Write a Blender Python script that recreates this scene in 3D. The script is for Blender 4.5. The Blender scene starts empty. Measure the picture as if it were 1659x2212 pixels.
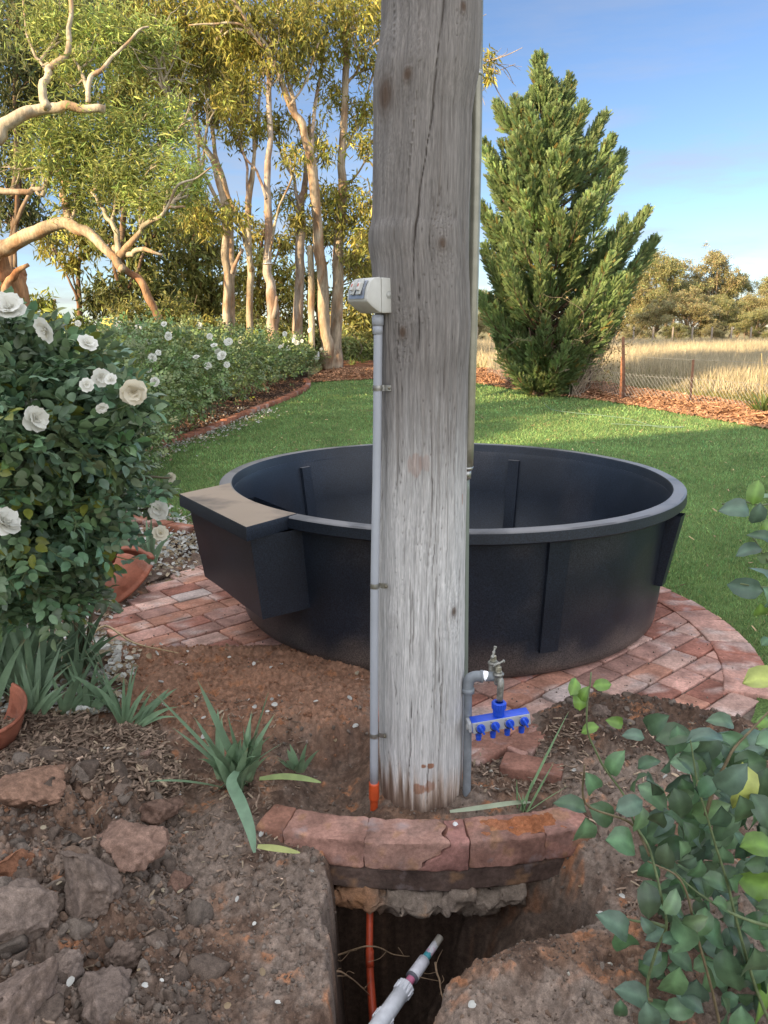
import bpy, math, random
import numpy as np
from mathutils import Vector
from mathutils.geometry import delaunay_2d_cdt
random.seed(7); RNG = np.random.default_rng(11)
SC = bpy.context.scene; COL = SC.collection
R = math.radians
# ------------------------------------------------------------------ camera
TH = R(13.5); ST, CT = math.sin(TH), math.cos(TH); HC = 1.6; FPX = 1662.0
cam = bpy.data.cameras.new('camera'); co = bpy.data.objects.new('camera', cam); COL.objects.link(co)
co.location = (0, 0, HC); co.rotation_euler = (math.pi/2-TH, 0, 0)
cam.sensor_fit = 'VERTICAL'; cam.sensor_height = 24.0; cam.lens = 24.0*FPX/2212.0
cam.clip_end = 2000; cam.clip_start = 0.05
SC.camera = co
# ------------------------------------------------------------------ light
FILL_CLD = 6.4      # radiance of the added fill-light cloud deck before the background strength
SUN_AZ = math.atan2(-0.78, -0.62)      # clockwise from +Y: the sun stands low, left and a little behind
SUN_EL = R(16)
w = bpy.data.worlds.new('World'); SC.world = w; w.use_nodes = True
nt = w.node_tree; N = nt.nodes; Lk = nt.links
bg = N['Background']; sky = N.new('ShaderNodeTexSky'); sky.sky_type = 'NISHITA'; sky.sun_disc = False
sky.sun_elevation = SUN_EL; sky.sun_rotation = SUN_AZ; sky.air_density = .75; sky.dust_density = 0.0; sky.ozone_density = 1.7
tc = N.new('ShaderNodeTexCoord'); mp = N.new('ShaderNodeMapping'); mp.inputs['Scale'].default_value = (1.6, 1.6, 9)
ns = N.new('ShaderNodeTexNoise'); ns.inputs['Scale'].default_value = 2.6; ns.inputs['Detail'].default_value = 7; ns.inputs['Roughness'].default_value = .62
rp = N.new('ShaderNodeValToRGB'); rp.color_ramp.elements[0].position = .44; rp.color_ramp.elements[1].position = .70
sx = N.new('ShaderNodeSeparateXYZ'); el = N.new('ShaderNodeMapRange')
for k, v_ in (('From Min', .02), ('From Max', .30), ('To Min', 1.0), ('To Max', .22)): el.inputs[k].default_value = v_
ml = N.new('ShaderNodeMath'); ml.operation = 'MULTIPLY'
mx = N.new('ShaderNodeMix'); mx.data_type = 'RGBA'; mx.inputs[7].default_value = (1.75, 1.75, 1.85, 1)
Lk.new(tc.outputs['Generated'], mp.inputs[0]); Lk.new(mp.outputs[0], ns.inputs[0]); Lk.new(ns.outputs[0], rp.inputs[0])
Lk.new(tc.outputs['Generated'], sx.inputs[0]); Lk.new(sx.outputs[2], el.inputs[0])
Lk.new(rp.outputs[0], ml.inputs[0]); Lk.new(el.outputs[0], ml.inputs[1]); Lk.new(ml.outputs[0], mx.inputs[0])
tn = N.new('ShaderNodeMix'); tn.data_type = 'RGBA'; tn.blend_type = 'MULTIPLY'; tn.inputs[0].default_value = 1; tn.inputs[7].default_value = (.53, .54, .585, 1)
Lk.new(sky.outputs[0], tn.inputs[6]); Lk.new(tn.outputs[2], mx.inputs[6])
# unseen broken cloud deck, added overhead and behind the camera as fill light
def mr(sock, a, b, c=0.0, d=1.0):
    q = N.new('ShaderNodeMapRange'); q.interpolation_type = 'SMOOTHSTEP'
    for k, v_ in (('From Min', a), ('From Max', b), ('To Min', c), ('To Max', d)): q.inputs[k].default_value = v_
    Lk.new(sock, q.inputs[0]); return q.outputs[0]
up_ = mr(sx.outputs[2], .42, .62); bk_ = mr(sx.outputs[1], .05, -.35); mxm = N.new('ShaderNodeMath'); mxm.operation = 'MAXIMUM'; Lk.new(up_, mxm.inputs[0]); Lk.new(bk_, mxm.inputs[1])
n2 = N.new('ShaderNodeTexNoise'); n2.inputs['Scale'].default_value = 2.2; n2.inputs['Detail'].default_value = 6; Lk.new(tc.outputs['Generated'], n2.inputs[0])
cv = mr(n2.outputs[0], .36, .56); dk_ = N.new('ShaderNodeMath'); dk_.operation = 'MULTIPLY'; Lk.new(cv, dk_.inputs[0]); Lk.new(mxm.outputs[0], dk_.inputs[1])
m3 = N.new('ShaderNodeMix'); m3.data_type = 'RGBA'; m3.inputs[7].default_value = (FILL_CLD*.93, FILL_CLD*.95, FILL_CLD*1.0, 1)
Lk.new(dk_.outputs[0], m3.inputs[0]); Lk.new(mx.outputs[2], m3.inputs[6]); Lk.new(m3.outputs[2], bg.inputs[0]); bg.inputs[1].default_value = 0.15
sl = bpy.data.lights.new('sun', 'SUN'); sl.energy = 5.0; sl.angle = R(0.6); sl.color = (1.0, .77, .47)
so = bpy.data.objects.new('sun', sl); COL.objects.link(so)
sd = Vector((math.sin(SUN_AZ)*math.cos(SUN_EL), math.cos(SUN_AZ)*math.cos(SUN_EL), math.sin(SUN_EL)))
so.rotation_euler = sd.to_track_quat('Z', 'Y').to_euler()
SC.view_settings.view_transform = 'Standard'; SC.view_settings.look = 'None'
SC.view_settings.exposure = 1.22; SC.view_settings.gamma = 1.0
# ------------------------------------------------------------------ helpers: pixels (1659x2212) to world
def ray(u, v):
    x = (u-829.5)/FPX; y = (v-1106)/FPX
    return np.array([x, CT-y*ST, -ST-y*CT])
def G(u, v, z=0.0):
    d = ray(u, v); return d*((z-HC)/d[2])+np.array([0, 0, HC])
def P(u, v, Y):
    d = ray(u, v); return d*(Y/d[1])+np.array([0, 0, HC])
def terr(X, Y):
    Y = np.asarray(Y, float); t = np.clip((Y-6.5)/22.0, 0, 1)
    return 0.62*(t*t*(3-2*t))*0.6+0.62*t*0.4+0*np.asarray(X, float)
def GT(u, v):
    z = 0.0
    for i in range(30):
        p = G(u, v, z)
        z = .5*z+.5*float(terr(p[0], p[1]))
    p[2] = z; return p
def sstep(a, b, x):
    t = np.clip((x-a)/(b-a), 0, 1); return t*t*(3-2*t)
# ------------------------------------------------------------------ helpers: noise
def h3(i, j, k, s=0):
    n = (i*73856093) ^ (j*19349663) ^ (k*83492791) ^ (s*2654435+977)
    n = n & 0xffffffff; n = ((n ^ (n >> 16))*0x45d9f3b) & 0xffffffff
    n = ((n ^ (n >> 16))*0x45d9f3b) & 0xffffffff; n = n ^ (n >> 16)
    return (n & 0xffffff)/float(0xffffff)
def vn(x, y, z=0, s=0):
    x, y, z = np.broadcast_arrays(np.asarray(x, float), np.asarray(y, float), np.asarray(z, float))
    i, j, k = np.floor(x).astype(np.int64), np.floor(y).astype(np.int64), np.floor(z).astype(np.int64)
    fx, fy, fz = x-i, y-j, z-k
    fx, fy, fz = [t*t*t*(t*(t*6-15)+10) for t in (fx, fy, fz)]
    r = 0
    for a in (0, 1):
        for b in (0, 1):
            for c in (0, 1):
                r = r+h3(i+a, j+b, k+c, s)*(fx if a else 1-fx)*(fy if b else 1-fy)*(fz if c else 1-fz)
    return r*2-1
def fbm(x, y, z=0, o=4, s=0, g=.5):
    r = 0; a = 1.0; f = 1.0
    for q in range(o):
        r = r+a*vn(x*f+q*17.3, y*f+q*5.1, np.asarray(z)*f, s+q); a *= g; f *= 2.03
    return r
def worley(x, y, s=0):
    i, j = np.floor(x).astype(np.int64), np.floor(y).astype(np.int64)
    f1 = np.full(x.shape, 9.0); f2 = f1.copy(); idn = np.zeros(x.shape)
    for a in (-1, 0, 1):
        for b in (-1, 0, 1):
            px = i+a+h3(i+a, j+b, 1, s); py = j+b+h3(i+a, j+b, 2, s)
            d = np.sqrt((px-x)**2+(py-y)**2); rr = h3(i+a, j+b, 3, s)
            m = d < f1
            f2 = np.where(m, f1, np.minimum(f2, d)); idn = np.where(m, rr, idn); f1 = np.where(m, d, f1)
    return f1, f2, idn
def inpoly(X, Y, poly):
    poly = np.asarray(poly, float); r = np.zeros(X.shape, bool)
    x1, y1 = poly[-1][:2]
    for q in poly:
        x2, y2 = q[:2]
        c = ((y1 > Y) != (y2 > Y))
        with np.errstate(divide='ignore', invalid='ignore'):
            xi = (x2-x1)*(Y-y1)/(y2-y1+1e-12)+x1
        r ^= c & (X < xi); x1, y1 = x2, y2
    return r
def sdf(X, Y, poly, closed=True):
    poly = [tuple(p[:2]) for p in poly]; d = np.full(X.shape, 1e9)
    n = len(poly)
    for a in range(n if closed else n-1):
        x1, y1 = poly[a]; x2, y2 = poly[(a+1) % n]
        dx, dy = x2-x1, y2-y1; t = np.clip(((X-x1)*dx+(Y-y1)*dy)/(dx*dx+dy*dy+1e-12), 0, 1)
        d = np.minimum(d, np.hypot(X-x1-t*dx, Y-y1-t*dy))
    if closed: d = np.where(inpoly(X, Y, poly), -d, d)
    return d
# ------------------------------------------------------------------ helpers: meshes
class MB:
    def __init__(s): s.V = []; s.F = []; s.C = []; s.n = 0
    def add(s, V, F, c=(1, 1, 1)):
        V = np.asarray(V, float).reshape(-1, 3); c = np.asarray(c, float)
        if c.ndim == 1: c = np.tile(c[:3], (len(V), 1))
        for f in (F if isinstance(F, list) else [F]):
            f = np.asarray(f, np.int64)
            if len(f): s.F.append(f+s.n)
        s.V.append(V); s.C.append(c[:, :3]); s.n += len(V); return s
    def build(s, name, mat, parent=None, smooth=True, sharp=None):
        me = bpy.data.meshes.new(name)
        V = np.concatenate(s.V); C = np.concatenate(s.C)
        loops = np.concatenate([f.ravel() for f in s.F]); tot = np.concatenate([np.full(len(f), f.shape[1]) for f in s.F])
        me.vertices.add(len(V)); me.vertices.foreach_set('co', V.astype(np.float32).ravel())
        me.loops.add(len(loops)); me.loops.foreach_set('vertex_index', loops.astype(np.int32))
        me.polygons.add(len(tot)); st = np.concatenate([[0], np.cumsum(tot)[:-1]])
        me.polygons.foreach_set('loop_start', st.astype(np.int32)); me.polygons.foreach_set('loop_total', tot.astype(np.int32))
        me.polygons.foreach_set('use_smooth', np.full(len(tot), smooth))
        me.update(calc_edges=True); me.validate()
        at = me.color_attributes.new('Col', 'FLOAT_COLOR', 'POINT')
        at.data.foreach_set('color', np.concatenate([C, np.ones((len(C), 1))], 1).astype(np.float32).ravel())
        if smooth and sharp: me.set_sharp_from_angle(angle=R(sharp))
        me.materials.append(mat)
        o = bpy.data.objects.new(name, me); COL.objects.link(o)
        if parent:
            o.parent = parent
            # vertices are given in world space: take the parent's place out of them
            off = Vector((0, 0, 0)); q = parent
            while q: off += q.location; q = q.parent
            o.location = -off
        return o
def tag(o, label=None, cat=None, group=None, kind=None):
    if label: o['label'] = label
    if cat: o['category'] = cat
    if group: o['group'] = group
    if kind: o['kind'] = kind
    return o
def thing(name, label, cat, loc=(0, 0, 0), group=None):
    o = bpy.data.objects.new(name, None); COL.objects.link(o); o.location = tuple(float(q) for q in loc); o.empty_display_size = .1
    return tag(o, label, cat, group)
def grid_faces(n, m, wrapm=False):      # n rows x m columns
    a = np.arange(n-1)[:, None]*m; mm = m if wrapm else m-1
    j = np.arange(mm)[None]; k = (j+1) % m
    return np.stack([a+j, a+k, a+m+k, a+m+j], -1).reshape(-1, 4)
def tube(pts, rad, n=8, cap=True, rough=0, seed=0):
    pts = np.asarray(pts, float); m = len(pts); rad = np.atleast_1d(np.asarray(rad, float)); rad = np.interp(np.linspace(0, 1, m), np.linspace(0, 1, len(rad)), rad)
    T = np.gradient(pts, axis=0); T /= np.linalg.norm(T, axis=1)[:, None]+1e-12
    up = np.array([0, 0, 1.]) if abs(T[0][2]) < .9 else np.array([1., 0, 0])
    A = np.cross(T[0], up); A /= np.linalg.norm(A); rows = []
    for i in range(m):
        A = A-T[i]*A.dot(T[i]); A /= np.linalg.norm(A)+1e-12; B = np.cross(T[i], A)
        a = np.linspace(0, 2*np.pi, n, endpoint=False)
        rr = rad[i]*(1+rough*vn(np.cos(a)*1.5+seed, np.sin(a)*1.5, i*.5, seed)) if rough else rad[i]
        rows.append(pts[i]+(np.cos(a)*rr)[:, None]*A+(np.sin(a)*rr)[:, None]*B)
    V = np.concatenate(rows); F = [grid_faces(m, n, True)]
    if cap:
        V = np.concatenate([V, pts[:1], pts[-1:]]); a = np.arange(n); b = (a+1) % n
        F += [np.stack([b, a, np.full(n, m*n)], 1), np.stack([a+(m-1)*n, b+(m-1)*n, np.full(n, m*n+1)], 1)]
    return V, F
def smooth_path(pts, k=6, wob=0, seed=0):
    pts = np.asarray(pts, float)
    if len(pts) < 3:
        return np.array([pts[0]+(pts[-1]-pts[0])*t for t in np.linspace(0, 1, k+1)])
    P_ = np.concatenate([[2*pts[0]-pts[1]], pts, [2*pts[-1]-pts[-2]]]); out = []
    for i in range(1, len(P_)-2):
        for t in np.linspace(0, 1, k, endpoint=False):
            a, b, c, d = P_[i-1:i+3]
            out.append(.5*((2*b)+(-a+c)*t+(2*a-5*b+4*c-d)*t*t+(-a+3*b-3*c+d)*t**3))
    out.append(pts[-1]); out = np.array(out)
    if wob:
        s = np.arange(len(out)); out = out+wob*np.stack([vn(s*.35, q, 0, seed) for q in (1.5, 7.5, 13.5)], 1)[:, :out.shape[1]]
    return out
def lathe(prof, c=(0, 0, 0), n=48, axis=None):
    prof = np.asarray(prof, float); a = np.linspace(0, 2*np.pi, n, endpoint=False)
    V = np.stack([prof[:, 0:1]*np.cos(a), prof[:, 0:1]*np.sin(a), np.repeat(prof[:, 1:2], n, 1)], -1).reshape(-1, 3)
    if axis is not None:
        q = Vector(axis).to_track_quat('Z', 'Y').to_matrix(); V = V @ np.array(q).T
    return V+np.asarray(c, float), grid_faces(len(prof), n, True)
def rbox(sz, c=(0, 0, 0), M=None, bev=.1, n=5, wob=0, seed=0, sub=None):
    """rounded box as six grids; bev is a length"""
    sx_, sy_, sz_ = np.asarray(sz, float)/2; V = []; F = []; k = 0
    def ax(h):
        b = min(bev, h*.95); mid = np.linspace(-h+b, h-b, (sub or n))
        return np.concatenate([[-h, -h+b*.35], mid, [h-b*.35, h]])
    X_, Y_, Z_ = ax(sx_), ax(sy_), ax(sz_)
    for (A, B, fx) in ((X_, Y_, 2), (Y_, Z_, 0), (Z_, X_, 1)):
        for sg in (-1, 1):
            g = np.stack(np.meshgrid(A, B, indexing='ij'), -1).reshape(-1, 2); h = (sx_, sy_, sz_)[fx]*sg
            v = np.zeros((len(g), 3)); i, j = {2: (0, 1), 0: (1, 2), 1: (2, 0)}[fx]
            v[:, i] = g[:, 0]; v[:, j] = g[:, 1]; v[:, fx] = h
            f = grid_faces(len(A), len(B)); f = f if sg < 0 else f[:, ::-1]
            V.append(v); F.append(f+k); k += len(v)
    V = np.concatenate(V); hs = np.array([sx_, sy_, sz_]); b = min(bev, hs.min()*.95)
    inner = np.clip(V, -(hs-b), hs-b); d = V-inner; L = np.linalg.norm(d, axis=1)[:, None]
    V = np.where(L > 1e-9, inner+d/np.maximum(L, 1e-9)*b, V)
    if wob: V = V+wob*np.stack([fbm(V[:, 0]*22+seed*3.1, V[:, 1]*22+q*9, V[:, 2]*22+seed, 3, seed) for q in range(3)], 1)
    if M is not None: V = V @ np.asarray(M, float).T
    return V+np.asarray(c, float), np.concatenate(F)
def frame(z, x=None):      # matrix whose columns are x, y, z axes
    z = np.asarray(z, float); z = z/np.linalg.norm(z)
    x = np.array([1., 0, 0]) if x is None else np.asarray(x, float)
    x = x-z*x.dot(z); x /= np.linalg.norm(x); return np.stack([x, np.cross(z, x), z], 1)
def rotz(a): return np.array([[math.cos(a), -math.sin(a), 0], [math.sin(a), math.cos(a), 0], [0, 0, 1.]])
def nrm(a): return a/(np.linalg.norm(a, axis=-1, keepdims=True)+1e-9)
# leaf templates: rows are (along, across, up)
def T_rhomb(): return np.array([[0, 0, 0], [.42, -.5, 0], [1, 0, -.12], [.42, .5, 0]]), np.array([[0, 1, 2, 3]])
def T_oval():
    v = [[0, 0, 0], [.5, 0, -.05], [1, 0, -.16]]; 
    for s in (-1, 1): v += [[.12, .30*s, .03], [.42, .5*s, .07], [.72, .40*s, .0]]
    F = [[0, 3, 4, 1], [1, 4, 5, 2], [0, 1, 7, 6], [1, 2, 8, 7]]
    return np.array(v, float), np.array(F)
def T_big(k=6):
    v = []; 
    for i, t in enumerate(np.linspace(0, 1, k)):
        wd = (t**.5*(1-t)**.62*1.0)*.92; z = .14*math.sin(t*3.1)-.22*t*t
        for s in (-1, -.5, 0, .5, 1): v.append([t, wd*s, z+.10*abs(s)*(wd*2)+(.02*math.sin(t*19+s*3))])
    return np.array(v, float), grid_faces(k, 5)
def T_blade(k=3):
    v = []
    for t in np.linspace(0, 1, k)[:-1]: v += [[t, -.5*(1-t*.6), -.3*t*t], [t, .5*(1-t*.6), -.3*t*t]]
    v.append([1, 0, -.3]); F = grid_faces(k-1, 2)
    return np.array(v, float), [F, np.array([[2*k-4, 2*k-3, 2*k-2]])]
def T_spray():
    v = []; F = []
    def tri(a, d, l, wd, z=0):
        a = np.array(a); d = np.array(d, float); d /= np.linalg.norm(d); p = np.array([-d[1], d[0]])
        i = len(v); 
        for q in (a-p*wd/2, a+p*wd/2): v.append([q[0], q[1], z])
        b = a+d*l*.55; v.append([*(b+p*wd*.45), z]); e = a+d*l; v.append([e[0], e[1], z-.05*l]); b = b-p*wd*.9; v.append([b[0], b[1], z])
        F.append([i, i+1, i+2, i+3, i+4][:5])
    tri((0, 0), (1, 0), 1.0, .07)
    for i, t in enumerate(np.linspace(.1, .75, 4)):
        for s in (-1, 1): tri((t, 0), (1, .62*s), .40*(1-t*.5), .085, .03*(i % 2))
    return np.array(v, float), np.array(F)
def leaves(mb, tmpl, C, D, L, W, col, N_=None, rng=RNG):
    T, F = tmpl; n = len(C)
    if n == 0: return
    D = nrm(D)
    if N_ is None: N_ = rng.normal(size=(n, 3))+np.array([0, 0, .8])
    S = nrm(np.cross(N_, D)); U = np.cross(D, S)
    L = np.broadcast_to(L, (n,))[:, None, None]; W = np.broadcast_to(W, (n,))[:, None, None]
    V = C[:, None]+T[None, :, 0:1]*L*D[:, None]+T[None, :, 1:2]*W*S[:, None]+T[None, :, 2:3]*L*U[:, None]
    k = len(T); off = (np.arange(n)*k)[:, None, None]
    Fs = [(f[None]+off).reshape(-1, f.shape[1]) for f in (F if isinstance(F, list) else [F])]
    col = np.asarray(col, float)
    if col.ndim == 1: col = np.tile(col, (n, 1))
    cv_ = np.repeat(col, k, 0)
    if k == 30: cv_ = cv_*np.tile(np.array([.92, 1.0, 1.45, 1.0, .92]*6), n)[:, None]
    mb.add(V.reshape(-1, 3), Fs, cv_)
def jit(c, n, a=.25, rng=RNG, hue=.12):
    c = np.asarray(c, float); b = np.exp(rng.normal(size=(n, 1))*a); h = 1+rng.normal(size=(n, 3))*hue*np.array([1, .35, .6])
    return np.clip(c*b*h, .002, .95)
# ------------------------------------------------------------------ helpers: materials
def mat(name, base=(.5, .5, .5), rough=.8, use_col=True, n1=None, bump=None, metal=0, trans=0, spec=.5, dust=None, sub2=None, coat=0, coord='Object'):
    """base multiplied by the Col attribute and by noise layers; n1 = list of (scale, darkest, lightest, detail[, stretch]); bump = (scale, strength, dist)"""
    m = bpy.data.materials.new(name); m.use_nodes = True; t = m.node_tree; n = t.nodes; L = t.links
    bs = n['Principled BSDF']; bs.inputs['Roughness'].default_value = rough; bs.inputs['Metallic'].default_value = metal
    bs.inputs['Specular IOR Level'].default_value = spec; bs.inputs['Coat Weight'].default_value = coat
    rgb = n.new('ShaderNodeRGB'); rgb.outputs[0].default_value = (*base, 1); cur = rgb.outputs[0]
    tcn = n.new('ShaderNodeTexCoord')
    def mul(a, b, f=1.0, mode='MULTIPLY'):
        x = n.new('ShaderNodeMix'); x.data_type = 'RGBA'; x.blend_type = mode
        if isinstance(f, (int, float)): x.inputs[0].default_value = f
        else: L.new(f, x.inputs[0])
        L.new(a, x.inputs[6])
        if isinstance(b, tuple): x.inputs[7].default_value = b
        else: L.new(b, x.inputs[7])
        return x.outputs[2]
    def noise(sc, det=4, st=None, ro=.55):
        x = n.new('ShaderNodeTexNoise'); x.inputs['Scale'].default_value = sc; x.inputs['Detail'].default_value = det; x.inputs['Roughness'].default_value = ro
        if st:
            mpn = n.new('ShaderNodeMapping'); mpn.inputs['Scale'].default_value = st; L.new(tcn.outputs[coord], mpn.inputs[0]); L.new(mpn.outputs[0], x.inputs[0])
        else: L.new(tcn.outputs[coord], x.inputs[0])
        return x.outputs[0]
    if use_col:
        a = n.new('ShaderNodeVertexColor'); a.layer_name = 'Col'; cur = mul(cur, a.outputs[0])
    for q in (n1 or []):
        x = noise(q[0], q[3] if len(q) > 3 else 4, q[4] if len(q) > 4 else None)
        r = n.new('ShaderNodeValToRGB'); r.color_ramp.elements[0].position = .3; r.color_ramp.elements[1].position = .7
        lo = q[1] if isinstance(q[1], tuple) else (q[1],)*3; hi = q[2] if isinstance(q[2], tuple) else (q[2],)*3
        r.color_ramp.elements[0].color = (*lo, 1); r.color_ramp.elements[1].color = (*hi, 1); L.new(x, r.inputs[0])
        cur = mul(cur, r.outputs[0])
    if sub2:      # (scale, lo, hi, colour): patches of another colour
        x = noise(sub2[0], 6); r = n.new('ShaderNodeMapRange')
        r.inputs['From Min'].default_value = sub2[1]; r.inputs['From Max'].default_value = sub2[2]; L.new(x, r.inputs[0])
        cur = mul(cur, (*sub2[3], 1), r.outputs[0], 'MIX')
    if dust:      # (colour, amount, scale): dirt lying on upward faces
        g = n.new('ShaderNodeNewGeometry'); s = n.new('ShaderNodeSeparateXYZ'); L.new(g.outputs['Normal'], s.inputs[0])
        r = n.new('ShaderNodeMapRange'); r.inputs['From Min'].default_value = .55; r.inputs['From Max'].default_value = .98; r.inputs['To Max'].default_value = dust[1]; L.new(s.outputs[2], r.inputs[0])
        x = noise(dust[2], 5); r2 = n.new('ShaderNodeMapRange'); r2.inputs['From Min'].default_value = .25; r2.inputs['From Max'].default_value = .52; L.new(x, r2.inputs[0])
        mm = n.new('ShaderNodeMath'); mm.operation = 'MULTIPLY'; L.new(r.outputs[0], mm.inputs[0]); L.new(r2.outputs[0], mm.inputs[1])
        cur = mul(cur, (*dust[0], 1), mm.outputs[0], 'MIX')
    L.new(cur, bs.inputs['Base Color'])
    if bump:
        for q in (bump if isinstance(bump, list) else [bump]):
            x = noise(q[0], 5, q[3] if len(q) > 3 else None, .6); b = n.new('ShaderNodeBump'); b.inputs['Strength'].default_value = q[1]; b.inputs['Distance'].default_value = q[2]
            L.new(x, b.inputs['Height'])
            if bs.inputs['Normal'].is_linked: L.new(bs.inputs['Normal'].links[0].from_socket, b.inputs['Normal'])
            L.new(b.outputs[0], bs.inputs['Normal'])
    if trans:
        tr = n.new('ShaderNodeBsdfTranslucent'); mxs = n.new('ShaderNodeMixShader'); mxs.inputs[0].default_value = trans
        L.new(cur, tr.inputs[0]); L.new(bs.outputs[0], mxs.inputs[1]); L.new(tr.outputs[0], mxs.inputs[2])
        L.new(mxs.outputs[0], n['Material Output'].inputs[0])
    return m
M_soil = mat('soil', (1, 1, 1), .95, n1=[(60, .72, 1.3, 6), (300, .75, 1.25, 3)], bump=[(90, .5, .006), (350, .4, .002)], spec=.15)
M_chip = mat('wood_chips', (1, 1, 1), .9, n1=[(80, .7, 1.25, 3)], spec=.2)
M_petal = mat('petals', (1, 1, 1), .7, trans=.25, spec=.2)
M_brick = mat('brick', (1, 1, 1), .9, n1=[(9, .62, 1.25, 5), (70, .75, 1.2, 5), (400, .85, 1.15, 2)], bump=[(60, .35, .004), (300, .3, .0015)], spec=.15,
              sub2=(7, .60, .78, (.34, .29, .29)))
M_tank = mat('black_poly', (.0085, .012, .019), .42, n1=[(3, .75, 1.3, 5), (160, .45, 2.2, 3)], bump=[(40, .08, .002)], spec=.42,
             dust=((.28, .265, .26), .6, 3.0))
M_lid = mat('dusty_lid', (.0085, .012, .019), .5, n1=[(3, .75, 1.3, 5), (160, .45, 2.2, 3)], spec=.35, dust=((.33, .25, .18), .97, 3.0))
M_wood = mat('weathered_post', (1, 1, 1), .85, n1=[(30, .78, 1.22, 6, (6, 6, .35)), (140, .8, 1.2, 4, (6, 6, .25))], bump=[(120, .5, .003, (5, 5, .22)), (40, .3, .004, (6, 6, .3))], spec=.2)
M_pvc = mat('grey_pvc', (.40, .42, .46), .45, n1=[(6, .9, 1.06, 3)])
M_white = mat('white_pvc', (1, 1, 1), .4, n1=[(40, .85, 1.05, 4)])
M_orange = mat('orange_pipe', (.58, .085, .022), .4, n1=[(25, .75, 1.1, 4)])
M_metal = mat('galvanised', (.52, .52, .50), .38, metal=.85, n1=[(90, .7, 1.1, 4)])
M_brass = mat('tarnished_tap', (.36, .35, .31), .5, metal=.7, n1=[(70, .55, 1.25, 4)], bump=(90, .3, .001))
M_blue = mat('blue_plastic', (.018, .085, .62), .38, n1=[(50, .9, 1.05, 2)])
M_ltgrey = mat('grey_plastic', (1, 1, 1), .4, n1=[(30, .93, 1.04, 2)])
M_terra = mat('terracotta', (.36, .13, .075), .8, n1=[(8, .75, 1.2, 5), (80, .88, 1.1, 3)], bump=(50, .2, .002), sub2=(5, .6, .8, (.34, .22, .17)))
M_leaf = mat('leaf', (1, 1, 1), .55, trans=.32, spec=.35)
M_rose = mat('rose_leaf', (1, 1, 1), .38, n1=[(45, .8, 1.15, 3)], trans=.16, spec=.5, bump=(120, .25, .0015))
M_iris = mat('iris_leaf', (1, 1, 1), .5, n1=[(30, .85, 1.12, 3)], trans=.12, spec=.4, bump=(260, .2, .001, (8, 8, .6)))
M_grass = mat('grass_blades', (1, 1, 1), .6, trans=.3, spec=.25)
M_bark = mat('gum_bark', (1, 1, 1), .85, n1=[(2.6, .45, 1.2, 7, (2, 2, .6)), (16, .68, 1.2, 5, (2, 2, .4))], bump=(16, .4, .02, (2, 2, .5)), spec=.15)
M_stem = mat('stem', (1, 1, 1), .7, n1=[(60, .7, 1.2, 3)])
M_lawn = mat('lawn', (.13, .20, .06), .9, n1=[(1.1, .72, 1.35, 6), (14, .75, 1.25, 5), (90, .55, 1.4, 3)], bump=(120, .8, .03), spec=.1, use_col=False,
             sub2=(2.3, .60, .82, (.16, .16, .05)))
M_field = mat('paddock', (.34, .28, .15), .95, n1=[(.35, .75, 1.2, 5), (6, .7, 1.25, 5), (60, .7, 1.2, 3)], bump=(30, .8, .05), spec=.1, use_col=False,
              sub2=(.5, .5, .64, (.15, .17, .05)))
M_bed = mat('bark_mulch_bed', (.20, .085, .040), .95, n1=[(3, .6, 1.3, 6), (40, .5, 1.5, 4), (160, .6, 1.3, 2)], bump=(60, 1.0, .05), spec=.1, use_col=False)
M_darkbed = mat('garden_bed_soil', (.075, .048, .034), .95, n1=[(3, .6, 1.3, 6), (40, .5, 1.5, 4)], bump=(60, 1.0, .03), spec=.1, use_col=False)
M_rust = mat('rusty_steel', (.075, .038, .028), .8, n1=[(30, .6, 1.3, 4)])
M_wire = mat('fence_wire', (.30, .29, .27), .5, metal=.6, use_col=False)
M_paint = mat('painted', (1, 1, 1), .6, n1=[(12, .9, 1.05, 3)])
# ================================================================== THE GROUND
def poly_sheet(name, poly, sp, zf, m, kind='structure', jitz=0.0):
    poly = np.asarray([p[:2] for p in poly], float); x0, y0 = poly.min(0); x1, y1 = poly.max(0)
    gx, gy = np.meshgrid(np.arange(x0, x1, sp), np.arange(y0, y1, sp)); gx = gx.ravel(); gy = gy.ravel()
    k = sdf(gx, gy, poly) < -sp*.4; pts = np.concatenate([poly, np.stack([gx[k], gy[k]], 1)])
    E_ = [(i, (i+1) % len(poly)) for i in range(len(poly))]
    r = delaunay_2d_cdt([Vector(p) for p in pts], E_, [list(range(len(poly)))], 1, 1e-5)
    V = np.array([[p.x, p.y] for p in r[0]]); F = np.array([f for f in r[2] if len(f) == 3])
    z = zf(V[:, 0], V[:, 1]); o = MB().add(np.column_stack([V, z]), F).build(name, m)
    return tag(o, kind=kind)
CX, CY, RO = .13, 3.92, 1.78            # circle of old brick edging, its front arc is the little retaining wall
TX, TY = .38, 4.52                      # water tank
# brick edging line of the rose bed (front face), from near to far
EDG = [GT(*p)[:2] for p in [(430, 1150), (390, 1145), (300, 1130), (228, 1113), (172, 1082), (190, 1045), (245, 1005), (300, 985), (380, 958), (450, 935), (520, 905), (580, 880), (630, 860), (660, 845), (672, 832), (664, 822)]]
EDG = smooth_path(np.array([[*p] for p in EDG]), 6)
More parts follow.
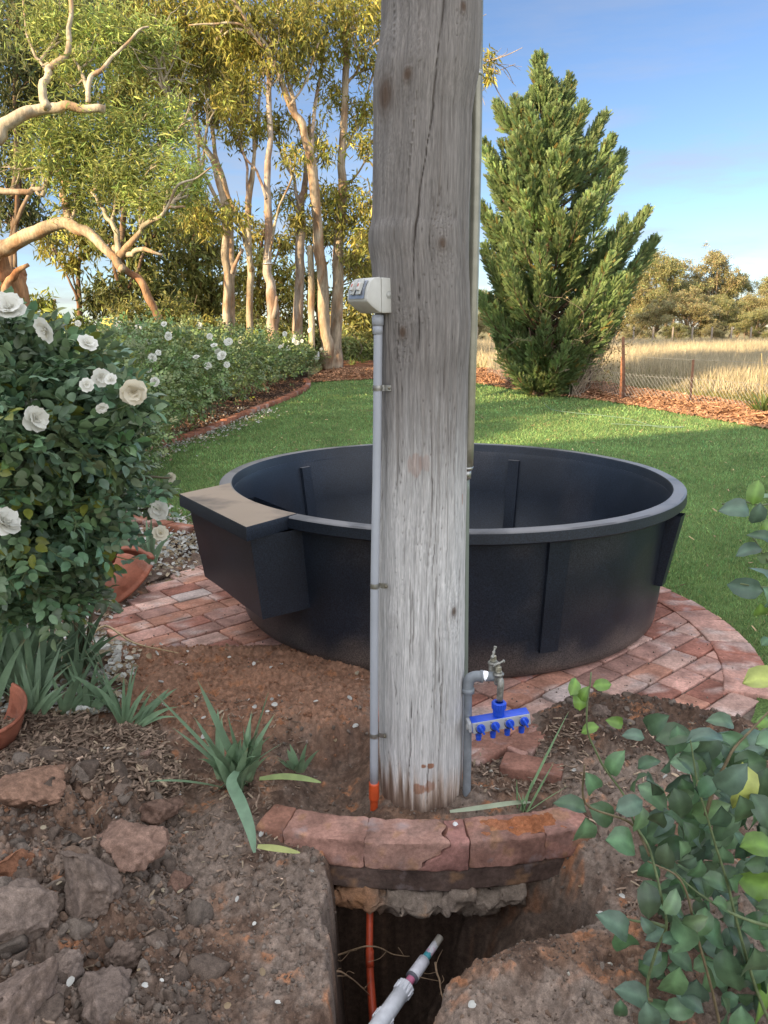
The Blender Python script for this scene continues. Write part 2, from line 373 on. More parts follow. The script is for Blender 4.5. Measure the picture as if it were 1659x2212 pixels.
# near edge of the far bark bed, left to right
MUL = [GT(*p)[:2] for p in [(655, 826), (720, 822), (800, 819), (900, 817), (1025, 826), (1100, 838), (1180, 850), (1300, 864), (1400, 880), (1500, 897), (1600, 914), (1700, 932), (1800, 950)]]
MUL = smooth_path(np.array(MUL), 6)
FEN = [GT(*p)[:2] for p in [(700, 790), (800, 795), (1030, 812), (1103, 833), (1190, 838), (1272, 850), (1347, 865), (1490, 878), (1660, 900), (1850, 925)]]
FEN = smooth_path(np.array(FEN), 6)
# paddock: the big base sheet to the horizon
ys = np.concatenate([[-30, -15, -4, -2, 0, 1, 2], np.linspace(3.1, 40, 90), np.geomspace(42, 700, 16)]); xs = np.concatenate([-np.geomspace(500, 14, 12), np.linspace(-12, 16, 57), np.geomspace(18, 500, 14)])
XX, YY = np.meshgrid(xs, ys); ZZ = terr(XX, YY)-.020-1.25*sstep(3.9, 2.4, YY)*sstep(-9, -5, XX)*sstep(-4, -1, YY)
tag(MB().add(np.stack([XX, YY, ZZ], -1).reshape(-1, 3), grid_faces(len(ys), len(xs))).build('ground', M_field), kind='structure')
# lawn
lw = [(9.5, 1.0), (9.5, 8)]+[tuple(p) for p in MUL[::-1]]+[tuple(p) for p in EDG[::-1]]+[(-1.25, 5.6)]+[(CX+(RO-.06)*math.cos(R(q)), CY+(RO-.06)*math.sin(R(q))) for q in range(108, -44, -4)]+[(1.65, 2.6), (2.2, 1.0)]
poly_sheet('lawn', lw, .45, lambda x, y: terr(x, y)-.010+.012*sstep(3.4, 3.0, y)*0, M_lawn)
# far bark bed (a low mound) between lawn and fence
back = [tuple(p) for p in FEN]
bk = [tuple(p) for p in MUL]+[(b[0]+.3, b[1]+.9) for b in back[::-1]]
mbx = np.array(MUL)
def bark_z(x, y):
    d = sdf(np.asarray(x), np.asarray(y), [tuple(p) for p in MUL], closed=False)
    return terr(x, y)+.004+.10*sstep(0, .6, d)+.03*vn(np.asarray(x)*3, np.asarray(y)*3, 0, 4)*sstep(0, .3, d)
poly_sheet('bark_bed', bk, .22, bark_z, M_bed)
# rose bed behind the brick edging
rb = [tuple(p) for p in EDG]+[(-2.5, 26), (-9.5, 26), (-9.5, 3.4), (-2.4, 3.4), (-1.7, 4.3), (-1.25, 5.2), (-1.1, 5.6)]
poly_sheet('rose_bed', rb, .3, lambda x, y: terr(x, y)+.012+.02*vn(x*2, y*2, 0, 3), M_darkbed)
# ---- near soil: one height field with the dug pit, spoil heap and beds
def W(pts, z=-.05): return [tuple(G(u, v, z)[:2]) for u, v in pts]
Z_PIT = [(-.205, 2.29), (.35, 2.29), (.52, 2.27), (.62, 2.22), (.68, 2.05), (.60, 1.88), (.36, 1.78), (.25, 1.72), (.15, 1.66), (.13, 1.56), (.10, .9), (-.13, .9), (-.15, 1.56), (-.19, 2.1)]
PIT_B = [(p[0], p[1]) for p in Z_PIT]
Z_HEAP = W([(-60, 1700), (120, 1660), (300, 1640), (372, 1700), (385, 1850), (420, 1960), (440, 2100), (470, 2212), (480, 2500), (-200, 2500), (-300, 1900)], .0)
Z_LUMP = W([(948, 2230), (962, 2140), (1030, 2098), (1110, 2062), (1280, 2030), (1400, 1985), (1500, 1960), (1800, 1900), (1900, 2500), (940, 2500)], -.09)
Z_RED = W([(250, 1400), (420, 1400), (640, 1395), (720, 1420), (800, 1430), (800, 1560), (700, 1610), (640, 1560), (500, 1600), (380, 1590), (280, 1540), (230, 1470)], 0)
Z_HOLE = W([(640, 1600), (800, 1560), (812, 1760), (700, 1745), (600, 1730), (640, 1690)], 0)
Z_PET = W([(-100, 1330), (150, 1280), (300, 1180), (430, 1160), (440, 1215), (340, 1245), (240, 1320), (200, 1370), (250, 1440), (290, 1500), (200, 1560), (-100, 1560)], 0)
Z_MUL = W([(-200, 1550), (120, 1540), (330, 1580), (400, 1680), (330, 1720), (100, 1700), (-250, 1760)], .03)
Z_CLOD = W([(1170, 1545), (1260, 1500), (1400, 1510), (1480, 1530), (1600, 1560), (1620, 1640), (1400, 1660), (1200, 1640)], 0)
Z_RBED = W([(1230, 1700), (1240, 1640), (1700, 1580), (1900, 1900), (1700, 1920), (1500, 1960), (1400, 1990), (1350, 1830), (1300, 1800)], -.02)
def soil_h(X, Y):
    rr = np.hypot(X-CX, Y-CY)
    front = sstep(RO-.13, RO+.06, rr)*sstep(3.3, 2.8, Y)            # 1 outside the brick ring, in front
    h = -.034-.035*front+0*X
    side = sstep(-.75, -1.05, X)+sstep(.85, 1.1, X)
    h = h+.035*np.clip(side, 0, 1)*front
    n1 = fbm(X*6, Y*6, 0, 4, 1); n2 = fbm(X*28, Y*28, 0, 4, 2); n3 = fbm(X*90, Y*90, 0, 3, 3)
    # red spoil against the tank
    d = sdf(X, Y, Z_RED); m = sstep(.14, -.10, d+.05*n1); h = h+m*(.058+.014*n1)
    # soil between post and paving on the right, clods on the bricks
    d = sdf(X, Y, Z_CLOD); m = sstep(.12, -.05, d+.05*n1); h = h+m*(.055+.02*n1)
    d = sdf(X, Y, Z_HOLE); m = sstep(.05, -.10, d); h = h-m*.10
    d = sdf(X, Y, Z_PET); m = sstep(.12, -.05, d+.03*n1); h = h+m*(.055+.02*n1)
    d = sdf(X, Y, Z_MUL); m = sstep(.12, -.10, d); h = h+m*(.05+.02*n1)
    # spoil heap lower left
    d = sdf(X, Y, Z_HEAP); m = sstep(.05, -.22, d+.05*n1)
    w1 = worley(X*5.2+.3*n1, Y*5.2, 5); w2 = worley(X*13+.25*n2, Y*13, 6); w3 = worley(X*32+.2*n2, Y*32, 7)
    dome = lambda w_, r: np.sqrt(np.clip(1-(w_[0]/r)**2, 0, 1))*(.35+.65*w_[2])
    heap = .04+.085*dome(w1, .72)+.045*dome(w2, .7)+.016*dome(w3, .7)+.006*n2+.035*n1
    h = h+m*heap
    d = np.hypot((X+.52)/.13, (Y-2.27)/.13); h = h+.075*np.exp(-d*d)*(1+.3*n1)
    # trench / pit
    dp = sdf(X, Y, PIT_B); wob = .004*n2+.024*n1
    depth = (.80+.05*n1+.02*n2)*sstep(.008, -.085, dp+wob)
    slope = sstep(.02, .50, X)                                      # the right end of the pit runs up as a slope
    depth = depth*(1-.72*slope)+.0
    h = h-depth
    # slope in front of the wall on the right
    fr = sstep(.13, .7, X)*sstep(.02, .14, rr-RO)*sstep(.0, -.12, sdf(X, Y, Z_LUMP)*-1)*(Y < 2.5)
    h = h-.05*fr
    # right lump
    d = sdf(X, Y, Z_LUMP); m = sstep(.03, -.07, d+.03*n1+.01*n2); h = h+m*(.035+.03*n1+.03*dome(worley(X*4+3, Y*4, 9), .8))
    d = sdf(X, Y, Z_RBED); m = sstep(.1, -.1, d); h = h+m*(.03+.02*n1)
    # everyday roughness, everywhere but on the paving bed
    inside = sstep(RO-.1, RO-.35, rr)*sstep(2.75, 3.1, Y)
    rough = 1-.8*inside+.9*sstep(.05, -.05, sdf(X, Y, Z_RED))+.9*sstep(.05, -.05, sdf(X, Y, Z_CLOD))
    h = h+rough*(.008*n1+.0048*n2+.0014*n3)
    cl = np.clip(n1*.5+.35, 0, 1)
    h = h+rough*.014*dome(worley(X*24, Y*24, 12), .5)*cl+rough*.008*dome(worley(X*55, Y*55, 13), .5)
    # cracks in the drying clay
    cr = worley(X*17+.5*n1, Y*17+.4*n2, 15); ck = sstep(.06, .0, cr[1]-cr[0])*np.clip(sstep(.05, -.06, sdf(X, Y, Z_RED))+sstep(.06, -.04, d)*0+.35*front, 0, 1)
    h = h-.010*ck*(rough > .3)
    h = h-.05*sstep(3.0, 5.2, Y)*inside*0
    return h
NX, NY = 820, 620
s_ = np.linspace(-1, 1, NX); yy = 1.05*(5.25/1.05)**np.linspace(0, 1, NY)
SX, SY = np.meshgrid(s_, yy); SX = .06*(1-SY/5)+SX*(.34+SY*.56)
SX = np.clip(SX, -3.05, 2.45)+0.0005*SX
SH = soil_h(SX, SY)
n1 = fbm(SX*4, SY*4, 0, 4, 31); n2 = fbm(SX*16, SY*16, 0, 4, 32); n3 = fbm(SX*60, SY*60, 0, 3, 33)
dark = np.array([.085, .060, .047]); grey = np.array([.16, .135, .118]); red = np.array([.19, .125, .09]); org = np.array([.26, .125, .065])
def mix3(a, b, t): return a*(1-t[..., None])+b*t[..., None]
C_ = mix3(np.broadcast_to(dark, SX.shape+(3,)), grey, sstep(-.5, .6, n1+.5*n2))
C_ = mix3(C_, red, .65*sstep(.0, .9, n2*.8-n1*.5+.15))
C_ = mix3(C_, np.array([.215, .128, .088]), .85*sstep(.08, -.08, sdf(SX, SY, Z_RED)+.05*n2))
C_ = mix3(C_, dark, .75*sstep(.08, -.05, sdf(SX, SY, Z_MUL)))
C_ = mix3(C_, dark*.9, .8*sstep(.06, -.05, sdf(SX, SY, Z_PET)))
C_ = mix3(C_, dark*.8, .85*sstep(.05, -.04, sdf(SX, SY, Z_CLOD)+.03*n2))
C_ = mix3(C_, dark, .7*sstep(.05, -.05, sdf(SX, SY, Z_HOLE)))
C_ = mix3(C_, org, .75*sstep(.65, 1.1, n2+.3*n3)*sstep(.9, .3, np.abs(n1)))
C_ = mix3(C_, grey*1.25, .55*sstep(.03, -.05, sdf(SX, SY, Z_LUMP))*sstep(-.3, .5, n1))
C_ = mix3(C_, dark*.45, .85*sstep(-.14, -.34, SH))  # soil colour darkened with depth, painting in the shade of the pit
C_ = C_*np.array([1.28, 1.16, 1.06])*(1+.22*n3[..., None])
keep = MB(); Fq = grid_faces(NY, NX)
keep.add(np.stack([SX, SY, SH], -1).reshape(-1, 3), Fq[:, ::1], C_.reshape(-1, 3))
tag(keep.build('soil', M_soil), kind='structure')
def soil_z(x, y):      # bilinear look-up
    x = np.asarray(x, float); y = np.asarray(y, float)
    j = np.clip(np.log(np.clip(y, 1.05, 5.25)/1.05)/math.log(5.0)*(NY-1), 0, NY-1.001); ji = j.astype(int)
    row = SX[ji]; k = np.clip(((x-row[..., 0])/(row[..., -1]-row[..., 0])*(NX-1)), 0, NX-1).astype(int)
    return SH[ji, k]
# ---- clay bricks: paving ring and tiles
def brick_col(rng=RNG, tone=0):
    b = np.array([.44, .25, .20]); a = rng.random()
    if a < .18: b = np.array([.50, .32, .26])
    elif a < .32: b = np.array([.46, .23, .16])
    elif a < .36: b = np.array([.50, .40, .36])
    elif a < .5: b = np.array([.34, .15, .11])
    return b*(.8+.45*rng.random())
def brick_into(mb, c, ax, L, Wd, Hh, tilt=0, col=None, sub=4, wob=.0012, bev=.006, rng=RNG):
    M_ = rotz(ax) @ rotz(0); t1, t2 = rng.normal(size=2)*tilt
    M_ = M_ @ np.array([[1, 0, t1], [0, 1, t2], [-t1, -t2, 1]])
    V, F = rbox((L, Wd, Hh), c, M_, bev, sub, wob, rng.integers(1, 999)); c0 = brick_col(rng) if col is None else col
    nn = fbm(V[:, 0]*14, V[:, 1]*14, V[:, 2]*14, 3, 7)
    cc = c0*(1+.16*nn[:, None]); ef = sstep(.45, .95, fbm(V[:, 0]*9+5, V[:, 1]*9, 0, 3, 8))[:, None]
    cc = cc*(1-.6*ef)+np.array([.58, .47, .42])*.6*ef
    mb.add(V, F, cc)
pav = MB(); A0 = R(41.5); e1 = np.array([math.cos(A0), math.sin(A0)]); e2 = np.array([-e1[1], e1[0]]); bl, bw = .232, .136
rp_ = np.random.default_rng(5)
lowr = 0
for i in range(-14, 20):
    for j in range(-26, 30):
        off = .5*(j % 2)*0+.22*(((j//2) % 2))*(1 if (i+j) % 5 else 1)
        c = np.array([.2, 3.9])+e1*(i+off)*bl+e2*j*bw
        if sdf(np.array([c[0]]), np.array([c[1]]), Z_HOLE)[0] < .10: continue
        lim = RO-.245 if c[0] > .9 else RO-.15
        corners = [c+e1*a*bl*.5+e2*b*bw*.5 for a in (-1, 1) for b in (-1, 1)]
        rmax = max(math.hypot(q[0]-CX, q[1]-CY) for q in corners); rc = math.hypot(c[0]-CX, c[1]-CY)
        left = c[0] < -.9
        if not left and rc > lim+.16: continue
        if left and (c[0] < -1.52+.10*math.sin(c[1]*7) or c[1] > 5.25): continue
        if c[1] < 2.72 or (c[0] < .15 and c[1] < 3.0): continue
        if math.hypot(c[0]-TX, c[1]-TY) < .85: continue
        sh = .0
        lowr = .004 if (rmax > lim and not left) else 0
        brick_into(pav, (*c, -.031-lowr+rp_.normal()*.0022), A0+rp_.normal()*.014, bl-.010-sh, bw-.010, .06, .010, sub=5, bev=.007, rng=rp_, wob=.0018)
a = -24.0
while a < 58:      # header course of the ring on the lawn side
    ar = R(a); r_ = RO-.10
    brick_into(pav, (CX+r_*math.cos(ar), CY+r_*math.sin(ar), -.026+rp_.normal()*.003), ar+rp_.normal()*.02, .205, .150, .062, .012, sub=5, bev=.008, rng=rp_, wob=.002)
    a += 5.25
for (u, v, an) in [(1140, 1590, 60), (1235, 1600, 30), (1150, 1650, -20), (1050, 1610, 40)]:      # bricks lifted beside the taps
    p = G(u, v, 0); brick_into(pav, (p[0], p[1], -.034), R(an), .23, .125, .07, .05, np.array([.30, .15, .11]), 5, .002, .008, rp_)
tag(pav.build('brick_paving', M_brick, sharp=50), kind='structure')
th = [R(q) for q in range(-42, 72, 3)]
poly_sheet('paving_sand', [(CX+(RO-.02)*math.cos(q), CY+(RO-.02)*math.sin(q)) for q in th]+[(TX-.2, TY+.5), (TX-.3, TY-.5), (.6, 3.0)], .1, lambda x, y: -.019+0*x, mat('paving_sand', (.16, .12, .09), .95, use_col=False, n1=[(20, .6, 1.3, 5), (90, .7, 1.2, 3)], bump=(60, .8, .01)))
# ---- front retaining wall on the ring
wall = thing('brick_retaining_wall', 'curved low wall of worn red bricks around the dug foot of the post', 'wall', (CX, CY-RO, -.1))
rw = np.random.default_rng(3)
def arc_block(a0, a1, r0, r1, z0, z1, n=26, wob=.002, bev=.010, seed=0, cuts=None, prof=None):
    """curved block; cross-section rows run round it, columns run along the arc"""
    def side(p, q, k): return [np.array(p)+(np.array(q)-np.array(p))*t for t in np.linspace(0, 1, k, endpoint=False)]
    b = bev; sec = []
    ring = [(r0+b, z0), (r1-b, z0), (r1, z0+b), (r1, z1-b), (r1-b, z1), (r0+b, z1), (r0, z1-b), (r0, z0+b)]
    for i in range(8): sec += side(ring[i], ring[(i+1) % 8], 10 if i % 2 == 0 else 2)
    sec = np.array(sec); m = len(sec); al = np.linspace(a0, a1, n); V = []
    for i, a_ in enumerate(al):
        s = sec.copy()
        if i in (0, n-1): s = (s-s.mean(0))*[1-b/(r1-r0)*1.2, 1-b/(z1-z0)*1.2]+s.mean(0)
        aa = a_+(0 if cuts is None else cuts(i/(n-1), s))
        V.append(np.stack([CX+s[:, 0]*np.cos(aa), CY+s[:, 0]*np.sin(aa), s[:, 1]], 1))
    V = np.concatenate(V); F = [grid_faces(n, m, True)]
    k = len(V); V = np.concatenate([V, V[:m].mean(0)[None], V[-m:].mean(0)[None]]); q = np.arange(m); q2 = (q+1) % m
    F += [np.stack([q2, q, np.full(m, k)], 1), np.stack([q+(n-1)*m, q2+(n-1)*m, np.full(m, k+1)], 1)]
    V = V+wob*np.stack([fbm(V[:, 0]*25+g*7, V[:, 1]*25, V[:, 2]*25+seed, 4, seed) for g in range(3)], 1)
    return V, F
def tint(V, base, seed=0, soil=.35):
    n_ = fbm(V[:, 0]*9, V[:, 1]*9, V[:, 2]*9+seed, 4, seed)[:, None]; m_ = fbm(V[:, 0]*22, V[:, 1]*22, V[:, 2]*22, 3, seed+5)[:, None]
    c = np.array(base)*(1+.2*n_+.12*m_); d = soil*sstep(.1, .8, n_-m_*.3); c = c*(1-d)+np.array([.13, .10, .085])*d
    o = .5*sstep(.5, .9, m_+n_*.4); return c*(1-o)+np.array([.36, .20, .10])*o
jag = lambda k: (lambda t, s: k*.030*np.interp(s[:, 1], [-.10, -.06, -.02, .0], [-1.6, -.6, .6, .4])+k*.006*np.sin(s[:, 1]*160+s[:, 0]*90))
def bang(u): p = G(u, 1800, 0); return math.atan2(p[1]-CY, p[0]-CX)
edges = [540, 607, 790, 946, 1010, 1180, 1300]
names = [None, None, None, 'brick cracked off at its right end', 'short broken brick right of the crack', 'brick caked with orange clay', None]
for i in range(len(edges)-1):
    a0, a1 = bang(edges[i])+.0003, bang(edges[i+1])-.0003
    cf = None
    if i == 2: cf = lambda t, s: (t**6)*jag(1)(t, s)
    if i == 3: cf = lambda t, s: ((1-t)**6)*jag(1)(t, s)+.006*(1-t)
    V, F = arc_block(a0, a1, RO-.128, RO, -.104+(.0 if i != 3 else -.004), .0+(0 if i != 3 else -.006), wob=.0034, seed=i+1, cuts=cf, bev=.005)
    base = [(.34, .17, .12), (.40, .22, .17), (.40, .23, .18), (.36, .18, .15), (.32, .17, .13), (.35, .18, .14)][i]
    o = MB().add(V, F, tint(V, base, i)).build('brick', M_brick, wall, sharp=45)
    if names[i+1]: o['label'] = names[i+1]
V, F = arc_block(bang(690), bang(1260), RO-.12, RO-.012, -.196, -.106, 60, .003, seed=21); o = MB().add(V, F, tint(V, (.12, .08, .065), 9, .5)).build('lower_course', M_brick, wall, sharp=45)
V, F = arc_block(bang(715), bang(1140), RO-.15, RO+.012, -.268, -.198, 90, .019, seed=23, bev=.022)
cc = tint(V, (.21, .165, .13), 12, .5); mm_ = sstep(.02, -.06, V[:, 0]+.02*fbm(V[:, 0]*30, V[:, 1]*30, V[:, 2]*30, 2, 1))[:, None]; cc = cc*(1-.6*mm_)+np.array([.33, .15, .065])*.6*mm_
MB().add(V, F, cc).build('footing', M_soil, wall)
mb = MB(); V, F = arc_block(bang(944)-.0001, bang(948)+.001, RO-.12, RO-.02, -.10, -.02, 5, .001, seed=2); mb.add(V, F, (.05, .035, .03)); mb.build('mortar', M_soil, wall)
# orange clay crust on the right bricks
crust = MB(); g1, g2 = np.meshgrid(np.linspace(bang(1025), bang(1235), 90), np.linspace(RO-.12, RO-.012, 34), indexing='ij')
uu, vv_ = np.meshgrid(np.linspace(0, 1, 90), np.linspace(0, 1, 34), indexing='ij'); ed = np.minimum(np.minimum(uu*6, (1-uu)*6), np.minimum(vv_*3.5, (1-vv_)*3.5))
X_, Y_ = CX+g2*np.cos(g1), CY+g2*np.sin(g1); zz = -.006+.014*np.clip(ed+.5*fbm(X_*20, Y_*20, 0, 3, 9), 0, 1)*(1+.6*fbm(X_*50, Y_*50, 0, 4, 3))
crust.add(np.stack([X_, Y_, zz], -1).reshape(-1, 3), grid_faces(90, 34), tint(np.stack([X_, Y_, zz], -1).reshape(-1, 3), (.34, .13, .06), 4, .2))
tag(crust.build('clay_crust', M_soil), 'crust of orange clay lying on the right end of the brick wall', 'clay')
# ---- brick edging of the rose bed
mb = MB(); re_ = np.random.default_rng(8); S_ = np.concatenate([[0], np.cumsum(np.linalg.norm(np.diff(EDG, axis=0), axis=1))]); s = 0
while s < S_[-1]-.2:
    q = s+.115; x = np.interp(q, S_, EDG[:, 0]); y = np.interp(q, S_, EDG[:, 1]); x2 = np.interp(q+.05, S_, EDG[:, 0]); y2 = np.interp(q+.05, S_, EDG[:, 1])
    an = math.atan2(y2-y, x2-x); c = np.array([x, y])+np.array([-math.sin(an), math.cos(an)])*.06
    brick_into(mb, (c[0], c[1], float(terr(x, y))+.030+re_.normal()*.004), an+re_.normal()*.02, .226, .115, .085, .012, np.array([.32, .135, .085])*(.8+.4*re_.random()), 3, .001, .010, re_)
    s += .236
tag(mb.build('brick_edging', M_brick, sharp=50), 'long curved row of red bricks edging the lawn below the white roses', 'garden edging')
# ================================================================== POST, PIPES, TAPS, POWER OUTLET
PY = 2.50
left_e = [(825, 0), (824, 60), (816, 110), (808, 160), (806, 210), (807, 260), (806, 350), (805, 440), (803, 480), (796, 500), (796, 535), (802, 565), (805, 600), (812, 700), (818, 900), (820, 1000), (819, 1300), (819, 1600), (822, 1690), (828, 1730), (836, 1760)]
right_e = [(1040, 0), (1039, 90), (1034, 160), (1024, 210), (1018, 250), (1016, 350), (1012, 450), (1011, 550), (1014, 653), (1016, 700), (1010, 800), (1007, 1003), (1004, 1156), (1002, 1331), (1000, 1506), (998, 1640), (994, 1710), (984, 1745), (972, 1765)]
def edge_tab(L):
    q = np.array([P(u, v, PY) for u, v in L]); return q[:, 2][::-1], q[:, 0][::-1]
lz, lx = edge_tab(left_e); rz, rx = edge_tab(right_e)
nz, na = 1500, 300; zs = np.linspace(-.06, 2.75, nz); aa = np.linspace(0, 2*np.pi, na, endpoint=False)
zs = np.concatenate([[-.0601], zs]); nz += 1
XL = np.interp(zs, lz, lx); XR = np.interp(zs, rz, rx); k_ = np.hanning(25); k_ /= k_.sum()
XL = np.convolve(np.pad(XL, 12, 'edge'), k_, 'valid'); XR = np.convolve(np.pad(XR, 12, 'edge'), k_, 'valid')
PCX = (XL+XR)/2; PR = (XR-XL)/2; PR[0] = .001
A_, Z_ = np.meshgrid(aa, zs); ar = A_*.14
# knots (pixel, size): the grain flows round them
KN = [(832, 205, .040, 1), (880, 160, .016, 1), (955, 525, .015, 1), (870, 718, .015, 1.1), (980, 1322, .017, 1), (905, 1150, .05, .12), (1000, 14, .013, 1), (850, 1330, .03, .3)]
warp = np.zeros_like(A_); kc = np.zeros_like(A_); kd = np.zeros_like(A_); ring = np.zeros_like(A_)
def on_post(u, v):
    p = P(u, v, PY-.14); z = p[2]
    for _ in range(8):
        i = np.searchsorted(zs, z); i = min(i, nz-1); dx = np.clip((P(u, v, PY)[0]*.94-PCX[i])/PR[i], -.999, .999)
        an = -math.acos(-dx) if False else math.asin(dx); y = PY-PR[i]*math.cos(an); p = P(u, v, y); z = p[2]
        dx = np.clip((p[0]-PCX[i])/PR[i], -.999, .999); an = math.asin(dx)
    return -math.pi/2+an, z
for (u, v, s, st) in KN:
    an, z = on_post(u, v); da = ((A_-an+np.pi) % (2*np.pi)-np.pi)*.14; dz = Z_-z
    r2 = (da/s)**2+(dz/(s*1.5))**2; warp += st*np.sign(da)*s*1.1*np.exp(-((da/(s*2.6))**2+(dz/(s*5))**2)); kc += st*np.exp(-r2*1.6); ring += st*np.exp(-r2*.45)*np.sin(np.sqrt(r2)*9)
    kd += st*np.exp(-r2*2.2)*(st > .5)
g = ar-warp*1.0+.010*fbm(Z_*1.6, np.cos(A_)*1.2, np.sin(A_)*1.2, 3, 41)
cs, sn = np.cos(g/.14), np.sin(g/.14)
f1 = vn(cs*42, sn*42, Z_*2.0, 51); f2 = vn(cs*100, sn*100, Z_*4.5, 52); f3 = vn(cs*190, sn*190, Z_*10, 53); f0 = fbm(cs*9, sn*9, Z_*.9, 3, 54)
crk = np.clip((vn(cs*32, sn*32, Z_*3.2, 55)-.50)*6, 0, 1)*np.clip(vn(cs*6, sn*6, Z_*2.4, 56)*2+.55, 0, 1)
thin = np.exp(-(vn(cs*16, sn*16, Z_*1.3, 57)/.022)**2)*np.clip(vn(cs*5, sn*5, Z_*1.8, 58)*3+.1, 0, 1)
cracks = [[(960, 0), (947, 100), (937, 230), (924, 300), (907, 415), (897, 500), (894, 560), (891, 640)], [(1000, 1120), (992, 1290), (986, 1420), (985, 1540)], [(925, 1640), (922, 1760)], [(905, 600), (901, 780)], [(862, 590), (858, 760), (856, 860)], [(950, 1330), (948, 1450), (955, 1560)], [(888, 1500), (886, 1620), (880, 1740)]]
big = np.zeros_like(A_)
for ci, c_ in enumerate(cracks):
    q = np.array([on_post(u, v) for u, v in c_]); zz = q[:, 1][::-1]; an = q[:, 0][::-1]
    ac = np.interp(Z_, zz, an)+.010*vn(Z_*14, ci, 0, 3)+.005*vn(Z_*55, ci, 0, 4); d_ = np.abs((A_-ac+np.pi) % (2*np.pi)-np.pi)*.14
    inr = sstep(zz[0]-.01, zz[0]+.06, Z_)*sstep(zz[-1]+.01, zz[-1]-.06, Z_) if ci else sstep(zz[0]-.01, zz[0]+.1, Z_)
    wd = (.0018 if ci == 0 else .0013)*(1+.5*vn(Z_*9, ci, 0, 9)); big = np.maximum(big, inr*np.exp(-(d_/wd)**2))
disp = .0010*f1+.0006*f2+.0004*f3+.0022*f0-.0035*crk-.003*thin-.007*big+.012*kc*(1)-.010*kd*(ring*0+1)+.0005*ring
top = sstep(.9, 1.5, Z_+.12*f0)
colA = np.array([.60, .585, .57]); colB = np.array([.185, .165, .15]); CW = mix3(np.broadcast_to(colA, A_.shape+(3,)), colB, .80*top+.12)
CW = CW*(1+.12*f1+.12*f2+.12*f3+.12*f0)[..., None]
CW = mix3(CW, np.array([.17, .145, .125]), .60*crk); CW = mix3(CW, np.array([.08, .065, .055]), np.clip(.55*thin+.95*big, 0, 1))
CW = mix3(CW, np.array([.10, .065, .045]), np.clip(1.1*kd+.22*np.abs(ring), 0, 1)*.92)
CW = mix3(CW, np.array([.42, .24, .12]), .55*sstep(.14, .0, Z_+.04*f0+.02*f1))
for (u, v, s_x, s_z, k) in [(915, 1655, .012, .010, .9), (930, 1655, .012, .011, .9), (908, 1705, .030, .022, .75), (925, 1700, .02, .025, .6), (895, 1005, .02, .035, .28), (918, 1000, .015, .03, .22), (1000, 1080, .004, .02, .5)]:
    an, z = on_post(u, v); da = ((A_-an+np.pi) % (2*np.pi)-np.pi)*.14
    m = sstep(1.2, .7, (da/s_x)**2+((Z_-z)/s_z)**2+.6*f0+.25*f2); CW = mix3(CW, np.array([.30, .125, .06]), m*k)
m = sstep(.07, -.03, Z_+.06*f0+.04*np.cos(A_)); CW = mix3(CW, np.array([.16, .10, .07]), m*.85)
RR = PR[:, None]+disp*(PR > .01)[:, None]
V = np.stack([PCX[:, None]+RR*np.cos(A_), PY+RR*np.sin(A_), Z_], -1).reshape(-1, 3)
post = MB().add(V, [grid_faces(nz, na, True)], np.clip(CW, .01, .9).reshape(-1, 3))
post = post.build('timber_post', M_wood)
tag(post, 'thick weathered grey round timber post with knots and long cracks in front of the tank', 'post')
# cap so that the post is a closed log
# ---- conduit on the left
def px_tube(mb, L, Ys, wpx, n=20, col=(1, 1, 1), cap=True, k=8):
    pts = np.array([P(u, v, y) for (u, v), y in zip(L, Ys)]); r = np.array([wp/2/FPX*math.hypot(*(p-np.array([0, 0, HC]))[1:]) for wp, p in zip(wpx, pts)])
    sp = smooth_path(np.column_stack([pts, r]), k); V, F = tube(sp[:, :3], sp[:, 3], n, cap); mb.add(V, F, col); return pts
CYc = 2.405
con = thing('conduit', 'straight pale grey plastic conduit up the left side of the timber post', 'conduit', P(808, 1700, CYc))
mb = MB(); px_tube(mb, [(817, 690), (814, 1000), (809, 1300), (808, 1700)], [CYc]*4, [18.5, 18.5, 18, 17]); mb.build('pipe', M_pvc, con)
mb = MB(); px_tube(mb, [(816, 680), (816, 703)], [CYc]*2, [25, 25], k=2); px_tube(mb, [(816, 702), (816, 722)], [CYc]*2, [21.5, 21.5], k=2); mb.build('socket', M_pvc, con)
mb = MB(); px_tube(mb, [(808, 1690), (808, 1722), (808, 1735), (808, 1800)], [CYc, CYc, CYc, CYc], [21, 21, 16, 15]); o = mb.build('orange_coupling', M_orange, con); o['label'] = 'bright orange coupling at the foot of the grey conduit'
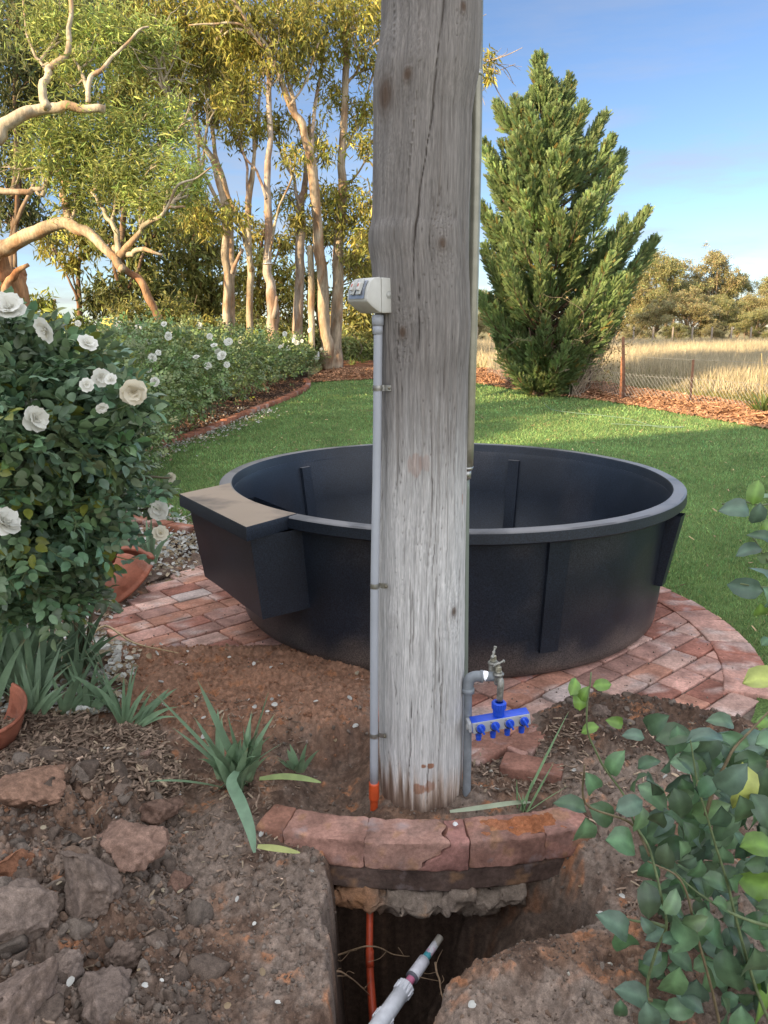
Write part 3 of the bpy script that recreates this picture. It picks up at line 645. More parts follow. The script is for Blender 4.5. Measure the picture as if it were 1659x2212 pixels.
for (u, v, ln) in [(823, 838, 'upper'), (812, 1265, 'middle'), (817, 1588, 'lower')]:
    cu = float(np.interp(v, [690, 1000, 1300, 1700], [817, 814, 809, 808])); c = P(cu, v, CYc); mb = MB()
    a = np.linspace(R(200), R(-20), 18); r = .0148; h = .0085
    prof = [(c[0]+r*math.cos(t), c[1]-r*math.sin(t)) for t in a]+[(c[0]+.023, c[1]-.004), (c[0]+.034, c[1]+.004-.010), (c[0]+.042, c[1]-.006)]
    prof = np.array(prof); nv = []
    for zz in (-h, -h*.6, 0, h*.6, h):
        rib = .0012 if zz == 0 else 0; dn = prof-np.array([c[0], c[1]]); nv.append(np.column_stack([prof+nrm(dn)*rib, np.full(len(prof), c[2]+zz)]))
    V = np.concatenate(nv); F = grid_faces(5, len(prof)); V2 = V+np.array([0, .0014, 0])-np.concatenate([np.column_stack([nrm(prof-np.array([c[0], c[1]]))*.0012, np.zeros(len(prof))])]*5)
    mb.add(V, F, (.75, .74, .72)); mb.add(V2, F[:, ::-1], (.6, .6, .6))
    sc_ = lathe([(0, .004), (.003, .0035), (.0045, .001), (.0045, -.004)], (c[0]+.036, c[1]-.010, c[2]), 14, (0, -1, 0)); mb.add(*sc_, (.5, .45, .35))
    cl = mb.build('pipe_clip', M_metal); tag(cl, {'upper': 'zinc saddle clip on the conduit just under the power outlet', 'middle': 'zinc saddle clip at the middle of the conduit beside the black tank', 'lower': 'lowest zinc saddle clip on the conduit above the orange coupling'}[ln], 'pipe clip', 'zinc clips holding the conduit')
# ---- orange pipe in the pit
mb = MB(); px_tube(mb, [(799, 1880), (799, 1975), (798, 2050), (800, 2110), (805, 2180), (812, 2260)], [2.22, 2.16, 2.10, 2.06, 2.00, 1.92], [13, 13.5, 13.5, 14, 15.5, 17]); px_tube(mb, [(798.5, 2052), (799, 2088)], [2.10, 2.075], [15.5, 15.8], k=3)
tag(mb.build('orange_pipe', mat('orange_buried', (.46, .062, .022), .45, n1=[(25, .6, 1.15, 4)])), 'dull orange conduit running down into the dark pit', 'pipe')
# ---- white pvc pipe with union in the pit
L = [(947, 2030), (818, 2215)]; Ya, Yb = 2.17, 1.86
def wp(t): return tuple(np.array(L[0])*(1-t)+np.array(L[1])*t), Ya*(1-t)+Yb*t
def seg(mb, t0, t1, w0, w1, col, k=3, n=24):
    (a, ya), (b, yb) = wp(t0), wp(t1); px_tube(mb, [a, b], [ya, yb], [w0, w1], n, col, True, k)
wpipe = thing('white_pipe', 'white plastic pipe with screw union lying across the pit', 'pipe', P(*L[1], Yb))
mb = MB(); tt_ = np.linspace(-.03, .6, 64); pts_ = np.array([P(*wp(t)[0], wp(t)[1]) for t in tt_]); V, F = tube(pts_, np.linspace(8.5, 9.6, 64)/FPX*2.42, 24); tv = np.concatenate([np.repeat(tt_, 24), tt_[:1], tt_[-1:]]); nz_ = vn(V[:, 0]*90, V[:, 1]*90, V[:, 2]*90, 3)
cw = np.tile(np.array([.82, .81, .84]), (len(V), 1)); cw[(tv < .05+.02*nz_)] = [.50, .45, .38]; pk_ = (tv > .11) & (nz_ > .1); cw[pk_] = [.78, .55, .66]; tl_ = (tv > .165+.02*nz_) & (tv < .27); cw[tl_] = [.10, .42, .48]; c2_ = tv > .42; cw[c2_] = [.16, .34, .42]; cw[c2_ & (nz_ > -.05)] = [.66, .20, .33]; mb.add(V, F, cw); mb.build('pipe', M_white, wpipe)
mb = MB(); seg(mb, .235, .45, 22.5, 24, (.80, .79, .84)); seg(mb, .43, .452, 24.4, 24.4, (.16, .16, .19)); mb.build('sleeve', M_white, wpipe)
mb = MB(); seg(mb, .58, 1.25, 29, 33, (.80, .82, .86)); mb.build('union_body', M_white, wpipe)
axd = nrm(P(*wp(1)[0], wp(1)[1])-P(*wp(0)[0], wp(0)[1]))
for (t0, t1, r) in ((.535, .64, .0275), (.875, .985, .029)):
    c0 = P(*wp(t0)[0], wp(t0)[1]); c1 = P(*wp(t1)[0], wp(t1)[1]); ln = np.linalg.norm(c1-c0); k = 120
    a = np.linspace(0, 2*np.pi, k, endpoint=False); lob = .0022*np.clip(np.sin(a*12)*3, -1, 1); rows = []
    fr = frame(axd)
    for (zz, rs) in ((0, .55), (0, .90), (.1, 1), (.5, 1), (.85, 1), (.93, .93), (1, .93), (1, .5)):
        rr = r*rs*(1+0*a)+(lob if rs > .95 else 0); rows.append(c0+fr[:, 2]*zz*ln+np.outer(np.cos(a)*rr, fr[:, 0])+np.outer(np.sin(a)*rr, fr[:, 1]))
    MB().add(np.concatenate(rows), grid_faces(8, k, True), (.82, .83, .87)).build('union_nut', M_white, wpipe, sharp=40)
# ---- roots and dead leaves in the pit
for i, (pts, Ys) in enumerate([([(697, 2075), (740, 2060), (790, 2046), (820, 2048), (850, 2062), (885, 2066)], [2.05, 2.08, 2.05, 2.07, 2.1, 2.12]), ([(695, 2103), (735, 2100), (765, 2118), (800, 2150)], [1.95, 1.97, 1.99, 2.02]), ([(697, 2120), (730, 2108), (752, 2110)], [1.93, 1.96, 2.0]), ([(940, 2080), (948, 2120), (958, 2165)], [2.05, 1.98, 1.9])]):
    mb = MB(); p = np.array([P(u, v, y) for (u, v), y in zip(pts, Ys)]); sp = smooth_path(p, 6, .003, i); V, F = tube(sp, np.linspace(.004, .0012, len(sp)), 6, True, .3, i); mb.add(V, F, (.26, .17, .10))
    for j in range(5):
        a = sp[RNG.integers(1, len(sp)-2)]; e = a+RNG.normal(size=3)*np.array([.05, .03, .025]); V, F = tube(smooth_path([a, (a+e)/2+RNG.normal(size=3)*.008, e], 4), [.0012]*9, 4); mb.add(V, F, (.22, .14, .08))
    tag(mb.build('root', M_stem), ['thick torn root crossing the pit behind the orange pipe', 'pale split root sticking out of the left pit wall', 'short frayed root at the left pit wall', 'thin root hanging on the right pit wall beside the white pipe'][i], 'root', 'torn roots in the pit')
# ---- galvanised riser behind the post on the right
ris = thing('steel_pole', 'tall thin galvanised pole standing close behind the right edge of the post', 'pole', P(1008, 1470, 2.66))
mb = MB(); px_tube(mb, [(1030, -40), (1027, 300), (1020, 650), (1010, 1010)], [2.68]*4, [24, 25, 25, 25], 24); mb.build('upper_tube', mat('painted_steel', (.30, .285, .22), .35, metal=.5, use_col=False, n1=[(20, .85, 1.1, 3)]), ris)
mb = MB(); px_tube(mb, [(1027, 153), (1027, 166)], [2.68]*2, [28, 28], k=2); mb.build('collar', M_metal, ris); mb = MB(); px_tube(mb, [(1007, 1008), (1007, 1016)], [2.68]*2, [32, 26], k=2); px_tube(mb, [(1006, 1014), (1006, 1034)], [2.68]*2, [24, 23], k=2); mb.build('collar', M_metal, ris)
mb = MB(); px_tube(mb, [(1006, 1030), (1004, 1250), (1002, 1500)], [2.68]*3, [17]*3); mb.build('lower_tube', mat('green_grey_steel', (.22, .25, .21), .5, metal=.2, use_col=False), ris)
# ---- water stand pipe and taps
TYY = 2.45
M_pvc2 = mat('dull_grey_pvc', (.24, .26, .28), .5, n1=[(30, .75, 1.12, 4)])
sp_ = thing('water_pipe', 'grey plastic water pipe with elbow beside the foot of the post', 'pipe', P(1008, 1735, TYY))
mb = MB(); px_tube(mb, [(1011, 1490), (1010, 1600), (1007, 1770)], [TYY]*3, [17]*3); mb.build('upright', M_pvc2, sp_)
mb = MB(); px_tube(mb, [(1011, 1492), (1011, 1478), (1016, 1466), (1028, 1461), (1041, 1461)], [TYY]*5, [24, 24, 24, 23, 23], k=6); px_tube(mb, [(1011, 1496), (1011, 1486)], [TYY]*2, [27, 27], k=2); px_tube(mb, [(1038, 1461), (1043, 1461)], [TYY]*2, [27, 27], k=2); px_tube(mb, [(1042, 1461), (1070, 1461)], [TYY]*2, [21, 21], k=2); mb.build('elbow', M_pvc2, sp_)
mb = MB(); px_tube(mb, [(1044, 1461), (1047, 1460), (1050, 1461)], [TYY]*3, [22.5, 22, 22.5], k=3, col=(1.5, 1.5, 1.5)); mb.build('thread_tape', M_white, sp_)
s = TYY/FPX*1.09      # metres per pixel at the taps
def tap(name, label, u, vb, y, tall, hang, ang, tilt):
    t = thing(name, label, 'tap', P(u, vb, y)); c = P(u, vb, y); m = MB()
    V, F = lathe([(0, -.006), (8.5*s, -.006), (9.5*s, 0), (10*s, 12*s), (9.5*s, 17*s), (12*s, 18*s), (12*s, 21*s), (9*s, 22*s), (7.5*s, 23*s), (0, 23*s)], c, 28); m.add(V, F)
    if hang:
        q = np.array([c+np.array([0, 0, 8*s]), c+np.array([3*s, -10*s, 8*s]), c+np.array([3*s, -15*s, -2*s]), c+np.array([2*s, -16*s, -34*s])])
        sp = smooth_path(q, 6); V, F = tube(sp, np.linspace(8.0*s, 7.0*s, len(sp)), 20); m.add(V, F)
    m.build('body', M_brass, t)
    m = MB(); V, F = lathe([(7.5*s, 22*s), (7.5*s, 26*s), (6.5*s, 27*s), (6.3*s, 36*s), (5*s, 37*s), (2.6*s, 38*s), (2.6*s, 43*s), (0, 43*s)], c, 6); m.add(V, F, (1.15, 1.1, .95)); V, F = lathe([(7.9*s, 22*s), (7.9*s, 25.5*s), (5, 25.6*s)][:2]+[(0, 25.6*s)], c, 24); m.add(V, F); m.build('bonnet', M_brass, t, sharp=30)
    m = MB(); hc = c+np.array([0, 0, 44*s]); d = np.array([math.cos(ang)*math.cos(tilt), math.sin(ang)*math.cos(tilt), math.sin(tilt)])
    V, F = tube(smooth_path([hc-d*11*s, hc-d*4*s, hc+d*4*s, hc+d*11*s], 4), [3.4*s, 3.0*s, 2.2*s, 2.0*s, 2.3*s, 3.4*s, 3.4*s, 2.3*s, 2.0*s, 2.2*s, 2.6*s, 3.0*s, 3.4*s], 12); m.add(V, F)
    for sg in (-1, 1):
        V, F = lathe([(0, -2.2*s), (3.4*s, -2.2*s), (3.9*s, 0), (3.4*s, 2.2*s), (0, 2.2*s)], hc+d*sg*11.5*s, 12, d); m.add(V, F)
    V, F = lathe([(0, -3*s), (3.4*s, -3*s), (3.6*s, 2*s), (0, 3*s)], hc, 14); m.add(V, F)
    m.build('handle', M_brass, t); return t
tap('garden_tap', 'old grey metal tap standing upright at the back of the water pipe', 1065, 1450, TYY+.015, 1, False, R(60), R(50))
tap('garden_tap', 'old grey metal tap with spout feeding the blue manifold', 1076, 1474, TYY-.01, 1, True, R(20), R(14))
# ---- blue four-way manifold
tilt = R(7.2); c0 = P(1077, 1541, 2.418); Mx = np.array([[math.cos(tilt), 0, -math.sin(tilt)], [0, 1, 0], [math.sin(tilt), 0, math.cos(tilt)]])
yaw = R(6); Mx = rotz(yaw) @ Mx
man = thing('tap_manifold', 'bright blue four way hose manifold with grey front plate', 'hose manifold', c0+np.array([0, 0, -.05]))
sm = 2.40/FPX*1.075; Lm = 131*sm; Hm = 27*sm; Dm = .046
bc = c0+Mx @ np.array([.002, .0, -Hm/2-.006])
V, F = rbox((Lm, Dm, Hm), bc, Mx, .003, 4); MB().add(V, F).build('housing', M_blue, man, sharp=40)
V, F = rbox((Lm*.995, .004, Hm*.96), bc+Mx @ np.array([0, -Dm/2-.0012, 0]), Mx, .0016, 4); MB().add(V, F, (.42, .43, .45)).build('front_plate', M_ltgrey, man, sharp=40)
mb = MB(); V, F = rbox((.012, Dm*1.0, Hm*.8), bc+Mx @ np.array([-Lm/2-.006, .003, 0]), Mx, .002, 3); mb.add(V, F, (.45, .46, .47)); V, F = lathe([(0, -.004), (.010, -.004), (.011, 0), (.010, .004), (0, .004)], bc+Mx @ np.array([-Lm/2-.012, 0, -.004]), 16, (1, .2, 0)); mb.add(V, F, (.5, .5, .5)); mb.build('wall_bracket', M_ltgrey, man, sharp=40)
mb = MB(); kk = 72; a = np.linspace(0, 2*np.pi, kk, endpoint=False); rows = []
for (zz, rs, lb) in ((.0, .0, 0), (.0, 12*s, 0), (6*s, 12.5*s, 0), (14*s, 13*s, 0), (15*s, 15*s, 1), (28*s, 15.5*s, 1), (30*s, 13.5*s, 0), (30*s, 9*s, 0), (27*s, 8*s, 0)):
    rr = rs+lb*.0009*np.clip(np.sin(a*18)*3, -1, 1); rows.append(np.stack([c0[0]+rr*np.cos(a), c0[1]+rr*np.sin(a), np.full(kk, c0[2]-.004+zz)], 1))
mb.add(np.concatenate(rows), grid_faces(9, kk, True)); mb.build('inlet_nut', M_blue, man, sharp=40)
nf = Mx @ np.array([0, -1, 0])
for i in range(4):
    kx = (-.375+.25*i)*Lm; kc_ = bc+Mx @ np.array([kx+.003, -Dm/2-.004, -.002])
    V, F = lathe([(0, -.004), (9.4*s, -.004), (9.4*s, .004), (8.4*s, .0062), (0, .0062)], kc_, 32, nf); k1 = MB().add(V, F)
    a = R(-68); d = Mx @ np.array([math.cos(a), 0, math.sin(a)]); f_ = frame(nf, d); V, F = rbox((21*s, 4.6*s, .012), kc_+nf*.009+d*2.2*s, f_, .0018, 3); k1.add(V, F, (1.3, 1.3, 1.15)); k1.build('dial', M_blue, man, sharp=40)
    ar_ = MB(); t = np.linspace(R(150), R(250), 16); w0 = np.linspace(.2, 1.0, 16)*1.3*s; rr = 11.4*s; loc = [Mx @ np.array([math.cos(q)*(rr+e*w_), 0, math.sin(q)*(rr+e*w_)])+kc_+nf*.0006 for e in (-1, 1) for q, w_ in zip(t, w0)]
    ar_.add(np.array(loc), grid_faces(2, 16), (.02, .02, .02))
    for q in (R(128), R(262)):
        for e in range(3): V, F = rbox((1.0*s, 1.6*s, .0006), Mx @ np.array([math.cos(q)*13.2*s+(e-1)*1.5*s, 0, math.sin(q)*12.0*s])+kc_+nf*.0006, f_, .0002, 2); ar_.add(V, F, (.05, .05, .05))
    ar_.build('marking', M_ltgrey, man, smooth=False)
    oc = bc+Mx @ np.array([kx, .0, -Hm/2]); V, F = lathe([(0, .004), (12*s, .004), (12*s, -2*s), (7*s, -8*s), (6.3*s, -9*s), (6.3*s, -14*s), (7*s, -14.6*s), (7*s, -16*s), (6*s, -17*s), (6*s, -24*s), (4.4*s, -25*s), (4.0*s, -22*s), (0, -22*s)], oc, 28); MB().add(V, F).build('outlet', M_blue, man, sharp=40)
# ---- weatherproof power outlet
wv = nrm(np.array([-.74, .40, 0])); nv_ = np.array([-.52, -.85, 0]); nv_ = nrm(nv_); 
o0 = P(851, 676, 2.395)
gpo = thing('power_outlet', 'cream weatherproof double power outlet with hooded cover on the post', 'power outlet', o0)
Wd = .098; Hh = .098
def prof_ext(profile, w0, w1, n_=2, bev=.003, dirn=None):
    p = np.array(profile); k = len(p); V = []; ws = [w0, w0+bev*.3, w0+bev, w1-bev, w1-bev*.3, w1]; ins = [bev, bev*.35, 0, 0, bev*.35, bev]; cen = p.mean(0)
    for w_, i_ in zip(ws, ins):
        q = p-nrm(p-cen)*i_; V.append(np.array([o0+nx*q[j, 0]+np.array([0, 0, q[j, 1]])+wv*w_ for j in range(k)]))
    V = np.concatenate(V); F = [grid_faces(6, k, True), np.arange(k)[None, ::-1], (np.arange(k)+5*k)[None]]; return V, F
nx = nrm(np.array([-.80, -.60, 0])); wv = nrm(np.array([-.60, .80, 0]))
def rnd(poly, r=.004, k=4):
    out = []; n_ = len(poly)
    for i in range(n_):
        a, b, c = [np.array(poly[(i+q) % n_], float) for q in (-1, 0, 1)]; d1 = a-b; d2 = c-b; rr = min(r, np.linalg.norm(d1)*.45, np.linalg.norm(d2)*.45)
        p0 = b+nrm(d1)*rr; p1 = b+nrm(d2)*rr
        for t in np.linspace(0, 1, k): out.append((1-t)**2*p0+2*t*(1-t)*b+t*t*p1)
    return out
V, F = prof_ext(rnd([(-.004, 0), (-.004, .100), (.046, .101), (.046, -.001)]), 0, .100); MB().add(V, F, (.55, .54, .49)).build('back_box', M_ltgrey, gpo, sharp=35)
V, F = prof_ext(rnd([(.0475, -.003), (.0475, .103), (.072, .100), (.088, .088), (.098, .066), (.103, .034), (.080, .016)], .008, 5), -.001, .101); MB().add(V, F, (.56, .55, .50)).build('hood', M_ltgrey, gpo, sharp=35)
fc = [(.0815, .094), (.0895, .0885), (.0985, .0668), (.1036, .036)]
def face(s_, w_, off=0):      # s_ 0 top .. 1 bottom on the sloping front
    q = np.array(fc); L_ = np.concatenate([[0], np.cumsum(np.linalg.norm(np.diff(q, axis=0), axis=1))]); t = s_*L_[-1]; x = np.interp(t, L_, q[:, 0]); z = np.interp(t, L_, q[:, 1])
    i = min(np.searchsorted(L_, t, 'right'), 3)-1; i = min(i, 2); d = nrm(q[i+1]-q[i]); n_ = np.array([-d[1], d[0]]); x += n_[0]*off; z += n_[1]*off
    return o0+nx*x+np.array([0, 0, z])+wv*w_, nrm(nx*n_[0]+np.array([0, 0, n_[1]])), nrm(nx*d[0]+np.array([0, 0, d[1]]))
mb = MB(); S1 = np.linspace(.06, .94, 14); W1 = np.linspace(.010, .090, 14); V = []
for s1 in S1:
    for w1 in W1: V.append(face(s1, w1, .0016)[0])
mb.add(V, grid_faces(14, 14), (.50, .52, .55)); mb.build('cover', mat('clear_cover', (.45, .47, .52), .12, spec=.8), gpo)
for w1 in (.034, .066):
    p, n_, d = face(.42, w1, .004); f_ = frame(n_, wv); fl = rbox((.022, .048, .004), p, f_, .0018, 3); mb = MB().add(*fl, (.50, .50, .46)); sw = mb.build('switch_surround', M_ltgrey, gpo, sharp=35)
    p2 = p+n_*.005; V, F = rbox((.013, .026, .008), p2+d*.0, f_, .0015, 3); r_ = MB().add(V, F, (.62, .60, .56)).build('rocker', M_ltgrey, sw, sharp=35)
    V, F = rbox((.006, .009, .001), p2+n_*.0042-d*.002, f_, .0004, 2); MB().add(V, F, (.55, .12, .06)).build('indicator', M_ltgrey, sw, sharp=35)
pk = o0+nx*.018+np.array([0, 0, .052])-wv*.0006; V, F = lathe([(.0095, 0), (.0105, .0012), (.0115, 0)], pk, 30, -wv); MB().add(V, F, (.42, .42, .38)).build('knockout', M_ltgrey, gpo)
pk = o0+nx*.018+np.array([0, 0, .052])-wv*.0004; V, F = lathe([(0, .0007), (.0094, .0007), (.0094, -.001)], pk, 30, -wv); MB().add(V, F, (.50, .50, .46)).build('knockout', M_ltgrey, gpo)
# ================================================================== THE TANK
tank = thing('water_tank', 'big round black plastic water trough with open top standing on brick paving', 'water tank', (TX, TY, 0))
RT, RB, HT = 1.336, 1.225, .745
dz = .69
def rout(z): return RB+(1.29-RB)*(z/dz)
V, F = lathe([(0, .0), (RB-.02, .0), (RB, .02)]+[(rout(q), q) for q in np.linspace(.05, dz-.01, 22)]+[(rout(dz), dz), (1.262, dz+.002), (1.250, dz-.03), (1.21, .40), (1.165, .06), (1.14, .035), (0, .03)], (TX, TY, 0), 160)
wn = .0022*fbm(V[:, 0]*2.2, V[:, 1]*2.2, V[:, 2]*3, 3, 3)[:, None]; V = V+wn*nrm(V-np.array([TX, TY, 0]))*[1, 1, 0]
q_ = np.hypot(V[:, 0]-TX, V[:, 1]-TY); out_ = (q_ > RB-.03)
dirt = out_*sstep(.20, .0, V[:, 2]+.05*fbm(V[:, 0]*7, V[:, 1]*7, V[:, 2]*7, 4, 4))*.75+.12*sstep(.2, .9, fbm(V[:, 0]*3, V[:, 1]*3, V[:, 2]*3, 4, 6))
MB().add(V, F, np.ones((len(V), 3))+dirt[:, None]*np.array([9., 4.6, 2.0])).build('shell', M_tank, tank, sharp=40)
rimA = P(388, 1068, 4.0)
LA, LB, LC_, LD = [G(u, v, HT) for u, v in [(388, 1068), (532, 1140), (642, 1110), (482, 1045)]]
prof = [(1.262, .655), (1.255, .672), (1.262, .684), (1.262, .735), (1.268, HT), (1.326, HT), (RT, .738), (RT+.004, .692), (RT-.006, .684), (1.285, .684)]
V, F = lathe(prof, (TX, TY, 0), 200); V = V+.0012*fbm(V[:, 0]*4, V[:, 1]*4, V[:, 2]*9, 3, 5)[:, None]*np.array([0, 0, 1.]); MB().add(V, F).build('rim', M_tank, tank, sharp=35)
# float-valve box: its lid is a chord-backed slab, its body hangs from it
def slab(pts, z0, z1, bev, inset_bot=0, nsub=6):
    pts = np.array([p[:2] for p in pts]); cen = pts.mean(0); rows = []
    den = []; n_ = len(pts)
    for i in range(n_):
        for t in np.linspace(0, 1, nsub, endpoint=False): den.append(pts[i]*(1-t)+pts[(i+1) % n_]*t)
    den = np.array(rnd(pts, .012, 5)); k = len(den)
    for z, ins in ((z0, inset_bot+bev), (z0+bev, inset_bot), (z1-bev, 0), (z1-bev*.3, bev*.3), (z1, bev)):
        rows.append(np.column_stack([den-nrm(den-cen)*ins, np.full(k, z)]))
    return np.concatenate(rows), [grid_faces(5, k, True), np.arange(k)[None, ::-1], (np.arange(k)+4*k)[None]]
t_ = np.array([TX, TY]); an0 = math.atan2(LD[1]-TY, LD[0]-TX); an1 = math.atan2(LC_[1]-TY, LC_[0]-TX)
if an0 > 0: an0 -= 2*math.pi
arcp = [t_+1.275*np.array([math.cos(a), math.sin(a)]) for a in np.linspace(an1, an0, 14)]
lidpts = [LA[:2], LB[:2]]+arcp
def flat_slab(pts, z0, z1, lip, mbx):
    pts = np.array([p[:2] for p in pts]); n_ = len(pts); pd = [Vector(p) for p in pts]; gx, gy = np.meshgrid(np.linspace(pts[:, 0].min(), pts[:, 0].max(), 26), np.linspace(pts[:, 1].min(), pts[:, 1].max(), 26)); gx = gx.ravel(); gy = gy.ravel(); kk = sdf(gx, gy, pts) < -.012
    al = pd+[Vector(q) for q in np.stack([gx[kk], gy[kk]], 1)]; r = delaunay_2d_cdt(al, [(i, (i+1) % n_) for i in range(n_)], [list(range(n_))], 1, 1e-5)
    Vt = np.array([[q.x, q.y] for q in r[0]]); F = np.array([f for f in r[2] if len(f) == 3]); zt = z1+.0035*vn(Vt[:, 0]*5, Vt[:, 1]*5, 0, 2)*sstep(0, .08, -sdf(Vt[:, 0], Vt[:, 1], pts)); mbx.add(np.column_stack([Vt, zt]), F)
    a = np.column_stack([pts, np.full(n_, z1)]); cen = pts.mean(0); b = np.column_stack([pts+nrm(pts-cen)*.003, np.full(n_, z1-.004)]); c = np.column_stack([pts+nrm(pts-cen)*.003, np.full(n_, z0)]); d = np.column_stack([pts-nrm(pts-cen)*.03, np.full(n_, z0+.001)]); mbx.add(np.concatenate([d, c, b, a]), grid_faces(4, n_, True))
mb = MB(); flat_slab(lidpts, HT-.062, HT+.003, 0, mb); lid = mb.build('lid', M_lid, tank, sharp=35); lid['label'] = 'dusty flat lid over the float valve box'
ctr = (LA[:2]+LB[:2])/2; inw = nrm(t_-ctr); al_ = nrm(LB[:2]-LA[:2])
tb = [LA[:2]+al_*.045+inw*.035, LB[:2]-al_*.045+inw*.035]; ta = [LB[:2]-al_*.04+inw*.42, LA[:2]+al_*.04+inw*.42]
bb_ = [P(443, 1245, 4.0)[:2]+al_*.0, P(568, 1338, 3.36)[:2]]; bb2 = [bb_[1]+inw*.36, bb_[0]+inw*.36]
lo_ = np.array([*bb_, *bb2]); hi_ = np.array([tb[0], tb[1], ta[0], ta[1]])
def loft(lo, hi, z0, z1, n_=12, seg=10):
    rows = []
    for i in range(n_+1):
        t = i/n_; q = lo*(1-t)+hi*t; r_ = []
        for j in range(4):
            for u in np.linspace(0, 1, seg, endpoint=False): r_.append(q[j]*(1-u)+q[(j+1) % 4]*u)
        rows.append(np.column_stack([r_, np.full(4*seg, z0+(z1-z0)*t)]))
    V = np.concatenate(rows); k = 4*seg; return V, [grid_faces(n_+1, k, True), np.arange(k)[None, ::-1]]
V, F = loft(lo_, hi_, .28, .684); V = V+.0016*fbm(V[:, 0]*5, V[:, 1]*5, V[:, 2]*5, 3, 8)[:, None]; MB().add(V, F).build('float_box', M_tank, tank, sharp=30)
# pockets (ribs) round the wall
for (a, zb, zt, wd, dp, ins) in [(R(-72), .13, .682, .115, .032, 0), (R(-34), .30, .682, .09, .07, 0), (R(-5), .20, .682, .11, .05, 0), (R(34), .2, .682, .11, .05, 0), (R(128), .1, .682, .11, .05, 0)]:
    ra = np.array([math.cos(a), math.sin(a)]); tb_ = np.array([-ra[1], ra[0]]); mb = MB()
    for z0, z1 in ((zb, zt),):
        q = []
        for z in np.linspace(z0, z1, 8):
            r0, r1 = rout(z)-.02, rout(z)+dp*(.55+.45*(z-z0)/(z1-z0)) if dp > .06 else rout(z)+dp*.5
            w_ = wd/2*(.86+.14*(z-z0)/(z1-z0))
            q.append(np.array([[*(t_+ra*r0-tb_*w_), z], [*(t_+ra*r1-tb_*w_*.93), z], [*(t_+ra*r1+tb_*w_*.93), z], [*(t_+ra*r0+tb_*w_), z]]))
        V = np.concatenate(q); mb.add(V, [grid_faces(8, 4, True), np.array([[3, 2, 1, 0]])])
    mb.build('pocket', M_tank, tank, sharp=30)
mdark = mat('pocket_inside', (.006, .006, .007), .8, use_col=False)
for a in (R(139), R(62), R(98)):
    ra = np.array([math.cos(a), math.sin(a)]); tb_ = np.array([-ra[1], ra[0]]); q = []
    for z in np.linspace(.12, .645, 6):
        ri = 1.16+(1.250-1.16)*((z-.06)/.6)
        q.append(np.array([[*(t_+ra*(ri+.02)-tb_*.045), z], [*(t_+ra*(ri-.022)-tb_*.040), z], [*(t_+ra*(ri-.022)+tb_*.040), z], [*(t_+ra*(ri+.02)+tb_*.045), z]]))
    MB().add(np.concatenate(q), [grid_faces(6, 4, True), np.array([[3, 2, 1, 0]]), np.array([[20, 21, 22, 23]])]).build('inner_rib', M_tank, tank, sharp=30)
# ================================================================== SHADE HOUSE (unseen, added left of and behind the camera to shade the foreground)
hs = thing('shade_house', 'unseen house added beyond the left edge to shade the tank and the roses', 'house', (-13, 0, 0))
def boxm(mb, a, b, col=(1, 1, 1)):
    a, b = np.array(a, float), np.array(b, float); V, F = rbox(b-a, (a+b)/2, None, .01, 2); mb.add(V, F, col)
mb = MB(); boxm(mb, (-17, -16, -.6), (-9, -3.4, 4.1)); mb.build('wall', mat('shade_house_wall', (.30, .20, .15), .9, use_col=False, n1=[(3, .8, 1.1, 4)]), hs)
mb = MB(); x0, x1, y0, y1 = -17.8, -8.2, -17, -2.4; rz_ = 7.6
V = [(x0, y0, 4.0), (x1, y0, 4.0), (x1, y1, 4.0), (x0, y1, 4.0), (-13, y0+1.5, rz_), (-13, y1-1.2, rz_), (x0, y0, 4.22), (x1, y0, 4.22), (x1, y1, 4.22), (x0, y1, 4.22)]
mb.add(V, [np.array([[3, 2, 1, 0], [0, 1, 7, 6], [1, 2, 8, 7], [2, 3, 9, 8], [3, 0, 6, 9], [7, 8, 5, 4], [9, 6, 4, 5]]), np.array([[6, 7, 4], [8, 9, 5]])]); mb.build('roof', mat('shade_house_roof', (.32, .33, .33), .5, use_col=False), hs, smooth=False)
for y in (-11, -8, -5.2):
    mb = MB(); boxm(mb, (-9.02, y, .9), (-8.95, y+1.4, 2.2), (.8, .8, .78)); wn_ = mb.build('window', M_paint, hs); mb = MB(); boxm(mb, (-8.95, y+.08, .98), (-8.94, y+1.32, 2.12), (.03, .04, .05)); mb.build('pane', mat('pane', (1, 1, 1), .08), wn_)
# ================================================================== TREES
lr = np.random.default_rng(21)
def limb(mb, px, Ys, wpx, col, wob=.02, n=9, seed=0, k=5):
    pts = np.array([P(u, v, y) for (u, v), y in zip(px, Ys)]); dd = np.array([math.hypot(p[1], p[2]-HC) for p in pts]); r = np.asarray(wpx, float)/2/FPX*dd
    sp = smooth_path(np.column_stack([pts, r]), k); w_ = np.stack([vn(np.arange(len(sp))*.45, q*9.1, 0, seed) for q in range(3)], 1)*np.minimum(wob*2, sp[:, 3:4]*1.0); sp[:, :3] += w_
    V, F = tube(sp[:, :3], np.maximum(sp[:, 3], .008), n, True, .16, seed); c = np.array(col)*(1+.16*fbm(V[:, 0]*2, V[:, 1]*2, V[:, 2]*1.2, 3, seed)[:, None]); pt = sstep(.05, .35, fbm(V[:, 0]*5+3, V[:, 1]*5, V[:, 2]*2.2, 3, seed+3))[:, None]*.75
    c = c*(1-pt)+np.array(col)*np.array([.75, .52, .38])*pt; mb.add(V, F, np.clip(c, .01, .9)); return sp[:, :3]
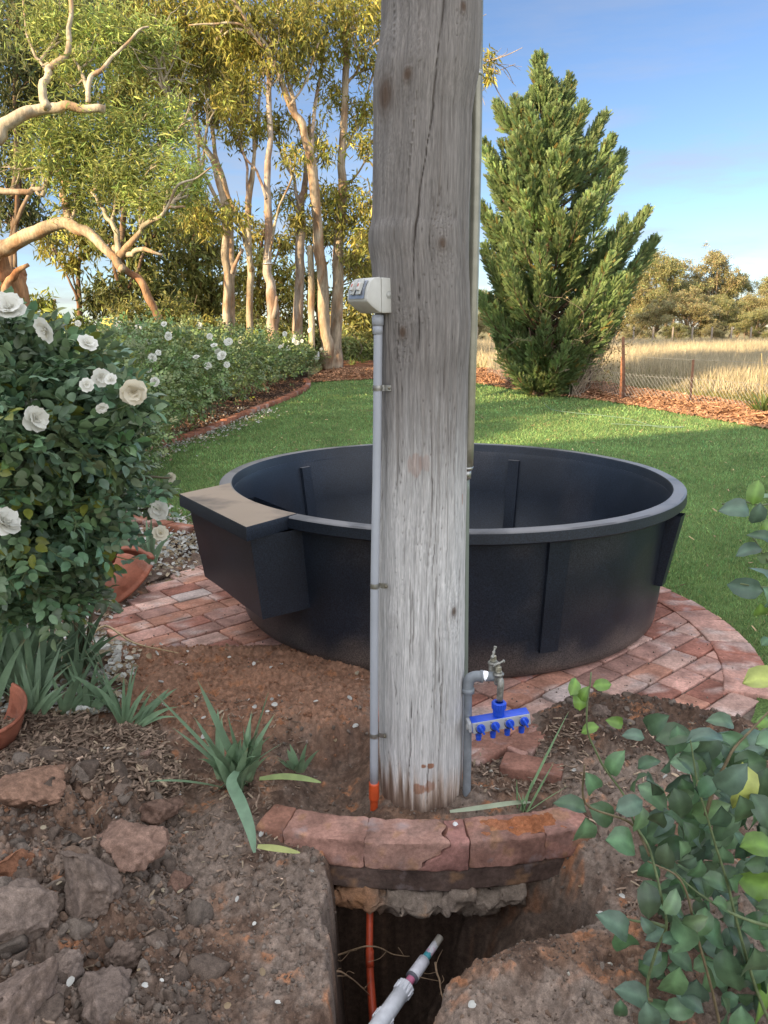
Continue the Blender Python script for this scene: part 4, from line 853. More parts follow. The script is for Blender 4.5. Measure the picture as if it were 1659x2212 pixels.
def twigs(mb, a, b, r, col, rng, n=4, depth=2):
    """a wandering twig from a to b with side twigs; returns tips"""
    tips = [b]; L = np.linalg.norm(b-a); mid = (a+b)/2+rng.normal(size=3)*L*.10; sp = smooth_path([a, mid, b], 4, .0); V, F = tube(sp, np.linspace(r, r*.35, len(sp)), 5, False); mb.add(V, F, col)
    if depth > 0:
        for i in range(n):
            s = sp[rng.integers(2, len(sp))]; e = s+nrm((b-a)/L*.9+rng.normal(size=3)*.65)*L*rng.uniform(.3, .6); tips += twigs(mb, s, e, r*.5, col, rng, 2, depth-1)
    return tips
def nearest(pts, c):
    P_ = np.concatenate(pts); return P_[np.argmin(((P_-c)**2*[1, 1, 1.6]).sum(1)+.0*P_[:, 2])]
def clump_leaves(mb, C, rad, n, L, W, base, rng, droop=.7, flat=.8, sub=10, hue=.10):
    """leaves in loose sub-clusters through the clump's volume"""
    ns_ = max(3, int(n/sub)); sc = C+rng.normal(size=(ns_, 3))*rad*.50*np.array([1, 1, flat]); 
    idx = rng.integers(0, ns_, n); cc = sc[idx]+rng.normal(size=(n, 3))*np.array([.20, .20, .26])*min(1.0, rad*.62+.15)
    D = rng.normal(size=(n, 3))*np.array([.7, .7, .5])+np.array([0, 0, -droop]); tone = np.exp(rng.normal(size=(ns_, 1))*.26)[idx]
    cols = jit(base, n, .25, rng, hue)*tone; leaves(mb, T_rhomb(), cc, D, L*rng.uniform(.7, 1.3, n), W*rng.uniform(.7, 1.3, n), cols, rng=rng)
CREAM = (.50, .42, .30); TAN = (.46, .37, .27); PINK = (.44, .36, .29)
G_gum = (.27, .25, .055); G_pale = (.29, .33, .09); G_dark = (.050, .065, .028)
ysgn = lambda n, y, d=0: [y+d*i/(max(1, n-1)) for i in range(n)]
def gum(name, label, base, limbs, clumps, leafn, L, W, gc, rng, group=None, tw=True, cat='tree', droop=.7, dens=1.0, bcol=None):
    """limbs: (pixels, Y list, widths, colour); clumps: (u, v, radius px, Y)"""
    t = thing(name, label, cat, base, group); mb = MB(); paths = []
    for i, (px, Ys, wp_, c) in enumerate(limbs): paths.append(limb(mb, px, Ys, wp_, c, seed=int(rng.integers(1, 999))))
    lf = MB()
    for (u, v, rp__, y) in clumps:
        C = P(u, v, y); rad = rp__/FPX*math.hypot(C[1], C[2]-HC)
        if tw:
            a = nearest(paths, C+np.array([0, 0, -rad*1.2])); bc = np.array(bcol if bcol else limbs[0][3])*.8
            if np.linalg.norm(C-a) > .15: 
                tips = twigs(mb, a, C+rng.normal(size=3)*rad*.2, .035, bc, rng, 5, 2)
        n = int(leafn*dens*(rad**1.6)*4.2)
        clump_leaves(lf, C, rad, n, L, W, np.array(gc)*rng.uniform(.8, 1.25), rng, droop)
    mb.build('trunk', M_bark, t)
    if lf.n: lf.build('crown', M_leaf, t, smooth=False)
    return t
def base_of(u, v): return GT(u, v)
row = 'tall straight gum trees in a row behind the rose hedge'
YB = 20.0
gum('gum_tree', 'gum tree with two brown stems, leftmost of the straight row behind the rose hedge', P(495, 800, YB),
    [([(496, 830), (494, 745), (490, 640), (487, 560), (487, 475), (470, 375), (430, 285), (396, 205), (380, 120), (360, 20)], ysgn(10, YB, 1), [22, 20, 17, 16, 14, 12, 9, 7, 6, 5], TAN),
     ([(503, 720), (502, 600), (500, 540), (496, 430), (468, 335), (455, 240), (450, 170), (440, 60)], ysgn(8, YB+.3, 1.5), [14, 13, 12, 10, 8, 7, 6, 4], TAN), ([(500, 590), (520, 550), (522, 537)], [YB]*3, [9, 7, 5], PINK),
     ([(487, 470), (440, 380), (400, 300), (350, 190), (310, 150)], ysgn(5, YB, -1), [8, 7, 5, 4, 3], TAN)],
    [(400, 40, 75, 20), (360, 110, 60, 20), (440, 110, 60, 21), (330, 40, 60, 20), (460, 30, 60, 21), (400, 190, 40, 20), (350, 180, 50, 21), (445, 240, 45, 21.5), (320, 120, 50, 20)], 340, .19, .045, G_gum, np.random.default_rng(1), row)
gum('gum_tree', 'slim white trunked gum tree forking low, second of the straight row', P(541, 800, 19.5),
    [([(541, 830), (541, 745), (540, 640), (540, 560), (538, 430), (548, 330), (556, 240), (560, 120)], ysgn(8, 19.5, .6), [16, 15, 14, 13, 13, 7, 5, 4], CREAM),
     ([(541, 590), (530, 515), (505, 450), (482, 400), (465, 355), (440, 320), (415, 275), (380, 240)], ysgn(8, 19.5, -1.2), [11, 10, 8, 8, 7, 6, 5, 3], CREAM), ([(538, 440), (530, 350), (500, 290), (480, 240)], ysgn(4, 19.5, 1.2), [6, 5, 4, 3], PINK)],
    [(530, 250, 40, 20), (490, 230, 38, 19), (560, 280, 30, 20), (500, 470, 36, 18.5), (440, 470, 42, 18.6), (420, 430, 40, 18)], 310, .18, .042, G_gum, np.random.default_rng(2), row)
T3 = gum('gum_tree', 'pinkish gum trunk with a round feeder hung on it, third of the straight row', P(588, 800, 19.0),
    [([(590, 830), (589, 745), (590, 690), (583, 620), (579, 560), (578, 420), (582, 320), (580, 200), (585, 60)], ysgn(9, 19.0, .5), [27, 25, 27, 20, 18, 14, 11, 9, 7], PINK), ([(590, 690), (598, 640)], [18.9, 18.9], [12, 6], PINK),
     ([(585, 540), (600, 450), (628, 390), (640, 330)], ysgn(4, 19, -.8), [6, 5, 4, 3], CREAM), ([(578, 430), (560, 380), (530, 340), (515, 300)], ysgn(4, 19, .8), [6, 5, 4, 3], PINK)],
    [(560, 40, 55, 19.5), (620, 50, 60, 19.5), (590, 140, 45, 19.2), (540, 110, 50, 20), (520, 180, 40, 19.8), (640, 340, 30, 18), (515, 300, 26, 19.8)], 320, .18, .042, G_gum, np.random.default_rng(3), row)
gum('gum_tree', 'short pale gum trunk between the feeder tree and the bare pole', P(640, 800, 20.5),
    [([(640, 830), (641, 745), (643, 650), (648, 560), (650, 440), (655, 410), (666, 330), (670, 250)], ysgn(8, 20.5, .5), [25, 23, 20, 19, 17, 14, 8, 5], PINK), ([(650, 450), (630, 380), (605, 330), (600, 260)], ysgn(4, 20.5, 1), [8, 6, 4, 3], PINK)],
    [(640, 470, 30, 20.2), (620, 430, 30, 21), (660, 300, 40, 21), (600, 260, 32, 21)], 310, .18, .042, G_gum, np.random.default_rng(4), row)
gum('gum_tree', 'large twin trunked gum tree nearest the right end of the row beside the post', P(716, 792, 20.8),
    [([(712, 800), (705, 740), (700, 640), (692, 550), (682, 450), (672, 350), (655, 280), (625, 225), (596, 150), (570, 100), (530, 35), (490, -20)], ysgn(12, 20.8, -2), [36, 27, 24, 22, 20, 19, 15, 13, 10, 9, 8, 6], TAN),
     ([(720, 800), (726, 740), (732, 640), (733, 550), (738, 400), (741, 300), (745, 150), (740, 40), (736, -30)], ysgn(9, 20.8, .5), [36, 27, 24, 22, 18, 15, 12, 10, 8], TAN),
     ([(672, 350), (656, 300), (634, 230), (618, 130), (604, 30), (598, -20)], ysgn(6, 20.2, .6), [10, 9, 8, 7, 6, 5], TAN), ([(676, 350), (678, 240), (692, 150), (700, 100)], ysgn(4, 20.2, 1.5), [8, 7, 5, 4], PINK),
     ([(745, 120), (752, 50), (758, -20)], [21.3]*3, [7, 6, 5], TAN), ([(745, 190), (770, 150), (800, 100), (830, 80)], ysgn(4, 21.3, -.8), [5, 5, 4, 3], TAN), ([(741, 330), (765, 290), (790, 210), (800, 180)], ysgn(4, 21.3, .8), [5, 5, 4, 3], PINK), ([(738, 410), (770, 380), (800, 330)], ysgn(3, 21.3, -.8), [5, 4, 3], TAN), ([(570, 100), (530, 60), (480, 50), (410, 55)], ysgn(4, 19, -.6), [6, 5, 4, 3], CREAM), ([(560, 85), (510, 62), (470, 85)], [19]*3, [5, 4, 3], CREAM), ([(625, 225), (660, 180), (690, 90)], ysgn(3, 19.4, 1), [5, 4, 3], TAN)],
    [(480, 20, 60, 19), (520, 70, 50, 19.5), (640, 40, 62, 20.5), (700, 30, 60, 21), (690, 100, 52, 21), (780, 30, 60, 21), (800, 130, 40, 21), (640, 130, 45, 20.6), (780, 240, 42, 21.5), (720, 200, 30, 21.5), (790, 310, 32, 20.6), (742, 430, 48, 21), (745, 470, 46, 21), (700, 420, 30, 20.4), (780, 520, 42, 20.5), (800, 440, 36, 20.5), (690, 330, 24, 20), (775, 570, 34, 21), (810, 20, 60, 22), (1052, 130, 20, 21), (1056, 165, 14, 21)], 330, .19, .045, G_gum, np.random.default_rng(5), row)
# bare pole with a white box
pl = thing('bare_pole', 'bare straight timber pole with sawn top standing among the gum trunks', 'pole', P(673, 792, 20.4)); mb = MB(); limb(mb, [(674, 792), (673, 700), (672, 600), (671, 531)], [20.4]*4, [15, 14, 13, 12.5], CREAM, wob=.004); mb.build('shaft', M_bark, pl)
p = P(683, 768, 20.2); mb = MB(); mb.add(*rbox((.16, .10, .20), p, None, .02, 3), c=(.75, .75, .72)); mb.build('white_box', M_paint, pl)
p = P(580, 570, 18.7); fd = thing('bird_feeder', 'round metal dish feeder hanging on the pinkish gum trunk', 'bird feeder', p)
V, F = lathe([(.0, .085), (.03, .08), (.06, .03), (.155, .0), (.15, -.012), (0, -.02)], p, 24); MB().add(V, F).build('dish', M_metal, fd)
V, F = tube(smooth_path([p+np.array([0, 0, .08]), p+np.array([.004, .05, .25]), p+np.array([.0, .22, .45])], 4), .006, 6); MB().add(V, F).build('hanger', M_metal, fd)
# the big old gum at the left
BY = 12.5
gum('old_gum_tree', 'old spreading gum tree at the left with thick mottled orange and cream limbs', P(25, 800, BY),
    [([(-30, 840), (-20, 760), (0, 680), (5, 620), (-15, 560), (-60, 470)], ysgn(6, BY), [120, 100, 85, 70, 60, 50], (.50, .27, .14)), ([(60, 790), (52, 700), (46, 620), (40, 590)], ysgn(4, BY+.3), [38, 34, 32, 30], (.48, .27, .15)), ([(10, 640), (30, 590), (62, 570)], [BY-.3]*3, [18, 14, 8], (.5, .3, .17)),
     ([(-30, 560), (0, 541), (50, 520), (100, 495), (140, 485), (190, 510), (230, 540), (255, 572), (262, 580)], ysgn(9, BY-.3, -1.0), [36, 33, 30, 26, 24, 21, 18, 17, 13], (.48, .37, .25)),
     ([(150, 482), (140, 415), (128, 380), (118, 335), (100, 300)], ysgn(5, BY-.6, .8), [17, 13, 11, 9, 6], (.50, .39, .27)),
     ([(262, 550), (248, 500), (236, 475), (215, 440)], ysgn(4, BY-1.3, .3), [14, 11, 10, 7], CREAM), ([(262, 552), (290, 515), (320, 485), (352, 468), (366, 448), (400, 447)], ysgn(6, BY-1.3, -.8), [15, 12, 10, 9, 7, 4], CREAM),
     ([(240, 540), (290, 548), (312, 540), (350, 550)], ysgn(4, BY-1.2, -.6), [14, 11, 9, 5], CREAM), ([(215, 440), (200, 415), (222, 400), (230, 370)], ysgn(4, BY-1.1, .4), [7, 6, 5, 4], CREAM), ([(352, 468), (385, 400), (420, 388), (455, 360)], ysgn(4, BY-2, -.5), [5, 5, 4, 3], CREAM),
     ([(-30, 310), (0, 290), (40, 250), (90, 230), (150, 228), (222, 238)], ysgn(6, BY-1.6, .2), [27, 25, 23, 22, 17, 15], (.52, .44, .32)), ([(98, 232), (96, 180), (105, 150), (140, 125), (150, 60), (152, 0), (150, -40)], ysgn(7, BY-1.5, .5), [17, 15, 13, 11, 9, 8, 7], (.52, .44, .32)),
     ([(190, 226), (195, 175), (225, 145), (255, 112), (300, 65), (320, 58)], ysgn(6, BY-1.4, .4), [9, 9, 8, 6, 4, 3], (.50, .41, .30)), ([(-20, 415), (50, 415), (80, 412), (98, 400)], ysgn(4, BY-.9), [13, 12, 10, 5], TAN), ([(70, 412), (92, 424)], [BY-.9]*2, [8, 4], TAN),
     ([(300, 340), (345, 318), (375, 285), (400, 270)], ysgn(4, BY+.5), [6, 7, 5, 3], (.58, .4, .25)), ([(262, 575), (300, 600), (325, 650), (345, 690)], ysgn(4, BY+.4), [14, 15, 17, 16], (.42, .25, .15)), ([(105, 170), (75, 110), (55, 60), (50, -10)], ysgn(4, BY-1, .6), [6, 5, 4, 3], TAN)],
    [(115, 60, 70, 12), (200, 100, 62, 12), (240, 75, 60, 12.3), (170, 150, 48, 11.5), (290, 90, 46, 12.5), (110, 290, 50, 11.6), (180, 290, 60, 11.5), (130, 350, 56, 11.6), (220, 320, 62, 11.5), (290, 300, 56, 11.7), (350, 250, 50, 12), (380, 290, 44, 12), (250, 385, 60, 11.3), (320, 380, 56, 11.3), (390, 360, 44, 11), (320, 430, 48, 11), (420, 385, 34, 10.8), (170, 420, 46, 12), (370, 430, 44, 10.9), (180, 370, 50, 12), (60, 350, 40, 12.5), (340, 80, 40, 12.5)], 560, .115, .021, G_pale, np.random.default_rng(6), None, dens=2.1, droop=.25, bcol=CREAM)
# darker trees behind, left
bt = 'darker trees standing behind the left gum and the row'
for i, (u, vb, y, wpx, lb, cl, gc) in enumerate([
    (30, 760, 17, 22, 'dark leafy tree filling the top left corner behind the old gum', [(30, 40, 95, 17), (20, 150, 100, 17), (90, 180, 70, 18), (40, 250, 70, 17.5), (80, 20, 90, 18), (150, 30, 70, 19), (40, 350, 60, 18), (20, 440, 55, 18), (70, 470, 45, 18.5), (130, 190, 60, 19)], (.11, .125, .045)),
    (172, 735, 26, 14, 'thin pale tree with bare forked limbs left of the mid trunks', [(150, 560, 26, 26), (200, 530, 26, 26), (165, 480, 40, 26), (110, 520, 34, 27)], G_gum),
    (266, 735, 24, 22, 'shaggy dark tree right of the knob ended limb', [(250, 630, 48, 24), (310, 600, 48, 24.5), (290, 540, 52, 25), (230, 500, 45, 25), (210, 650, 40, 25), (350, 640, 52, 25), (330, 500, 46, 25), (260, 420, 50, 25), (250, 230, 60, 22), (300, 180, 60, 22), (220, 30, 60, 24), (290, 20, 60, 24)], (.15, .16, .045)),
    (420, 735, 27, 16, 'dense green tree between the old gum and the straight row', [(400, 640, 50, 27), (440, 600, 55, 27), (380, 560, 50, 26), (430, 540, 45, 27), (450, 650, 46, 27), (390, 500, 46, 28), (430, 470, 44, 28), (480, 530, 34, 28), (465, 690, 40, 27), (460, 150, 62, 24), (500, 190, 46, 24), (490, 100, 50, 25)], (.19, .19, .05)),
    (560, 735, 30, 14, 'yellowish tree seen between the first three trunks', [(520, 600, 36, 30), (560, 630, 40, 30), (515, 660, 34, 30), (560, 560, 30, 30), (615, 600, 36, 30), (610, 650, 36, 30), (610, 520, 30, 31), (560, 500, 26, 31), (620, 700, 30, 30), (560, 700, 30, 29)], (.28, .25, .06)),
    (690, 735, 31, 14, 'grey green tree seen between the pole and the twin trunk', [(660, 600, 30, 31), (690, 640, 34, 31), (660, 500, 30, 31), (700, 500, 30, 31), (765, 640, 36, 31), (790, 600, 36, 31), (760, 560, 34, 31), (800, 520, 34, 31), (700, 700, 30, 30), (650, 690, 28, 30)], (.19, .19, .06)),
    (770, 745, 27, 12, 'bushy tree just left of the post with a pale twisted stem', [(760, 690, 34, 27), (790, 680, 34, 27), (800, 720, 30, 27), (770, 740, 30, 26), (745, 730, 26, 26), (800, 640, 30, 27)], (.22, .21, .06)),
    (110, 740, 24, 14, 'sunlit green bush tree at the far left beneath the cloud', [(85, 650, 24, 24), (100, 690, 30, 24), (140, 720, 30, 24), (70, 700, 24, 23), (180, 700, 28, 25)], (.22, .24, .05))]):
    rg = np.random.default_rng(100+i); top = min(c[1] for c in cl)
    lm = [([(u, vb+60), (u+3, vb-20), (u-4, (vb+max(top, 350))/2), (u+10, max(top, 350)), (u, top+20)], ysgn(5, y, 1), [wpx, wpx*.9, wpx*.6, wpx*.4, 3], (.22, .15, .10))]
    for c in cl[::3]: lm.append(([(u, (vb+c[1])/2+20), ((u+c[0])/2, (vb+2*c[1])/3), (c[0], c[1])], [y, y, c[3]], [wpx*.4, wpx*.3, 3], (.25, .18, .12)))
    gum('leafy_tree', lb, P(u, vb, y), lm, cl, 260 if y > 22 else 330, .27 if y > 22 else .20, .075 if y > 22 else .05, gc, rg, bt)
# low scrub behind the hedge
for i, (u, v, y, r, lb, gc) in enumerate([(330, 700, 22, 44, 'olive shrub behind the hedge under the knob ended limb', (.18, .18, .05)), (400, 712, 22, 42, 'rounded olive shrub right of the white flowers', (.2, .2, .05)), (455, 722, 21, 34, 'yellow green shrub below the leftmost trunk', (.26, .25, .06)), (560, 725, 23, 34, 'grey green shrub low between the second and third trunks', (.19, .2, .06)), (615, 735, 23, 34, 'shrub low behind the third and fourth trunks', (.2, .2, .06)), (690, 745, 24, 32, 'small shrub low behind the bare pole', (.19, .2, .07)), (755, 765, 25, 38, 'spreading grey green shrub on the bark bed left of the post', (.2, .23, .08)), (795, 760, 26, 34, 'low shrub half hidden by the post and power outlet', (.2, .22, .07))]):
    rg = np.random.default_rng(200+i); p = P(u, v, y); rad = r/FPX*y; sh = thing('shrub', lb, 'shrub', (p[0], p[1], float(terr(0, y))), 'scrub behind the rose hedge'); mb = MB()
    for q in range(7): mb.add(*tube(smooth_path([np.array([p[0]+rg.normal()*.1, p[1], float(terr(0, y))]), p+rg.normal(size=3)*rad*.3, p+rg.normal(size=3)*rad*.6+np.array([0, 0, rad*.3])], 4), np.linspace(.03, .008, 9), 5), c=(.2, .15, .1))
    mb.build('stem', M_stem, sh); lf = MB(); 
    for q in range(4): clump_leaves(lf, p+rg.normal(size=3)*rad*[.6, .5, .25], rad*.8, 700, .16, .05, gc, rg, .0, .8)
    lf.build('foliage', M_leaf, sh, smooth=False)
# conifer on the right
def conifer():
    rg = np.random.default_rng(31); y0 = 16.0; b = P(1170, 838, y0); b[2] = float(terr(0, y0)); tree_ = thing('conifer_tree', 'broad feathery green conifer with several pointed tops standing in bark mulch', 'tree', b)
    mb = MB(); lf = MB()
    sil = np.array([(128, 1162, 1168), (165, 1148, 1180), (200, 1140, 1205), (240, 1110, 1235), (270, 1090, 1250), (330, 1062, 1300), (400, 1050, 1335), (450, 1042, 1352), (500, 1034, 1385), (540, 1030, 1400), (600, 1040, 1372), (660, 1055, 1345), (720, 1072, 1310), (780, 1095, 1270), (830, 1120, 1240)], float)
    zt = np.array([P(1165, q[0], y0)[2] for q in sil])[::-1]; xl = np.array([P(q[1], q[0], y0)[0] for q in sil])[::-1]; xr = np.array([P(q[2], q[0], y0)[0] for q in sil])[::-1]
    ztop = zt[-1]; trk = smooth_path([b-np.array([0, 0, .1]), b+np.array([.05, 0, 1.5]), np.array([P(1180, 500, y0)[0], y0, P(1180, 500, y0)[2]]), np.array([P(1165, 128, y0)[0], y0, ztop])], 8); mb.add(*tube(trk, np.linspace(.17, .008, len(trk)), 8, True, .2, 3), c=(.17, .11, .075))
    tips = []
    for (u, v, a_) in [(1165, 126, 0), (1236, 185, 0), (1300, 258, 0), (1345, 340, .2), (1395, 455, 0), (1410, 520, .2), (1072, 222, .1), (1046, 325, 0), (1110, 215, -.2), (1200, 200, .2), (1265, 240, -.2), (1040, 440, .1), (1322, 300, -.1)]:
        q = P(u, v, y0+a_); tips.append(q)
    nb_ = 330
    for i in range(nb_):
        if i < len(tips)*3:
            tip = tips[i % len(tips)]+rg.normal(size=3)*np.array([.05, .08, .10])*(i >= len(tips)); ang = math.atan2(tip[1]-y0, 1.0)
        else:
            h_ = (i-39)/(nb_-39); z = .55+(ztop-.75)*h_**1.15+rg.normal()*.1; L_, R_ = np.interp(z, zt, xl), np.interp(z, zt, xr); cx_ = (L_+R_)/2; a = rg.random()*2*np.pi; rad = (R_-L_)/2*(.60+.52*rg.random())*(1+.10*math.sin(a*5+z*2.1)); tip = np.array([cx_+rad*math.cos(a), y0+rad*.85*math.sin(a), z])
        tx = np.interp(tip[2], trk[:, 2], trk[:, 0]); out = np.array([tip[0]-tx, tip[1]-y0, 0]); Lh = np.linalg.norm(out)+.02
        zr = max(.3, tip[2]-Lh*rg.uniform(.55, .95)-.25); root = np.array([np.interp(zr, trk[:, 2], trk[:, 0]), y0, zr]); mid = root+(tip-root)*.55+out/Lh*Lh*.10-np.array([0, 0, .10*Lh])
        pth = smooth_path([root, mid, tip], 6); mb.add(*tube(pth, np.linspace(.012+.012*Lh, .004, len(pth)), 4, False), c=(.19, .12, .08))
        T_ = nrm(np.gradient(pth, axis=0)); Lb = np.linalg.norm(tip-root); n = int(95+115*Lb); t = 1-rg.random(n)**1.35*.72; k = t*(len(pth)-1); j = k.astype(int).clip(0, len(pth)-2); C0 = pth[j]+(pth[j+1]-pth[j])*(k-j)[:, None]; ax = T_[j]
        pr = (.03+.25*(1-t)**.8)*min(1, .45+Lb*.35); dv = nrm(np.cross(ax, rg.normal(size=(n, 3)))); C = C0+dv*(pr*rg.uniform(.1, 1, n))[:, None]
        D = ax*.9+dv*.55+np.array([0, 0, .22])+rg.normal(size=(n, 3))*.16; ln = rg.uniform(.09, .23, n)*(.7+.5*(1-t))
        tone = math.exp(rg.normal()*.16); cols = np.array([.20, .265, .105])*tone*np.exp(rg.normal(size=(n, 1))*.18)*(1+rg.normal(size=(n, 3))*.05); yl = rg.random(n) < .04; cols[yl] = np.array([.26, .20, .06])
        leaves(lf, T_spray(), C, D, ln, ln*.8, cols, np.cross(D, rg.normal(size=(n, 3))))
    for q in range(9):
        e = b+np.array([rg.normal()*.5, rg.normal()*.4, rg.uniform(.9, 1.7)]); V, F = tube(smooth_path([b+rg.normal(size=3)*[.15, .15, 0], (b+e)/2+rg.normal(size=3)*.1, e], 4), np.linspace(.04, .012, 9), 6); mb.add(V, F, (.2, .14, .1))
    mb.build('trunk', M_bark, tree_); lf.build('crown', M_leaf, tree_, smooth=False)
conifer()
# dry bush beside the conifer
db = thing('dry_bush', 'leafless twiggy grey bush at the right foot of the conifer', 'bush', GT(1235, 852)); rg = np.random.default_rng(9); b = GT(1235, 852); b[1] -= .3; mb = MB(); lf = MB()
for q in range(34):
    e = b+np.array([rg.normal()*.55+.15, rg.normal()*.35, rg.uniform(.7, 1.75)]); tp = twigs(mb, b+rg.normal(size=3)*[.08, .08, 0], e, .012, (.36, .28, .20), rg, 3, 2)
    C = np.array(tp); C = np.repeat(C, 5, 0)+rg.normal(size=(len(C)*5, 3))*.06; leaves(lf, T_rhomb(), C, rg.normal(size=C.shape), .05, .03, jit((.15, .13, .05), len(C), .3, rg))
mb.build('twigs', M_stem, db); lf.build('foliage', M_leaf, db, smooth=False)
# far tree line on the right: two kinds, copied
def far_tree(kind, rg):
    t = thing('paddock_tree', 'x', 'tree', (0, 0, 0)); mb = MB(); lf = MB(); H_ = 1.0
    if kind == 0:
        st = [(0, 0, 0), (.02, 0, .12), (-.03, .01, .28), (-.10, 0, .5)]; st2 = [(.01, 0, .06), (.07, .02, .2), (.10, .02, .4), (.16, 0, .58)]; st3 = [(0, .0, .2), (.02, .03, .4), (.02, 0, .66)]
    else:
        st = [(0, 0, 0), (-.02, .02, .2), (.03, 0, .45), (0, 0, .7)]; st2 = [(0, 0, .2), (-.1, 0, .35), (-.16, .02, .5)]; st3 = [(0, 0, .3), (.1, .02, .42), (.18, 0, .55)]
    for s_i in (st, st2, st3): mb.add(*tube(smooth_path(s_i, 4, .01, 3), np.linspace(.018, .007, 13), 6), c=(.55, .40, .27))
    cl = [(rg.normal()*.22, rg.normal()*.14, rg.uniform(.50, 1.0)) for _ in range(26)]+[(rg.normal()*.26, rg.normal()*.14, rg.uniform(.25, .5)) for _ in range(5)]
    for c in cl:
        c = np.array(c); c[0] *= 1.0-.45*max(0, c[2]-.6)/.4
        a = np.array([(0, 0, .3), (.08, 0, .35), (-.06, 0, .35)][rg.integers(0, 3)]); mb.add(*tube(smooth_path([a, (a+c)/2+rg.normal(size=3)*.03, c], 4), np.linspace(.006, .002, 9), 4), c=(.5, .38, .26))
        n = 1000; ns_ = 18; sc = c+rg.normal(size=(ns_, 3))*[.055, .055, .035]; idx = rg.integers(0, ns_, n); C = sc[idx]+rg.normal(size=(n, 3))*.018
        leaves(lf, T_rhomb(), C, rg.normal(size=(n, 3))+[0, 0, -.4], rg.uniform(.014, .026, n), .009, jit((.33, .29, .14) if kind else (.29, .28, .12), n, .3, rg), rng=rg)
    mb.build('trunk', M_bark, t); lf.build('crown', M_leaf, t, smooth=False); return t
ft = [far_tree(0, np.random.default_rng(5)), far_tree(1, np.random.default_rng(6))]; used = [False, False]
FT = [(1450, 565, 44, 0, 'tall open gum with two pale trunks in the middle of the far tree line'), (1530, 566, 46, 1, 'tallest far gum with a narrow top, right of the two pale trunks'), (1390, 600, 46, 1, 'far gum just right of the conifer crown'), (1600, 612, 46, 0, 'rounded far gum near the right edge of the photo'), (1650, 640, 44, 1, 'far gum cut by the right edge'), (1340, 655, 47, 0, 'low far tree half behind the conifer'), (1495, 640, 40, 1, 'low brown far tree in front of the tall gums'), (1570, 650, 41, 0, 'low far tree left of the rounded gum'), (1420, 660, 40, 1, 'low bushy far tree nearest the tall fence post'), (1625, 680, 39, 0, 'low bush tree near the right edge of the far line'), (1300, 690, 44, 1, 'low far tree seen through the conifer foot'), (1060, 640, 40, 0, 'tree behind the left skirt of the conifer'), (1030, 690, 38, 1, 'low tree between the post and the conifer'), (1100, 700, 39, 0, 'low tree behind the conifer stem'), (1700, 600, 45, 0, 'far tree beyond the right edge'), (1365, 710, 38, 1, 'small scrubby tree behind the tall fence post'), (1460, 705, 37, 0, 'small scrubby tree beneath the two pale trunks'), (1545, 705, 38, 1, 'small scrubby tree beneath the tallest far gum')]
def tree_copy(src, loc, sc, rz, label, group):
    r = src.copy(); COL.objects.link(r); r.location = loc; r.rotation_euler = (0, 0, rz); r.scale = sc; r['label'] = label; r['group'] = group
    for ch in list(src.children):
        c = ch.copy(); COL.objects.link(c); c.parent = r
    return r
protos = []
for i, (u, vt, y, k, lb) in enumerate(FT):
    top = P(u, vt, y)[2]; z0 = float(terr(0, y))-.02; h_ = (top-z0)*.98; h_ *= 1.12; wdt = h_*(1.0 if vt < 640 else 1.5); x = P(u, vt, y)[0]
    if not used[k]: t = ft[k]; used[k] = True; protos.append((t, (x, y, z0), (wdt, wdt, h_), lb))
    else: tree_copy(ft[k], (x, y, z0), (wdt, wdt, h_), i*1.7, lb, 'gums of the far tree line beyond the paddock')
for t, l_, s_, lb in protos: t.location = l_; t.scale = s_; t['label'] = lb; t['group'] = 'gums of the far tree line beyond the paddock'
# unseen trees added left of the frame to stripe the lawn with shade
for i, (x, y, h_) in enumerate([(-9.6, 2.9, 4.6), (-21, -4.5, 10.5)]):
    tree_copy(ft[i % 2], (x, y, float(terr(0, y))), (4.5-i*1.5, 4.5-i*1.5, h_), i*2.1, ['small unseen tree added outside the left edge to shade the lawn', 'tall narrow unseen tree added outside the left edge to stripe the lawn with shade'][i], 'unseen trees added for shade beyond the left edge')
# ================================================================== FENCE
fn = thing('wire_fence', 'low wire netting fence on thin rusty steel pickets along the paddock', 'fence', GT(1347, 865))
def picket(ub, vb, ut, vt, r=.014, col=(1, 1, 1), nm='post', mtl=None, lab=None):
    b = GT(ub, vb); t = P(ut, vt, b[1]); V, F = tube([b-np.array([0, 0, .1]), (b+t)/2, t], r, 3); V2, F2 = rbox((r*3, .012, np.linalg.norm(t-b)*.98), (b+t)/2, frame(t-b), .003, 2); o = MB().add(V, F, col).add(V2, F2, col).build(nm, mtl or M_rust, fn, smooth=False)
    if lab: o['label'] = lab
    return b, t
PK = [picket(1100, 832, 1101, 800), picket(1272, 850, 1277, 762, lab='rusty picket right of the dry bush'), picket(1348, 865, 1346, 727, .019, lab='tallest dark picket'), picket(1490, 877, 1498, 776, lab='rusty picket leaning slightly right')]
picket(1340, 864, 1344, 770, .014, (6, 5, 3.6), lab='pale thin stake beside the tallest picket'); picket(1024, 815, 1026, 720, .03, (1.8, 1, .7), lab='red brown post just right of the timber post'); picket(1700, 905, 1706, 800)
mb = MB(); fx = np.array(FEN); Sx = np.concatenate([[0], np.cumsum(np.linalg.norm(np.diff(fx, axis=0), axis=1))])
def fpt(s, z): x = np.interp(s, Sx, fx[:, 0]); y = np.interp(s, Sx, fx[:, 1]); return np.array([x, y, float(terr(x, y))+z])
s0, s1 = Sx[len(Sx)//4], Sx[-1]
for z in (.10, .5, .85): 
    q = np.array([fpt(s, z+.012*math.sin(s*2)) for s in np.linspace(s0, s1, 90)]); mb.add(*tube(q, .0028, 3))
mb.build('line_wire', M_wire, fn)
mb = MB(); hz = .50; Vn = []; Fn = []; k = 0
